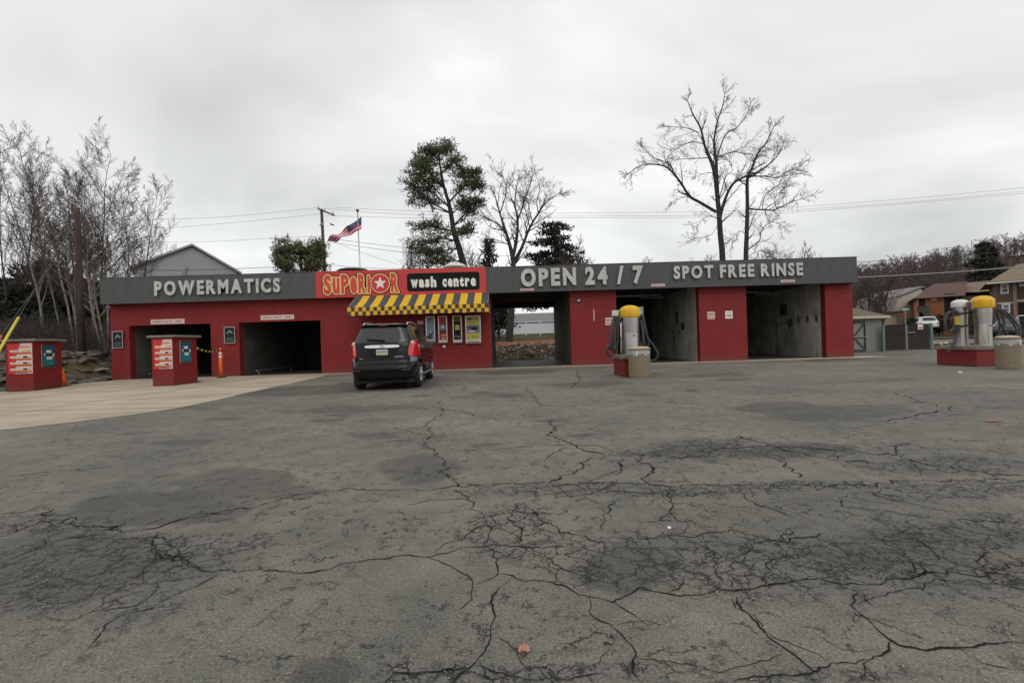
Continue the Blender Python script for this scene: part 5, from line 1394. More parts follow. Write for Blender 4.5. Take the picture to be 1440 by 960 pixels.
limb_tree('bare_oak', 'slimmer bare tree right beside the tall forked one', 'tree', Yt - 1,
    [([(1049, 470), (1049, 364), (1050, 330), (1051, 290), (1051, 252), (1058, 235), (1066, 215), (1078, 200), (1088, 178)], .24, .03, 8, 20, 0),
     ([(1053, 250), (1070, 240), (1088, 225), (1098, 212), (1102, 200)], .08, .02, 6, 16, 2)],
    [([(1053, 248), (1075, 248), (1095, 250), (1120, 240)], .07, .02, 5, 14, -2), ([(1052, 294), (1072, 295), (1090, 295), (1110, 285), (1128, 280)], .09, .02, 5, 16, 1),
     ([(1092, 293), (1090, 278), (1102, 266)], .04, .015, 4, 7, 1), ([(1072, 294), (1076, 275), (1092, 262)], .04, .015, 4, 7, -1),
     ([(1050, 352), (1068, 338), (1070, 325), (1085, 312), (1100, 318)], .06, .015, 5, 12, 1), ([(1049, 330), (1040, 325), (1028, 336)], .035, .012, 4, 7, 2), ([(1050, 362), (1070, 352), (1085, 360)], .035, .012, 4, 9, 2)],
    12, ('bark_dark', 'twig'), bB, TW, tw=.72)

# --- tall pine behind the shop sign
def pine_extra(spots, Y, clump, nn):
    def f(tr, cr, rng, B):
        pass
    return f
def pine(name, label, Y, base, trunk, limbs, seed, ln=.30, wd=.045, mat_='needles', dens=1.0, group=None):
    rng = random.Random(seed); tr, cr = MB(), MB(); B = Vector(base)
    def poly(pts, dep):
        return [at(px, py, Y + dep * i / max(1, len(pts) - 1)) - B for i, (px, py) in enumerate(pts)]
    tp_, r0, r1 = trunk; P = poly(tp_, 0); tr.tube(P, [r0 + (r1 - r0) * i / (len(P) - 1) for i in range(len(P))], 9, cap=False)
    more = [([(px + rng.uniform(-7, 7), py + rng.uniform(-9, 9)) if i_ else (px, py) for i_, (px, py) in enumerate(pts)], -dep + rng.uniform(-1, 1), r_ * .7, size) for pts, dep, r_, size in limbs]
    for pts, dep, r_, size in limbs + more:
        P = poly(pts, dep); n = len(P); tr.tube(P, [r_ * (1 - .8 * i / (n - 1)) for i in range(n)], 5, cap=False)
        L_ = sum((P[i + 1] - P[i]).length for i in range(n - 1))
        kk = int(10 + L_ * 6 * dens)
        for j in range(kk):
            t = .28 + .72 * rng.random() ** .9; f = t * (n - 1); i = min(n - 2, int(f)); pp = P[i].lerp(P[i + 1], f - i)
            d = Vector((rng.gauss(0, 1), rng.gauss(0, 1.0), rng.gauss(.0, .5))).normalized() * size * rng.uniform(.3, 1.0)
            e = pp + d; tr.tube([pp, pp + d * .5 + Vector((0, 0, rng.uniform(-.08, .12))), e], [.03, .02, .01], 3, cap=False)
            needles(cr, e, .30, int(13 * dens), rng, ln, wd)
            if rng.random() < .6: needles(cr, pp + d * .55, .24, int(8 * dens), rng, ln, wd)
    t = thing(name, label, 'tree', base, group); tr.build('trunk', 'bark_dark', t, local=True, smooth=True); cr.build('crown', mat_, t, local=True)
    return t
Yp = 38.0
pb = base_at(665, Yp)
pine('pine_tree', 'tall leaning pine with open crown behind the red shop sign', Yp, pb,
    ([(672, 480), (662, 410), (653, 376), (646, 350), (638, 325), (634, 300), (631, 285), (624, 262), (619, 235), (617, 212)], .36, .05),
    [([(634, 300), (612, 288), (595, 278), (578, 277)], 2, .08, 1.1), ([(631, 285), (645, 270), (655, 258), (665, 248)], -2, .09, 1.0), ([(655, 258), (668, 265), (676, 262)], 1, .04, .9),
     ([(625, 265), (610, 250), (600, 240), (590, 230)], -1.5, .08, 1.1), ([(620, 245), (632, 232), (640, 222), (646, 215)], 1, .06, 1.0), ([(618, 225), (606, 218), (598, 214)], 1, .05, 1.0), ([(617, 218), (622, 211), (628, 207)], -1, .04, .9),
     ([(619, 235), (634, 236), (655, 240), (668, 246)], 2, .05, .8), ([(630, 290), (608, 270), (585, 262), (577, 258)], -2, .07, 1.0), ([(637, 318), (655, 300), (668, 290), (674, 280)], 1.5, .08, 1.1), ([(634, 302), (652, 286), (662, 282)], -2, .06, .9),
     ([(638, 325), (620, 322), (602, 318), (585, 322)], 2, .08, 1.2), ([(640, 335), (655, 326), (662, 320)], 2, .04, .8), ([(641, 338), (620, 335), (600, 338), (580, 342)], -2, .08, 1.3), ([(645, 348), (625, 352), (605, 352), (588, 356)], 1.5, .07, 1.3),
     ([(650, 366), (630, 368), (610, 366), (596, 370)], -1.5, .06, 1.2), ([(624, 262), (610, 262), (592, 250), (580, 240)], 1.5, .05, 1.0), ([(617, 214), (612, 210), (607, 209)], 0, .04, .9), ([(619, 230), (600, 228), (586, 226)], 2, .05, .9)],
    21, ln=.26, wd=.036, dens=.85)
# broad pine left of the flagpole
Yq = 40.0; pb = base_at(425, Yq)
pine('pine_tree', 'rounded green pine showing above roof left of utility pole', Yq, pb,
    ([(428, 480), (425, 395), (423, 370), (420, 352)], .25, .06),
    [([(424, 385), (408, 375), (395, 362), (390, 356)], 1, .06, 1.0), ([(423, 375), (410, 362), (402, 352), (398, 348)], -1, .06, 1.0), ([(421, 360), (418, 350), (414, 344)], 1, .05, 1.0), ([(422, 368), (430, 356), (432, 347)], -1, .05, .9), ([(424, 380), (438, 368), (445, 358), (447, 345)], 1, .06, .9), ([(424, 388), (440, 380), (452, 372)], -1, .05, .9), ([(424, 384), (436, 376), (444, 368)], 2, .05, .9), ([(424, 388), (405, 382), (394, 372)], 2, .05, .9), ([(446, 362), (447, 348), (447, 340)], 0, .03, .5)],
    23, ln=.24, wd=.038, mat_='needles_olive')
# --- conifers with layered branches
def conifer(label, base, h, r, seed, mat_='needles_dark', dens=1.0, group=None, name='spruce_tree', open_=.0, ln=.32, wd=.07, shapep=.85):
    rng = random.Random(seed); tr, cr = MB(), MB()
    tr.tube([(0, 0, -.3), (0, 0, h * .5), (rng.uniform(-.1, .1), 0, h)], [h * .02 + .05, h * .012 + .03, .02], 7, cap=False)
    z = h * .06 + open_; 
    while z < h * .985:
        t = z / h; rr = r * (1 - t) ** shapep * rng.uniform(.75, 1.1) + .12
        for j in range(int(5 + 5 * (1 - t))):
            a = rng.uniform(0, 6.283); lr = rr * rng.uniform(.6, 1.1); dz = -.12 * lr + rng.uniform(-.1, .2)
            e = Vector((lr * math.cos(a), lr * math.sin(a), z + dz)); s_ = Vector((0, 0, z))
            tr.tube([s_, s_.lerp(e, .5) + Vector((0, 0, .05)), e], [.035, .022, .01], 3, cap=False)
            for q in np.linspace(.25, 1, max(2, int(lr * 1.8))):
                needles(cr, s_.lerp(e, q), .28 + .10 * lr, int(11 * dens), rng, ln, wd, .5)
        z += h * .035 + .06
    t = thing(name, label, 'tree', base, group); tr.build('trunk', 'bark_dark', t, local=True); cr.build('crown', mat_, t, local=True); return t
b_ = base_at(784, 49); conifer('dark bushy evergreen showing above the fascia near OPEN', b_, h_for(772, 308, 49), 5.6, 31, name='evergreen_tree', open_=2.6, shapep=.5, mat_='needles_dark', dens=1.6, ln=.36, wd=.085)
b_ = base_at(702, 39); conifer('low dark evergreen boughs seen at top left of the open bay', b_, h_for(702, 398, 39), 1.5, 36, dens=.9, open_=.9, name='evergreen_tree')
b_ = base_at(691, 42); conifer('small pointed spruce between pine and bare tree', b_, h_for(691, 337, 42), 2.2, 32, dens=.8)
b_ = base_at(1388, 70); conifer('tall dark spruce behind the brick townhouse on the right', b_, h_for(1388, 341, 70), 5.2, 33, dens=1.8, ln=.5, wd=.14, shapep=.7)
# --- centre bare tree
Yc = 36.0; bC = base_at(732, Yc)
limb_tree('bare_maple', 'spreading bare tree right of the pine, trunk seen through open bay', 'tree', Yc,
    [([(716, 480), (719, 440), (721, 400), (722, 370), (717, 345), (711, 325), (703, 300), (696, 275)], .30, .03, 9, 18, 0), ([(720, 365), (726, 340), (728, 310), (724, 285), (728, 255)], .16, .025, 7, 16, 1), ([(724, 370), (735, 345), (745, 320), (757, 300), (768, 285), (785, 272)], .14, .02, 6, 16, -1)],
    [([(711, 325), (695, 312), (680, 305), (672, 300)], .07, .015, 5, 10, 2), ([(728, 310), (737, 285), (745, 262), (750, 245)], .07, .015, 5, 12, 2), ([(745, 320), (740, 300), (735, 282)], .05, .015, 5, 9, -2), ([(717, 345), (700, 338), (685, 335)], .05, .015, 5, 9, 3), ([(757, 300), (755, 280), (762, 262)], .05, .015, 5, 9, 2), ([(703, 300), (712, 270), (708, 250)], .05, .015, 5, 8, -1)],
    14, ('bark_dark', 'twig'), bC, TW, tw=.72)
bt = base_at(700.5, 38)
def th_tree(px, pytop, Y, seed, label, prm=SHRUB, r=.08, mats=('bark_brown', 'twig'), name='bare_tree', lean=(0, 0)):
    b = base_at(px, Y); return bare_tree(name, label, 'tree', b, h_for(px, pytop, Y) * (.80 if prm is SHRUB else .80), r, prm, seed, mats, lean)
th_tree(576, 338, 40, 41, 'low bare bush-like tree left of the leaning pine', r=.10)
th_tree(600, 345, 43, 42, 'bare thicket tree directly below the pine crown', r=.10)
th_tree(655, 340, 40, 43, 'bare low tree between pine trunk and the small spruce', r=.10)
th_tree(827, 335, 40, 44, 'small rounded bare tree right of the dark evergreen', r=.09)
th_tree(800, 350, 42, 45, 'bare low tree just behind the dark evergreen', r=.09)
for i, (px, py, lab) in enumerate(((905, 362, 'tip of a bare tree above fascia just right of the 7'), (985, 352, 'bare shrub left of the tall forked trunk above the fascia'), (1085, 340, 'bare twiggy shrub right of the slim tree above the fascia'),
        (1112, 344, 'bare shrub above the fascia over the letters RIN'), (1135, 342, 'bare shrub above the fascia over the final letter E'), (1218, 376, 'bare tree just past the right end of the fascia'), (1240, 380, 'bare tree behind the grey shed roof'), (1232, 405, 'low bare brush behind the shed roof ridge'))):
    th_tree(px, py, 44 + (i * 7) % 5, 50 + i, lab, r=.09, mats=('bark_brown', 'twig'))
# --- left side: birches and other bare trees
LT = [(8, 200, 30, (.02, 0), 'pale bare birch leaning at the extreme left edge'), (38, 172, 31, (-.10, 0), 'tallest bare birch near the left edge'), (62, 215, 29, (-.12, 0), 'bare birch just left of the cut pole'), (88, 190, 31, (-.16, 0), 'bare birch right behind the left kiosk'),
      (150, 196, 30, (-.04, 0), 'tall bare birch right of the cut pole'), (132, 235, 28, (.06, 0), 'slim bare birch touching the cut pole'), (178, 235, 31, (.03, 0), 'bare tree above the left end of the fascia'), (200, 262, 33, (.05, 0), 'smaller bare tree before the gabled grey house'), (110, 250, 33, (0, 0), 'faint bare tree directly behind the cut pole')]
for i, (px, py, Y, ln_, lab) in enumerate(LT):
    b = base_at(px, Y); h = h_for(px, py, Y) * 1.05
    P_ = dict(BIRCH); 
    bare_tree('birch_tree', lab, 'tree', b, h * .92, .060 + .010 * (i % 3), P_, 70 + i, ('bark_birch' if i in (2, 3, 5, 6) else 'bark_brown', 'twig_pale' if i % 2 else 'twig'), lean=ln_)
# slanted pale stems by the building corner
for i, (pts, lab) in enumerate((([(153, 515), (140, 480), (128, 430), (125, 400), (122, 370)], 'pale slanted birch stem near the building corner'), ([(152, 508), (152, 460), (151, 420), (148, 380), (145, 350)], 'straight pale birch stem touching the building corner'),
        ([(150, 505), (144, 470), (134, 420), (130, 370)], 'second slanted birch stem beside the cut pole'), ([(105, 475), (95, 430), (85, 390), (78, 350), (72, 320)], 'long pale birch stem slanting up behind the left kiosk'), ([(111, 470), (103, 430), (96, 400), (92, 360)], 'thin grey stem slanting beside the cut pole'))):
    Y = 24.0 + i * .7; P = [at(p[0], p[1], Y) for p in pts]; rng = random.Random(90 + i)
    P[0].z = th(P[0].x, P[0].y) - .1
    t = thing('birch_tree', lab, 'tree', tuple(P[0])); tr, cr = MB(), MB()
    Q = [p - P[0] for p in P]; tr.tube(Q, [.055, .05, .045, .038, .03][:len(Q)], 7, cap=False)
    for j in range(9):
        a = Q[-2].lerp(Q[-1], rng.random()) if j > 3 else Q[-3].lerp(Q[-2], rng.random())
        grow(tr, cr, a, Vector((rng.gauss(0, .6), rng.gauss(0, .6), 1)), rng.uniform(2, 4.5), .03, 1, rng, BIRCH)
    tr.build('trunk', 'bark_birch', t, local=True, smooth=True); cr.build('crown', 'twig', t, local=True)
# dark evergreens at the left
for i, (px, py, Y, r_, lab) in enumerate(((62, 365, 34, 3.4, 'dark evergreen behind the left kiosk'), (5, 395, 36, 4.2, 'dark evergreen at the extreme left edge'), (95, 385, 36, 3.0, 'dark evergreen behind the cut wooden pole'), (135, 400, 37, 2.8, 'dark evergreen left of the building corner'), (32, 410, 31, 2.8, 'low dark evergreen above the left kiosk roof'))):
    b = base_at(px, Y); conifer(lab, b, h_for(px, py, Y), r_, 100 + i, name='evergreen_tree', dens=1.25, shapep=.45, wd=.09, ln=.4)
# brambly undergrowth along the left bank: nobody could count it
ub = MB(); uc = MB(); rng = random.Random(5)
for k in range(260):
    px = rng.uniform(-40, 170); Y = rng.uniform(23.0, 32); x = X_at(px, Y)
    if x > -18.9: continue
    z = th(x, Y); n = 4
    for j in range(5):
        d = Vector((rng.gauss(0, .5), rng.gauss(0, .5), 1.0)).normalized(); L_ = rng.uniform(.5, 2.4)
        p0 = Vector((x + rng.gauss(0, .3), Y + rng.gauss(0, .3), z - .05)); p1 = p0 + d * L_ * .5 + Vector((rng.gauss(0, .1), 0, 0)); p2 = p1 + (d + Vector((rng.gauss(0, .4), rng.gauss(0, .4), -.2))) * L_ * .5
        ub.tube([p0, p1, p2], [.014, .011, .007], 3, cap=False)
        for q in range(3):
            s_ = p0.lerp(p2, rng.uniform(.3, 1)); e = s_ + Vector((rng.gauss(0, .35), rng.gauss(0, .35), rng.gauss(.15, .25))); ub.tube([s_, e], [.008, .005], 3, cap=False)
tag(ub.build('undergrowth', 'twig_dark'), 'tangled bare brush covering the left bank', 'brush', kind='stuff')

# --- wooded hill at the right: far-off wood reads as one mass
rng = random.Random(8); wood = MB()
tmpl = []
for k in range(4):
    a, b = MB(), MB(); FAR = dict(seg=[3, 3, 2, 2], wob=[.05, .14, .18, .2], up=[.03, .05, .03, 0], tap=[.8, .8, .7, .5], sides=[4, 3, 3, 3], num=[1, 13, 8, 6], start=[0, .2, .1, .1], ang=[0, 50, 48, 45], len=[1, .48, .5, .5], rr=.5, minr=.04, trunk_lev=9)
    grow(a, a, Vector((0, 0, -.5)), Vector((0, 0, 1)), 9.0, .16, 0, random.Random(200 + k), FAR); tmpl.append((np.array(a.v), a.f))
WV = []; WF = []; off = 0
for k in range(420):
    Y = rng.uniform(85, 235) if k > 60 else rng.uniform(78, 110)
    px = rng.uniform(1190, 1500) if k % 6 else rng.uniform(1190, 1560)
    x = X_at(px, Y); z = th(x, Y); v, f = tmpl[k % 4]; a = rng.uniform(0, 6.28); s_ = rng.uniform(.75, 1.25)
    ca_, sa_ = math.cos(a), math.sin(a)
    nv_ = np.stack([(v[:, 0] * ca_ - v[:, 1] * sa_) * s_ + x, (v[:, 0] * sa_ + v[:, 1] * ca_) * s_ + Y, v[:, 2] * s_ + z], -1)
    WV.append(nv_); WF += [tuple(i + off for i in q_) for q_ in f]; off += len(nv_)
wood.v = [tuple(p) for p in np.concatenate(WV)]; wood.f = WF; wood.m = [0] * len(WF)
mat('far_twig', (0.125, 0.088, 0.082), 0.95, c2=(.07, .052, .046), vscale=.06)
tag(wood.build('woodland', 'far_twig'), 'bare brown woodland covering the hillside at the right', 'woodland', kind='stuff')

# ------------------------------------------------------------------ stone banks
def rock_mesh(seed, m, sq=(1, .8, .6)):
    rg = random.Random(seed); bm = bmesh.new()
    for _ in range(16):
        v = Vector((rg.gauss(0, 1), rg.gauss(0, 1), rg.gauss(0, 1))).normalized() * rg.uniform(.8, 1.0)
        bm.verts.new((v.x * sq[0] * .5, v.y * sq[1] * .5, v.z * sq[2] * .5))
    bmesh.ops.convex_hull(bm, input=bm.verts)
    for v in [v for v in bm.verts if not v.link_faces]: bm.verts.remove(v)
    me = bpy.data.meshes.new('rock'); bm.to_mesh(me); bm.free(); me.materials.append(MATS[m]); return me
RK = [rock_mesh(i, ('rock', 'rock', 'rock_red', 'rock_pale')[i % 4]) for i in range(12)]
RKl = [rock_mesh(40 + i, 'rock', (1.25, .8, .42)) for i in range(8)]
RKd = [rock_mesh(60 + i, ('rock_red', 'rock', 'rock_pale', 'rock_pale', 'rock_red')[i % 5]) for i in range(10)]
def place_rock(parent, me, x, y, z, s_, rng):
    o = bpy.data.objects.new('rock', me); col.objects.link(o); o.parent = parent
    o.location = Vector((x, y, z)) - parent.location; o.scale = (s_, s_ * rng.uniform(.8, 1.1), s_ * rng.uniform(.7, 1)); o.rotation_euler = (rng.uniform(-.25, .25), rng.uniform(-.25, .25), rng.uniform(0, 6.28)); return o
sb = thing('stone_bank', 'grey boulder bank at the left behind kiosk and cut pole', 'stone bank', (-18.6, 18, 0))
rng = random.Random(2)
# bank face facing +x and continuing round to the building corner
for k in range(230):
    y = rng.uniform(13.0, 24.5); u = rng.random() ** .9
    x = -18.05 - u * 2.4 - max(0, y - 21) * .15
    if y > 21.2 and x > -18.4: x -= .5
    z = max(th(x, y), 0) + .0
    place_rock(sb, RKl[k % 8], x, y, z + .02, rng.uniform(.35, .85), rng)
# larger flat slabs near the corner
for px, py, s_ in ((120, 531, 1.3), (135, 529, 1.1), (147, 527, .9), (110, 524, 1.0), (128, 522, 1.2), (142, 520, 1.0), (105, 533, .9)):
    p = gnd(px, py, .12); place_rock(sb, RKl[int(px) % 8], min(p.x, -18.3), p.y, .15 + (531 - py) * .02, s_, rng)
bx_ = bx('plank', 'wood_grey', 0, 1, 0, 1, 0, 1)   # placeholder mesh replaced below
bpy.data.objects.remove(bx_)
pa, pb_ = at(124, 521, 21.9), at(155, 517.5, 21.9)
t = MB().bar(pa, pb_, .18, .05, 0).build('plank', 'rock_pale'); tag(t, 'pale weathered plank lying on the stones by the building corner', 'plank')

# rip-rap behind the open bay
rr_ = thing('riprap_bank', 'broken stone slope seen through the open wash bay', 'stone bank', (0, 31, 0))
rng = random.Random(4)
for k in range(290):
    y = 29.9 + 3.3 * rng.random(); x = rng.uniform(-2.4, 5.2)
    place_rock(rr_, RKd[k % 10], x, y, th(x, y) + .03, rng.uniform(.18, .42), rng)
sm_ = MB()
for k in range(1500):
    y = 29.8 + 3.8 * rng.random(); x = rng.uniform(-4, 7); z = th(x, y) + .02; s_ = rng.uniform(.05, .12)
    P = [(x + rng.uniform(-s_, s_), y + rng.uniform(-s_, s_), z + rng.uniform(0, s_)) for _ in range(4)]
    sm_.f += [(len(sm_.v), len(sm_.v) + 1, len(sm_.v) + 2), (len(sm_.v), len(sm_.v) + 2, len(sm_.v) + 3), (len(sm_.v), len(sm_.v) + 1, len(sm_.v) + 3), (len(sm_.v) + 1, len(sm_.v) + 2, len(sm_.v) + 3)]; sm_.v += P; sm_.m += [k % 2] * 4
tag(sm_.build('gravel', ['rock_red', 'rock_pale'], rr_), kind='stuff')
for (px, py, w_, h__, lab) in ((740, 494.5, 1.15, .62, 'big pale angular boulder behind the open bay'), (694, 492, .9, .75, 'pale boulder half hidden by the open bay jamb')):
    Y = 30.6; p = at(px, py, Y); me = rock_mesh(int(px), 'rock_pale', (w_, .8, h__)); o = bpy.data.objects.new('boulder', me); col.objects.link(o); o.location = (p.x, Y, p.z); o.rotation_euler = (0, .12, .2); tag(o, lab, 'boulder')
# mulch and lawn sheets draped over the slope
def drape(name, x0, x1, y0, y1, m, lift=.02, st=.6):
    X_ = np.arange(x0, x1 + .01, st); Y_ = np.arange(y0, y1 + .01, st); mb = MB(); mb.v = [(x, y, th(x, y) + lift) for y in Y_ for x in X_]; n = len(X_)
    for j in range(len(Y_) - 1):
        for i in range(n - 1): mb.f.append((j * n + i, j * n + i + 1, (j + 1) * n + i + 1, (j + 1) * n + i)); mb.m.append(0)
    return tag(mb.build(name, m, smooth=True), kind='structure')
drape('mulch_bed', -15, 14, 32.8, 37.4, 'mulch', .05)
drape('lawn', -16, 14, 37.5, 62, 'lawn', .05, 1.2)
# brown trunk behind, and white vinyl fence
Yf = 46.0
fn = thing('vinyl_fence', 'long white vinyl fence beyond the lawn, seen through the bay', 'fence', (2, Yf, th(2, Yf)))
xa, xb2 = X_at(640, Yf), X_at(860, Yf)
fz0 = Z_at(760, 468.5, Yf); fz1 = Z_at(760, 454.5, Yf); fz2 = Z_at(760, 451.8, Yf)
n = int((xb2 - xa) / 1.35); wpn = (xb2 - xa) / n; base_o = None
for i in range(n):
    if base_o is None: base_o = MB().box(.06, wpn - .06, -.02, .02, 0, fz1 - fz0).build('fence_panel', 'white_vinyl', fn, local=True); o = base_o
    else: o = bpy.data.objects.new('fence_panel', base_o.data); col.objects.link(o); o.parent = fn
    o.location = (xa + i * wpn - fn.location.x, 0, fz0 - fn.location.z)
base_o = None
for i in range(n + 1):
    if base_o is None: base_o = MB().box(-.06, .06, -.06, .06, -.6, fz2 - fz0 + .06).build('fence_post', 'white_vinyl', fn, local=True); o = base_o
    else: o = bpy.data.objects.new('fence_post', base_o.data); col.objects.link(o); o.parent = fn
    o.location = (xa + i * wpn - fn.location.x, 0, fz0 - fn.location.z)
bx('top_rail', 'white_vinyl', xa, xb2, Yf - .03, Yf + .03, fz2 - .06, fz2 + .02, fn)

# ------------------------------------------------------------------ houses
def window(parent, x0, x1, z0, z1, y, m='white_trim', fw=.08, sash=True):
    w_ = MB().box(x0 - fw, x1 + fw, y - .05, y - .004, z0 - fw, z0).box(x0 - fw, x1 + fw, y - .05, y - .004, z1, z1 + fw).box(x0 - fw, x0, y - .05, y - .004, z0, z1).box(x1, x1 + fw, y - .05, y - .004, z0, z1)
    if sash: w_.box(x0, x1, y - .045, y - .006, (z0 + z1) / 2 - .025, (z0 + z1) / 2 + .025)
    f = w_.build('window', m, parent)
    g_ = MB().box(x0, x1, y - .02, y - .008, z0, z1).build('pane', 'window_glass', None); 
    L0 = parent.location
    me = g_.data; me.transform(Matrix.Translation(-L0)); g_.parent = f
    return f
def siding(x0, x1, z0, z1, y, topf=None, step=.2, mb=None):
    """clapboards, each a wedge standing proud"""
    mb = mb or MB(); z = z0
    while z < z1 - .01:
        a, b = x0, x1
        if topf:
            a, b = topf(z + step)
            if b - a < .15: break
        mb.box(a, b, y - .02, y, z + .004, min(z + step - .02, z1)); z += step
    return mb
# grey gabled house behind the tunnel bays
Yh = 50.0
A, Bp, Cp = at(187, 377, Yh), at(270, 345, Yh), at(343, 381, Yh)
hx0, hx1 = A.x + .4, Cp.x - .4; ez = (A.z + Cp.z) / 2; rz = Bp.z; rxm = Bp.x
hs_ = thing('gabled_house', 'pale grey gabled house rising behind the left fascia', 'house', ((hx0 + hx1) / 2, Yh, th((hx0 + hx1) / 2, Yh)))
hs_.rotation_euler = (0, 0, R(34)); hs_.scale = (.82, 1, 1)
gz = hs_.location.z - .3
mb = MB(); mb.add([(hx0, Yh, gz), (hx1, Yh, gz), (hx1, Yh, ez), (rxm, Yh, rz - .1), (hx0, Yh, ez), (hx0, Yh + 9, gz), (hx1, Yh + 9, gz), (hx1, Yh + 9, ez), (rxm, Yh + 9, rz - .1), (hx0, Yh + 9, ez)],
    [(0, 1, 2, 3, 4), (9, 8, 7, 6, 5), (0, 4, 9, 5), (1, 6, 7, 2)]); mb.build('wall', 'siding_grey', hs_)
sl_ = lambda z: ((hx0, hx1) if z < ez else (hx0 + (rxm - hx0) * (z - ez) / (rz - .1 - ez), hx1 - (hx1 - rxm) * (z - ez) / (rz - .1 - ez)))
tag(siding(hx0, hx1, gz + .3, rz, Yh, sl_, .22).build('siding', 'siding_grey', hs_), kind='stuff')
mb = MB()
for (xa_, za_, xb_, zb2) in ((hx0 - .5, ez - .22, rxm, rz), (hx1 + .5, ez - .22, rxm, rz)):
    mb.add([(xa_, Yh - .35, za_), (xb_, Yh - .35, zb2), (xb_, Yh + 9.3, zb2), (xa_, Yh + 9.3, za_), (xa_, Yh - .35, za_ + .18), (xb_, Yh - .35, zb2 + .18), (xb_, Yh + 9.3, zb2 + .18), (xa_, Yh + 9.3, za_ + .18)],
        [(0, 1, 2, 3), (7, 6, 5, 4), (0, 4, 5, 1), (1, 5, 6, 2), (2, 6, 7, 3), (3, 7, 4, 0)])
mb.build('roof', 'shingle_grey', hs_, normals=True)
mb = MB(); mb.bar((hx0 - .5, Yh - .37, ez - .14), (rxm, Yh - .37, rz + .08), .05, .20); mb.bar((hx1 + .5, Yh - .37, ez - .14), (rxm, Yh - .37, rz + .08), .05, .20); mb.build('barge_board', 'siding_grey', hs_)

# house behind white fence: grey roof seen through the bay
Yr = 62.0
xa, xb2 = X_at(590, Yr), X_at(870, Yr); za = Z_at(760, 452, Yr); zb = Z_at(760, 443, Yr)
rh = thing('bungalow', 'low bungalow roof just above the white vinyl fence', 'house', ((xa + xb2) / 2, Yr, th(2, Yr)))
bx('wall', 'siding_tan', xa + .5, xb2 - .5, Yr, Yr + 7, th(2, Yr) - .5, za, rh)
MB().add([(xa, Yr - .4, za), (xb2, Yr - .4, za), (xb2, Yr + 7.4, za), (xa, Yr + 7.4, za), (xa + 2, Yr + 3.5, zb + .5), (xb2 - 2, Yr + 3.5, zb + .5)], [(0, 1, 5, 4), (1, 2, 5), (2, 3, 4, 5), (3, 0, 4), (3, 2, 1, 0)]) if False else None
mb = MB(); mb.add([(xa, Yr - .4, za), (xb2, Yr - .4, za), (xb2, Yr + 7.4, za), (xa, Yr + 7.4, za), (xa + 2, Yr + 3.5, zb + .5), (xb2 - 2, Yr + 3.5, zb + .5)], [(0, 1, 5, 4), (1, 2, 5), (2, 3, 4, 5), (3, 0, 4), (3, 2, 1, 0)]); mb.build('roof', 'shingle_grey', rh)

# shed at the right end
Ys = 26.2
sx0, sx1 = X_at(1192, Ys), X_at(1240, Ys); sz1 = Z_at(1220, 445, Ys); srz = Z_at(1215, 430, Ys + 1.4)
sh = thing('storage_shed', 'grey board storage shed with braced door past the right bay', 'shed', ((sx0 + sx1) / 2, Ys, 0))
bx('wall', 'shed_wall', sx0, sx1, Ys, Ys + 3, -.02, sz1, sh)
nb = int((sx1 - sx0) / .16); pn = None
for i in range(nb):
    w_ = (sx1 - sx0) / nb
    if pn is None: pn = MB().box(0.006, w_ - .006, -.018, -.002, 0, sz1 - .08).build('board', 'shed_wall', sh, local=True); o = pn
    else: o = bpy.data.objects.new('board', pn.data); col.objects.link(o); o.parent = sh
    o.location = (sx0 + i * w_ - sh.location.x, rb.uniform(-.003, .003), .02)
mb = MB(); xo = .25
mb.add([(sx0 - xo, Ys - .3, sz1), (sx1 + xo, Ys - .3, sz1), (sx1 + xo, Ys + 3.3, sz1), (sx0 - xo, Ys + 3.3, sz1), (sx0 - xo, Ys + 1.5, srz), (sx1 - .9, Ys + 1.5, srz)], [(0, 1, 5, 4), (1, 2, 5), (2, 3, 4, 5), (3, 0, 4), (3, 2, 1, 0)]); mb.build('roof', 'shingle_olive', sh)
bx('fascia_board', 'siding_tan', sx0 - xo, sx1 + xo, Ys - .33, Ys - .303, sz1 - .12, sz1 + .02, sh)
d0, d1 = X_at(1199.5, Ys), X_at(1214.5, Ys); dz = Z_at(1207, 453, Ys)
dr_ = bx('door', 'shed_wall', d0, d1, Ys - .05, Ys - .022, .05, dz, sh)
tm = MB(); yy_ = Ys - .075
def tb_(a, b): tm.bar((a[0], yy_, a[1]), (b[0], yy_, b[1]), .04, .11)
tb_((d0, .1), (d1 + .05, .1)); tb_((d0, dz), (d1 + .05, dz)); tb_((d1, .05), (d1, dz)); tb_((d0, dz * .5), (d1 + .05, dz * .5)); 
tm.bar((d0, yy_ + .002, dz * .52), (d1, yy_ + .002, dz * .97), .035, .09); tm.bar((d0, yy_ + .002, dz * .48), (d1, yy_ + .002, dz * .08), .035, .09)
tm.build('door_brace', 'shed_trim', sh)
bx('hinge', 'galvanised', d0 - .1, d1 + .2, yy_ - .035, yy_ - .022, dz * .5 + .0, dz * .5 + .05, sh)
bx('corner_post', 'shed_trim', sx1 + .004, sx1 + .10, Ys - .03, Ys + .08, 0, sz1 - .02, sh)

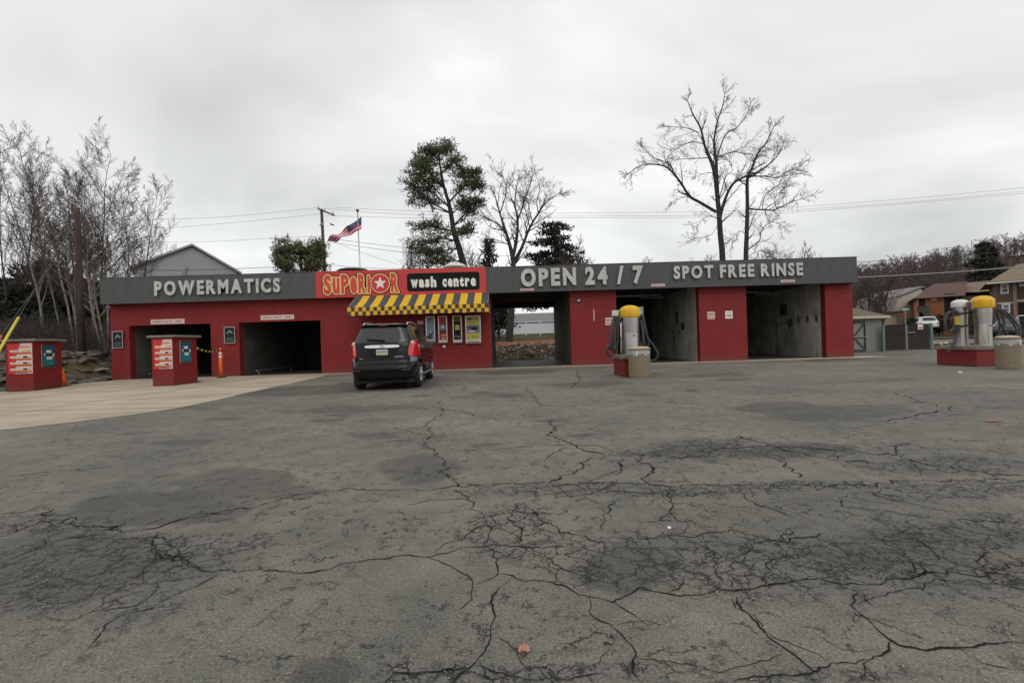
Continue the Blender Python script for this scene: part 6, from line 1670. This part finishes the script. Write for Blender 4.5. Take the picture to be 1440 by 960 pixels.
# dark slatted gates with pale posts
Yg = 25.9
g0, gm, g1 = X_at(1243, Yg), X_at(1274.5, Yg), X_at(1308, Yg); gz1 = Z_at(1275, 456.5, Yg)
for k, (a, b, lab) in enumerate(((g0, gm, 'left leaf of the dark slatted gate beside the shed'), (gm, g1, 'right leaf of the dark slatted gate with a white notice'))):
    gt = thing('slatted_gate', lab, 'gate', (a, Yg, 0), 'dark slatted gates')
    nsl = 22; w_ = (b - a - .12) / nsl; s0_ = None
    for i in range(nsl):
        if s0_ is None: s0_ = MB().box(.006, w_ - .006, -.012, .012, .06, gz1).build('slat', 'gate_brown', gt, local=True); o = s0_
        else: o = bpy.data.objects.new('slat', s0_.data); col.objects.link(o); o.parent = gt
        o.location = (.06 + i * w_, rb.uniform(-.004, .004), 0)
    fr = MB(); 
    for z in (.07, gz1 + .01, gz1 * .68): fr.bar((a + .04, Yg - .03, z), (b - .04, Yg - .03, z), .03, .03)
    fr.build('gate_rail', 'gate_brown', gt)
    if k == 1:
        bx('notice', 'reflective_white', X_at(1289.5, Yg), X_at(1296.8, Yg), Yg - .06, Yg - .047, Z_at(1293, 463, Yg), Z_at(1293, 456, Yg), gt)
        bx('notice_print', 'print_red', X_at(1290.5, Yg), X_at(1295.8, Yg), Yg - .064, Yg - .061, Z_at(1293, 462, Yg), Z_at(1293, 459.5, Yg), gt)
        bx('latch', 'galvanised', gm + .05, gm + .45, Yg - .07, Yg - .045, gz1 * .68, gz1 * .68 + .05, gt)
for px, m_, lab, w_ in ((1241.5, 'post_teal', 'pale green gate post next to the shed', .13), (1274.5, 'galvanised', 'thin steel post where the two gate leaves meet', .07), (1309, 'post_teal', 'pale green gate post at the right end of the gate', .15)):
    x = X_at(px, Yg); o = MB().tube([(x, Yg - .02, -.05), (x, Yg - .02, gz1 + (.05 if w_ > .1 else -.02))], w_ / 2, 12).build('gate_post', m_, smooth=False); tag(o, lab, 'post')
# street sign beyond
Yn = 34.0; x = X_at(1273.5, Yn); t = thing('street_sign', 'green street name blade on a post behind the dark gate', 'street sign', (x, Yn, th(x, Yn)))
MB().tube([(x, Yn, th(x, Yn) - .1), (x, Yn, Z_at(1273, 436, Yn))], .035, 8).build('post', 'galvanised', t)
bx('name_blade', 'sign_green', X_at(1267, Yn), X_at(1280, Yn), Yn - .015, Yn + .015, Z_at(1273, 436.5, Yn), Z_at(1273, 433, Yn), t)
bx('name_lettering', 'white_trim', X_at(1268.6, Yn), X_at(1278.2, Yn), Yn - .019, Yn - .016, Z_at(1273, 435.4, Yn), Z_at(1273, 434.3, Yn), t)
o = MB().lathe([(.33, -.01), (.33, .01)], (0, 0, 0), 8, axis='x').build('stop_plate', 'print_red', t, local=True); o.location = (-.05, -.02, Z_at(1273, 443, Yn) - t.location.z); o.rotation_euler = (0, 0, R(-37))

# gambrel tan house
Yj = 58.0
def pz(px, py): return at(px, py, Yj)
gx = [pz(*p) for p in ((1240, 470), (1258, 470), (1260, 421), (1299, 406), (1300, 470))]
gh = thing('gambrel_house', 'tan sided house with gambrel roofline behind the dark gate', 'house', (gx[2].x + 2, Yj, th(gx[2].x, Yj)))
xl, xr = pz(1257, 450).x, pz(1318, 450).x; xm_ = (xl + xr) / 2
zb_0 = th(xl, Yj) - .3; z_e = pz(1258, 440).z; z_k = pz(1262, 419).z; z_r = pz(1288, 406).z
prof = [(xl, zb_0), (xr, zb_0), (xr, z_e), (xr - .5, z_k), (xm_ + .8, z_r), (xl + .5, z_k), (xl, z_e)]
mb = MB(); n_ = len(prof)
mb.v = [(x, Yj, z) for x, z in prof] + [(x, Yj + 6, z) for x, z in prof]
mb.f = [tuple(range(n_)), tuple(range(2 * n_ - 1, n_ - 1, -1))] + [(i, i + n_, (i + 1) % n_ + n_, (i + 1) % n_) for i in range(n_)]; mb.m = [0] * len(mb.f)
mb.build('wall', 'siding_tan', gh, normals=True)
def gl_(z):
    if z < z_e: return xl, xr
    if z < z_k: t = (z - z_e) / (z_k - z_e); return xl + .5 * t, xr - .5 * t
    t = min(1, (z - z_k) / (z_r - z_k)); return xl + .5 + (xm_ + .8 - xl - .5) * t, xr - .5 - (xr - .5 - xm_ - .8) * t
tag(siding(xl, xr, zb_0 + .3, z_r, Yj, gl_, .28).build('siding', 'siding_tan', gh), kind='stuff')
mb = MB()
ro = [(xl - .25, z_e - .1), (xl + .35, z_k + .1), (xm_ + .8, z_r + .15), (xr - .35, z_k + .1), (xr + .25, z_e - .1)]
for (a0, b0), (a1, b1) in zip(ro[:-1], ro[1:]):
    mb.add([(a0, Yj - .3, b0), (a1, Yj - .3, b1), (a1, Yj + 6.3, b1), (a0, Yj + 6.3, b0), (a0, Yj - .3, b0 + .15), (a1, Yj - .3, b1 + .15), (a1, Yj + 6.3, b1 + .15), (a0, Yj + 6.3, b0 + .15)], [(0, 1, 2, 3), (7, 6, 5, 4), (0, 4, 5, 1), (1, 5, 6, 2), (2, 6, 7, 3), (3, 7, 4, 0)])
mb.build('roof', 'shingle_grey', gh, normals=True)
x1_ = pz(1240, 450).x; x2_ = pz(1256.5, 450).x
bx('wing_wall', 'siding_tan', x1_, x2_, Yj - .5, Yj + 6, zb_0, pz(1248, 441).z, gh)
bx('wing_roof', 'shingle_brown', x1_ - .2, x2_ + .5, Yj - .9, Yj + 6.2, pz(1248, 441).z + .003, pz(1248, 438).z, gh)

# orange brick house with dark balconies
Yk = 52.0
def pk(px, py, Y=Yk): return at(px, py, Y)
x0_, x1_, xr_ = pk(1292, 440).x, pk(1345, 440).x, pk(1372, 440).x
zg = th(x0_, Yk) - .2; ze = pk(1320, 419).z; zr2 = pk(1320, 397).z
bh = thing('brick_house', 'orange brick house with brown hip roof and dark balconies', 'house', (x0_, Yk, zg))
bh.rotation_euler = (0, 0, R(-38)); bh.scale = (.76, 1, 1)
bx('wall', 'brick_orange', x0_, x1_ + .0, Yk, Yk + 9, zg, ze, bh)
bx('wing_wall', 'siding_brown', x1_ + .005, xr_ + 2, Yk + .8, Yk + 9, zg, ze, bh)
def shade_plate(name, a, b, z0, z1): return bx(name, 'black_and_shade', a, b, Yk - .03, Yk + .02, z0, z1, bh)  # flat near-black plate on the wall, the opening's shade put in as colour
xA, xB_ = pk(1289, 440).x, pk(1301, 440).x
shade_plate('balcony_shade_plate', x0_ + .05, xB_, pk(1295, 436).z, pk(1295, 420).z); shade_plate('porch_shade_plate', x0_ + .05, xB_, zg + .2, pk(1295, 439).z)
shade_plate('balcony_shade_plate', pk(1326.5, 440).x, pk(1341, 440).x, pk(1333, 445).z, pk(1333, 414).z)
bx('balcony_floor', 'shingle_brown', x0_ - .3, xB_ + .2, Yk - .9, Yk - .035, pk(1295, 438.6).z, pk(1295, 436.5).z, bh)
bx('balcony_rail', 'wood_grey', x0_ - .3, xB_ + .2, Yk - .9, Yk - .84, pk(1295, 436.4).z, pk(1295, 431).z, bh)
mb = MB(); e_ = .6
mb.add([(x0_ - e_, Yk - e_, ze), (x1_ + e_, Yk - e_, ze), (x1_ + e_, Yk + 9 + e_, ze), (x0_ - e_, Yk + 9 + e_, ze), (x0_ + 2.2, Yk + 3, zr2), (x1_ + 1.5, Yk + 3, zr2)], [(0, 1, 5, 4), (1, 2, 5), (2, 3, 4, 5), (3, 0, 4), (3, 2, 1, 0)]); mb.build('roof', 'shingle_brown', bh)
mb = MB(); zt2 = pk(1345, 396).z
mb.add([(x0_ + 3.2, Yk + 2, ze + .6), (xr_ + 2.5, Yk + .2, ze + .2), (xr_ + 2.5, Yk + 10, ze), (x0_ + 3.2, Yk + 10, ze), (x0_ + 2.9, Yk + 5, zt2), (xr_ + 2.2, Yk + 5, zt2)], [(0, 1, 5, 4), (1, 2, 5), (2, 3, 4, 5), (3, 0, 4), (3, 2, 1, 0)]); mb.build('rear_roof', 'shingle_tan', bh)
# stair canopy
ca0, ca1 = pk(1308, 438, Yk - 1.2), pk(1318, 428, Yk - 1.2)
MB().add([(ca0.x, Yk - 1.3, ca0.z), (ca1.x, Yk - 1.3, ca1.z), (ca1.x, Yk - 1.3, ca0.z - 1.0), (ca0.x, Yk - .04, ca0.z), (ca1.x, Yk - .04, ca1.z), (ca1.x, Yk - .04, ca0.z - 1.0)], [(0, 1, 2), (5, 4, 3), (0, 3, 4, 1), (1, 4, 5, 2), (2, 5, 3, 0)]).build('stair_canopy', 'shed_trim', bh) if False else None
mb = MB(); mb.add([(ca0.x, Yk - 1.3, ca0.z), (ca1.x, Yk - 1.3, ca1.z), (ca1.x, Yk - 1.3, ca0.z - 1.0), (ca0.x, Yk - .04, ca0.z), (ca1.x, Yk - .04, ca1.z), (ca1.x, Yk - .04, ca0.z - 1.0)], [(0, 1, 2), (5, 4, 3), (0, 3, 4, 1), (1, 4, 5, 2), (2, 5, 3, 0)]); mb.build('stair_canopy', 'shed_trim', bh, normals=True)
window(bh, pk(1310.5, 420).x, pk(1314.5, 420).x, pk(1312, 421.5).z, pk(1312, 416.5).z - .1, Yk, fw=.1, sash=False)
# dark round shrubs in front of it
for i, (px, py, lab) in enumerate(((1287, 447, 'dark clipped shrub before the brick house balcony'), (1320, 442, 'dark clipped shrub right of the brick house canopy'))):
    b = base_at(px, Yk - 4); rng = random.Random(300 + i); cr = MB(); tr = MB(); h = h_for(px, py, Yk - 4); tr.tube([(0, 0, -.1), (0, 0, h * .5)], .08, 6)
    for k in range(60): 
        v = Vector((rng.gauss(0, 1), rng.gauss(0, 1), rng.gauss(0, 1))).normalized() * .75; needles(cr, Vector((v.x, v.y, h * .55 + v.z * h * .45)), .35, 12, rng, .22, .08, 1)
    t = thing('shrub', lab, 'shrub', b, 'clipped shrubs by the brick house'); tr.build('stem', 'bark_dark', t, local=True); cr.build('foliage', 'needles_dark', t, local=True)

# brown townhouse at the right edge
Ym = 42.0
def pm_(px, py, Y=Ym): return at(px, py, Y)
x0_, x1_ = pm_(1402, 430).x, pm_(1423.5, 430).x; x2_ = x1_ + 16
zg = th(x0_, Ym) - .2; ze = pm_(1410, 398).z
twh = thing('townhouse', 'brown two storey townhouse with white windows at right edge', 'house', (x0_, Ym, zg))
twh.rotation_euler = (0, 0, R(-44)); twh.scale = (.70, 1, 1)
bx('wall', 'siding_brown', x0_, x1_, Ym, Ym + 9, zg, ze, twh)
bx('brick_pier', 'rock_red', x1_ + .004, x1_ + .35, Ym - .12, Ym + .3, zg, ze - .1, twh)
bx('wing_wall', 'siding_brown', x1_ + .354, x2_, Ym + .5, Ym + 9, zg, ze + .1, twh)
tag(siding(x0_, x1_, pm_(1410, 424).z, ze, Ym, None, .22).build('siding', 'siding_brown', twh), kind='stuff')
mb = MB(); zro = ze + 2.0
mb.add([(x0_ - 1.0, Ym - .9, ze + .02), (x2_, Ym - .9, ze + .25), (x2_, Ym + 10, ze + .25), (x0_ - 1.0, Ym + 10, ze + .02), (x0_ + 2.5, Ym + 4.5, zro), (x2_, Ym + 4.5, zro + .3)], [(0, 1, 5, 4), (1, 2, 5), (2, 3, 4, 5), (3, 0, 4), (3, 2, 1, 0)]); mb.build('roof', 'shingle_tan', twh)
bx('gutter', 'white_trim', x0_ - 1.0, x2_, Ym - .97, Ym - .92, ze - .08, ze + .05, twh)
window(twh, pm_(1408.5, 410).x, pm_(1416, 410).x, pm_(1412, 411.5).z, pm_(1412, 401).z, Ym, fw=.12)
window(twh, pm_(1410.5, 430).x, pm_(1417.5, 430).x, pm_(1414, 438).z, pm_(1414, 429).z, Ym, fw=.14)
bx('band_board', 'siding_tan', x0_, x1_, Ym - .06, Ym - .003, pm_(1410, 427.5).z, pm_(1410, 425.5).z, twh)
window(twh, pm_(1434, 400).x, pm_(1445, 400).x, pm_(1438, 402).z, pm_(1438, 397).z, Ym + .5, fw=.12, sash=False)
bx('band_board', 'siding_tan', x1_ + .36, x2_, Ym + .40, Ym + .497, pm_(1432, 425).z, pm_(1432, 422).z, twh)
bx('porch_shade_plate', 'black_and_shade', x1_ + .6, x2_ - 2, Ym + .42, Ym + .495, zg + .2, pm_(1432, 426).z, twh)  # flat plate before the wall, porch shade painted near-black

# cars on the far street
x = X_at(1308, 52); zc3 = th(x, 54)
far_car(X_at(1308, 46), 46, max(th(X_at(1308, 46), 46) + .05, Z_at(1308, 464.5, 46)), R(-30), 'car_white', 'white hatchback parked beyond the gate before brick house', sc_=1.0, sedan=False)
far_car(X_at(1411, 36), 36, Z_at(1411, 474, 36), R(-60), 'car_dark', 'dark blue car parked by the townhouse behind the vacuum hoses')
far_car(X_at(1436, 39), 38.5, Z_at(1436, 466, 38.5), R(-50), 'car_white', 'pale car at the extreme right beside the townhouse')
# far street strip and stone edging
xs0 = X_at(1306, 42)
def drape2(name, poly4, m, lift): 
    mb = MB(); n = 14
    (a, b, c_, d) = [Vector(p) for p in poly4]
    for j in range(n + 1):
        for i in range(n + 1):
            p = a.lerp(b, i / n).lerp(d.lerp(c_, i / n), j / n); mb.v.append((p.x, p.y, th(p.x, p.y) + lift))
    for j in range(n):
        for i in range(n): q0 = j * (n + 1) + i; mb.f.append((q0, q0 + 1, q0 + n + 2, q0 + n + 1)); mb.m.append(0)
    return tag(mb.build(name, m, smooth=True), kind='structure')
drape2('street', ((19, 35), (70, 31), (70, 38), (19, 42)), 'road_far', .06)
drape2('driveway', ((34, 50), (64, 50), (66, 57), (36, 57)), 'road_far', .05)
drape2('verge', ((19, 44), (66, 40.5), (66, 49.8), (19, 49.8)), 'lawn', .06)
se = thing('stone_edging', 'loose tan stones right of the gate along the lot edge', 'stone edging', (X_at(1322, 27), 27, 0)); rng = random.Random(9)
for k in range(46):
    px = rng.uniform(1313, 1345); Y = rng.uniform(26.2, 28.4); x = X_at(px, Y); place_rock(se, RK[(k * 3) % 12] if k % 3 else RK[3], x, Y, .05 + rng.uniform(0, .3), rng.uniform(.25, .5), rng)

# ------------------------------------------------------------------ poles, flag, wires
Yv = 22.6
px_ = X_at(115, Yv); z0 = th(px_, Yv) - .2
pl = thing('cut_pole', 'brown wooden pole stub standing on the stone bank', 'pole', (px_, Yv, z0))
top = Z_at(115, 292, Yv); P = [(px_ + .03, Yv, z0), (px_ + .01, Yv, z0 + 3), (px_ + .02, Yv, top - 1.5), (px_ - .01, Yv, top)]
MB().tube(P, [.145, .13, .12, .11], 14).build('shaft', 'wood_pole', pl, smooth=True)
MB().tube([(px_ - .12, Yv - .1, z0 + .4), (px_ - .10, Yv - .11, z0 + 4.5)], .03, 6).build('conduit', 'fascia_dark', pl)
# guy wires with coloured guards
for i, (anchor, zt_, gl0, gl1, m_, lab) in enumerate((((-42, 562), 7.9, .22, .52, 'guard_yellow', 'guy wire with yellow guard at the left edge'), ((-62, 560), 7.3, .2, .43, 'orange_plastic', 'guy wire with orange guard at the extreme left edge'))):
    a = gnd(*anchor); b = Vector((px_, Yv, zt_)); t = thing('guy_wire', lab, 'guy wire', tuple(a))
    MB().tube([a, b], .012, 5).build('cable', 'wire_black', t)
    aa, bb = a.lerp(b, .04), a.lerp(b, gl1)
    d_ = (at(25.5, 445.5, 15) if i == 0 else at(4, 461, 15))
    MB().tube([a.lerp(b, .05), a.lerp(b, .33 if i == 0 else .27)], .042, 8).build('guard', m_, t, smooth=True)
# utility pole with crossarm behind the roof
Yu = 41.0; xu = X_at(458, Yu); zu = Z_at(457, 294, Yu); t = thing('utility_pole', 'wooden utility pole with crossarm behind roof left of the flag', 'utility pole', (xu, Yu, th(xu, Yu)))
MB().tube([(xu + .25, Yu, th(xu, Yu) - .3), (xu, Yu, zu)], [.17, .12], 10).build('shaft', 'wood_grey', t, smooth=True)
ca_, cb_ = at(447, 293.5, Yu - .2), at(470.5, 303, Yu - .2)
MB().bar(ca_, cb_, .10, .12).build('crossarm', 'wood_grey', t)
for q in (.04, .42, .9):
    p = ca_.lerp(cb_, q); MB().lathe([(.03, 0), (.05, .06), (.03, .12), (.05, .18), (.02, .24)], (p.x, p.y, p.z + .06), 8).build('insulator', 'galvanised', t)
p = at(452, 316, Yu - .1); MB().lathe([(.05, 0), (.16, .05), (.14, .22), (.03, .28)], (p.x, p.y, p.z - .1), 10).build('lamp_head', 'galvanised', t)
MB().bar(p, (xu, Yu, p.z + .1), .04, .04).build('bracket', 'galvanised', t)
p = at(464, 315, Yu); MB().bar(p, p + Vector((.35, 0, -.12)), .10, .10).build('cable_clamp', 'black_rubber', t)
# flagpole and flag
Yl = 30.5; xf = X_at(508.5, Yl); zb0 = th(xf, Yl); t = thing('flagpole', 'white flagpole with ball finial behind the shop sign', 'flagpole', (xf, Yl, zb0))
zt_ = Z_at(508.5, 297, Yl); MB().tube([(xf + .12, Yl, zb0), (xf, Yl, zt_)], [.06, .035], 10).build('pole', 'aluminium', t, smooth=True)
MB().lathe([(.01, -.1), (.09, -.05), (.11, 0), (.09, .06), (.01, .1)], (xf, Yl, zt_ + .05), 12).build('finial', 'wood_grey', t, smooth=True)
# flag: hangs from the pole and streams down to the left
fl = thing('flag', 'american flag with stars and stripes streaming left from the flagpole', 'flag', (xf, Yl, Z_at(508, 305, Yl)))
A1, A2 = at(508, 304.5, Yl), at(508.5, 322, Yl); B1, B2 = at(460, 336.5, Yl), at(461, 341, Yl); Mi1, Mi2 = at(492, 316.5, Yl), at(492, 330, Yl); C1_, C2_ = at(475, 328, Yl), at(476, 338, Yl)
top_ = [A1, Mi1, C1_, B1]; bot_ = [A2, Mi2, C2_, B2]
def lerp4(L4, q): 
    q *= 3; i = min(2, int(q)); return L4[i].lerp(L4[i + 1], q - i)
nu_, nv2 = 30, 14; fm = MB()
for j in range(nv2 + 1):
    for i in range(nu_ + 1):
        q = i / nu_; s_ = j / nv2; p = lerp4(top_, q).lerp(lerp4(bot_, q), s_); p = p + Vector((0, .22 * math.sin(q * 13 + s_ * 4) * (.2 + q), .05 * math.sin(q * 17 + s_ * 5) * q)); fm.v.append(tuple(p))
for j in range(nv2):
    for i in range(nu_):
        stripe = j // 2; q = i / nu_; m_ = 0 if stripe % 2 == 0 else 1
        if q < .40 and stripe < 4: m_ = 2
        fm.f.append((j * (nu_ + 1) + i, j * (nu_ + 1) + i + 1, (j + 1) * (nu_ + 1) + i + 1, (j + 1) * (nu_ + 1) + i)); fm.m.append(m_)
fo = fm.build('cloth', ['flag_red', 'flag_white', 'flag_blue'], fl, smooth=True)
st_ = MB()
for r_ in range(9):
    for c2_ in range(6 if r_ % 2 == 0 else 5):
        q = .38 * (c2_ + (.6 if r_ % 2 == 0 else 1.1)) / 6.4; s_ = (r_ + .8) / 9.6 * .53
        p = lerp4(top_, q).lerp(lerp4(bot_, q), s_) + Vector((0, .22 * math.sin(q * 13 + s_ * 4) * (.2 + q) - .02, .05 * math.sin(q * 17 + s_ * 5) * q))
        st_.face([(p.x + (.017 if k % 2 == 0 else .008) * math.sin(math.pi * k / 5), p.y, p.z + (.017 if k % 2 == 0 else .008) * math.cos(math.pi * k / 5)) for k in range(10)])
st_.build('stars', 'flag_white', fl)
# overhead wires
def wire(pts, Y, r, lab, m='wire_black'):
    P = [at(p[0], p[1], (Y[0] + (Y[1] - Y[0]) * i / (len(pts) - 1)) if isinstance(Y, tuple) else Y) for i, p in enumerate(pts)]
    S_ = []
    for i in range(len(P) - 1):
        p0, p1, p2, p3 = P[max(i - 1, 0)], P[i], P[i + 1], P[min(i + 2, len(P) - 1)]
        for k in range(6):
            t = k / 6; S_.append(.5 * ((2 * p1) + (-p0 + p2) * t + (2 * p0 - 5 * p1 + 4 * p2 - p3) * t * t + (-p0 + 3 * p1 - 3 * p2 + p3) * t ** 3))
    S_.append(P[-1]); tag(MB().tube(S_, r, 4).build('overhead_wire', m), lab, 'wire', 'overhead wires')
wire([(447, 292), (330, 304), (230, 308), (120, 306), (-60, 290)], Yu, .012, 'topmost thin wire running left from the crossarm', 'wire_pale')
wire([(450, 301), (340, 312), (235, 320), (120, 322), (-60, 315)], Yu, .012, 'second thin wire running left from the utility pole', 'wire_pale')
wire([(456, 332), (380, 335), (285, 340), (150, 340), (-60, 335)], Yu, .012, 'thin wire leaving the pole left at flag height', 'wire_pale')
wire([(460, 374), (385, 375.5), (300, 379), (200, 380), (60, 375), (-60, 368)], Yu - 1, .02, 'low dark wire passing before the grey gable')
wire([(470, 291.5), (560, 296), (700, 300), (880, 299), (1010, 297), (1120, 291), (1280, 279), (1440, 264), (1560, 252)], Yu, .012, 'topmost of three long wires crossing behind the trees', 'wire_pale')
wire([(458, 293), (560, 301), (700, 304), (880, 303.5), (1010, 302), (1120, 295), (1280, 284), (1440, 269), (1560, 258)], Yu + .3, .012, 'middle of three long wires crossing behind the trees', 'wire_pale')
wire([(458, 303), (560, 306), (700, 307), (880, 306), (1010, 305), (1120, 298), (1280, 286), (1440, 272), (1560, 261)], Yu + .6, .012, 'lowest of three long wires crossing behind the trees', 'wire_pale')
wire([(462, 335), (540, 345), (640, 356), (760, 362)], Yu, .016, 'wire sloping right and down from pole below the flag')
wire([(462, 340), (530, 350), (600, 358), (700, 366)], Yu, .016, 'second wire sloping right and down below the flag')
wire([(460, 372), (520, 377), (600, 378), (700, 380)], Yu, .016, 'lowest wire just above the shop sign')
wire([(470, 340), (500, 352), (560, 372)], Yu, .012, 'steep thin wire between utility pole and pine', 'wire_pale')
wire([(1190, 369.5), (1208, 368.5), (1320, 361), (1440, 352), (1560, 342)], 38, .022, 'upper dark wire right of the fascia end')
wire([(1190, 374.5), (1208, 374), (1320, 367), (1440, 359), (1560, 350)], 38, .020, 'second dark wire right of the fascia end')
wire([(1190, 391), (1208, 390), (1320, 384), (1440, 375), (1560, 366)], 36, .045, 'thick pale cable right of the fascia end', 'wire_pale')
wire([(1190, 403), (1208, 402), (1320, 398.5), (1440, 394), (1560, 388)], 36, .018, 'lowest thin wire in front of the wooded hill')
# street lamp on the hill
Yz = 110.0; x = X_at(1370, Yz); t = thing('street_lamp', 'tiny street lamp among the hillside trees', 'street lamp', (x, Yz, th(x, Yz)))
MB().tube([(x, Yz, th(x, Yz)), (x, Yz, Z_at(1370, 338, Yz)), (x + 1.2, Yz, Z_at(1370, 337, Yz))], .09, 6).build('post', 'galvanised', t)
p = at(1373, 338, Yz); MB().box(p.x - .3, p.x + .5, Yz - .15, Yz + .15, p.z - .1, p.z + .12).build('lamp_head', 'dome_white', t)

# ------------------------------------------------------------------ litter
p = gnd(737, 917); rng = random.Random(1)
lf = MB(); cen = Vector((p.x, p.y, .014)); ring = []
shape = [(1, .0), (.55, .35), (.8, .8), (.3, .6), (.1, 1.0), (-.25, .55), (-.9, .75), (-.6, .2), (-1, -.15), (-.5, -.35), (-.45, -.8), (0, -.5), (.4, -.9), (.5, -.35)]
for x_, y_ in shape: ring.append((p.x + x_ * .026, p.y + y_ * .032, .008 + rng.uniform(0, .022)))
for i in range(len(ring)): lf.face([tuple(cen + Vector((0, 0, .006))), ring[i], ring[(i + 1) % len(ring)]])
o = lf.build('dry_leaf', 'leaf_pink'); tag(o, 'curled pinkish dry leaf on the asphalt at bottom centre', 'leaf')
p = gnd(941, 743); o = MB().lathe([(.014, 0), (.012, .008), (.002, .012)], (p.x, p.y, .004), 8).build('litter_scrap', 'sign_white'); o.data.transform(Matrix.Identity(4)); tag(o, 'tiny white scrap lying right of centre on the asphalt', 'litter')
p = gnd(1394, 593); lf = MB(); 
for k in range(3): lf.face([(p.x - .07 + k * .05, p.y - .04, .01), (p.x - .02 + k * .05, p.y - .03, .035), (p.x + .01 + k * .05, p.y + .05, .012), (p.x - .06 + k * .05, p.y + .03, .03)])
tag(lf.build('dry_leaf', 'leaf_pink'), 'small dry leaf on the lot near the right edge', 'leaf')
p = gnd(1350, 524); tag(MB().lathe([(.05, 0), (.03, .03)], (p.x, p.y, .004), 6).build('litter_scrap', 'sign_white'), 'small white scrap in front of the right vacuum island', 'litter')
# grit: loose stone chips over the worn asphalt
gm_ = MB(); rng = random.Random(77)
for k in range(5200):
    y = 1.5 + 7.5 * rng.random() ** 1.6; x = rng.uniform(-1.25, 1.25) * y
    zf = .0025; s_ = rng.uniform(.0015, .0045)
    b = len(gm_.v); gm_.v += [(x - s_, y - s_ * .6, zf), (x + s_, y - s_ * .4, zf), (x + s_ * .2, y + s_, zf), (x, y, zf + s_ * .9)]
    gm_.f += [(b, b + 1, b + 3), (b + 1, b + 2, b + 3), (b + 2, b, b + 3)]; gm_.m += [k % 3 == 0] * 3
o = gm_.build('stone_chips', ['rock', 'rock_pale']); tag(o, 'loose stone chips scattered on the asphalt', 'gravel', kind='stuff')
print('objects', len(bpy.data.objects), 'tris~', sum(len(m.polygons) for m in bpy.data.meshes) * 2)
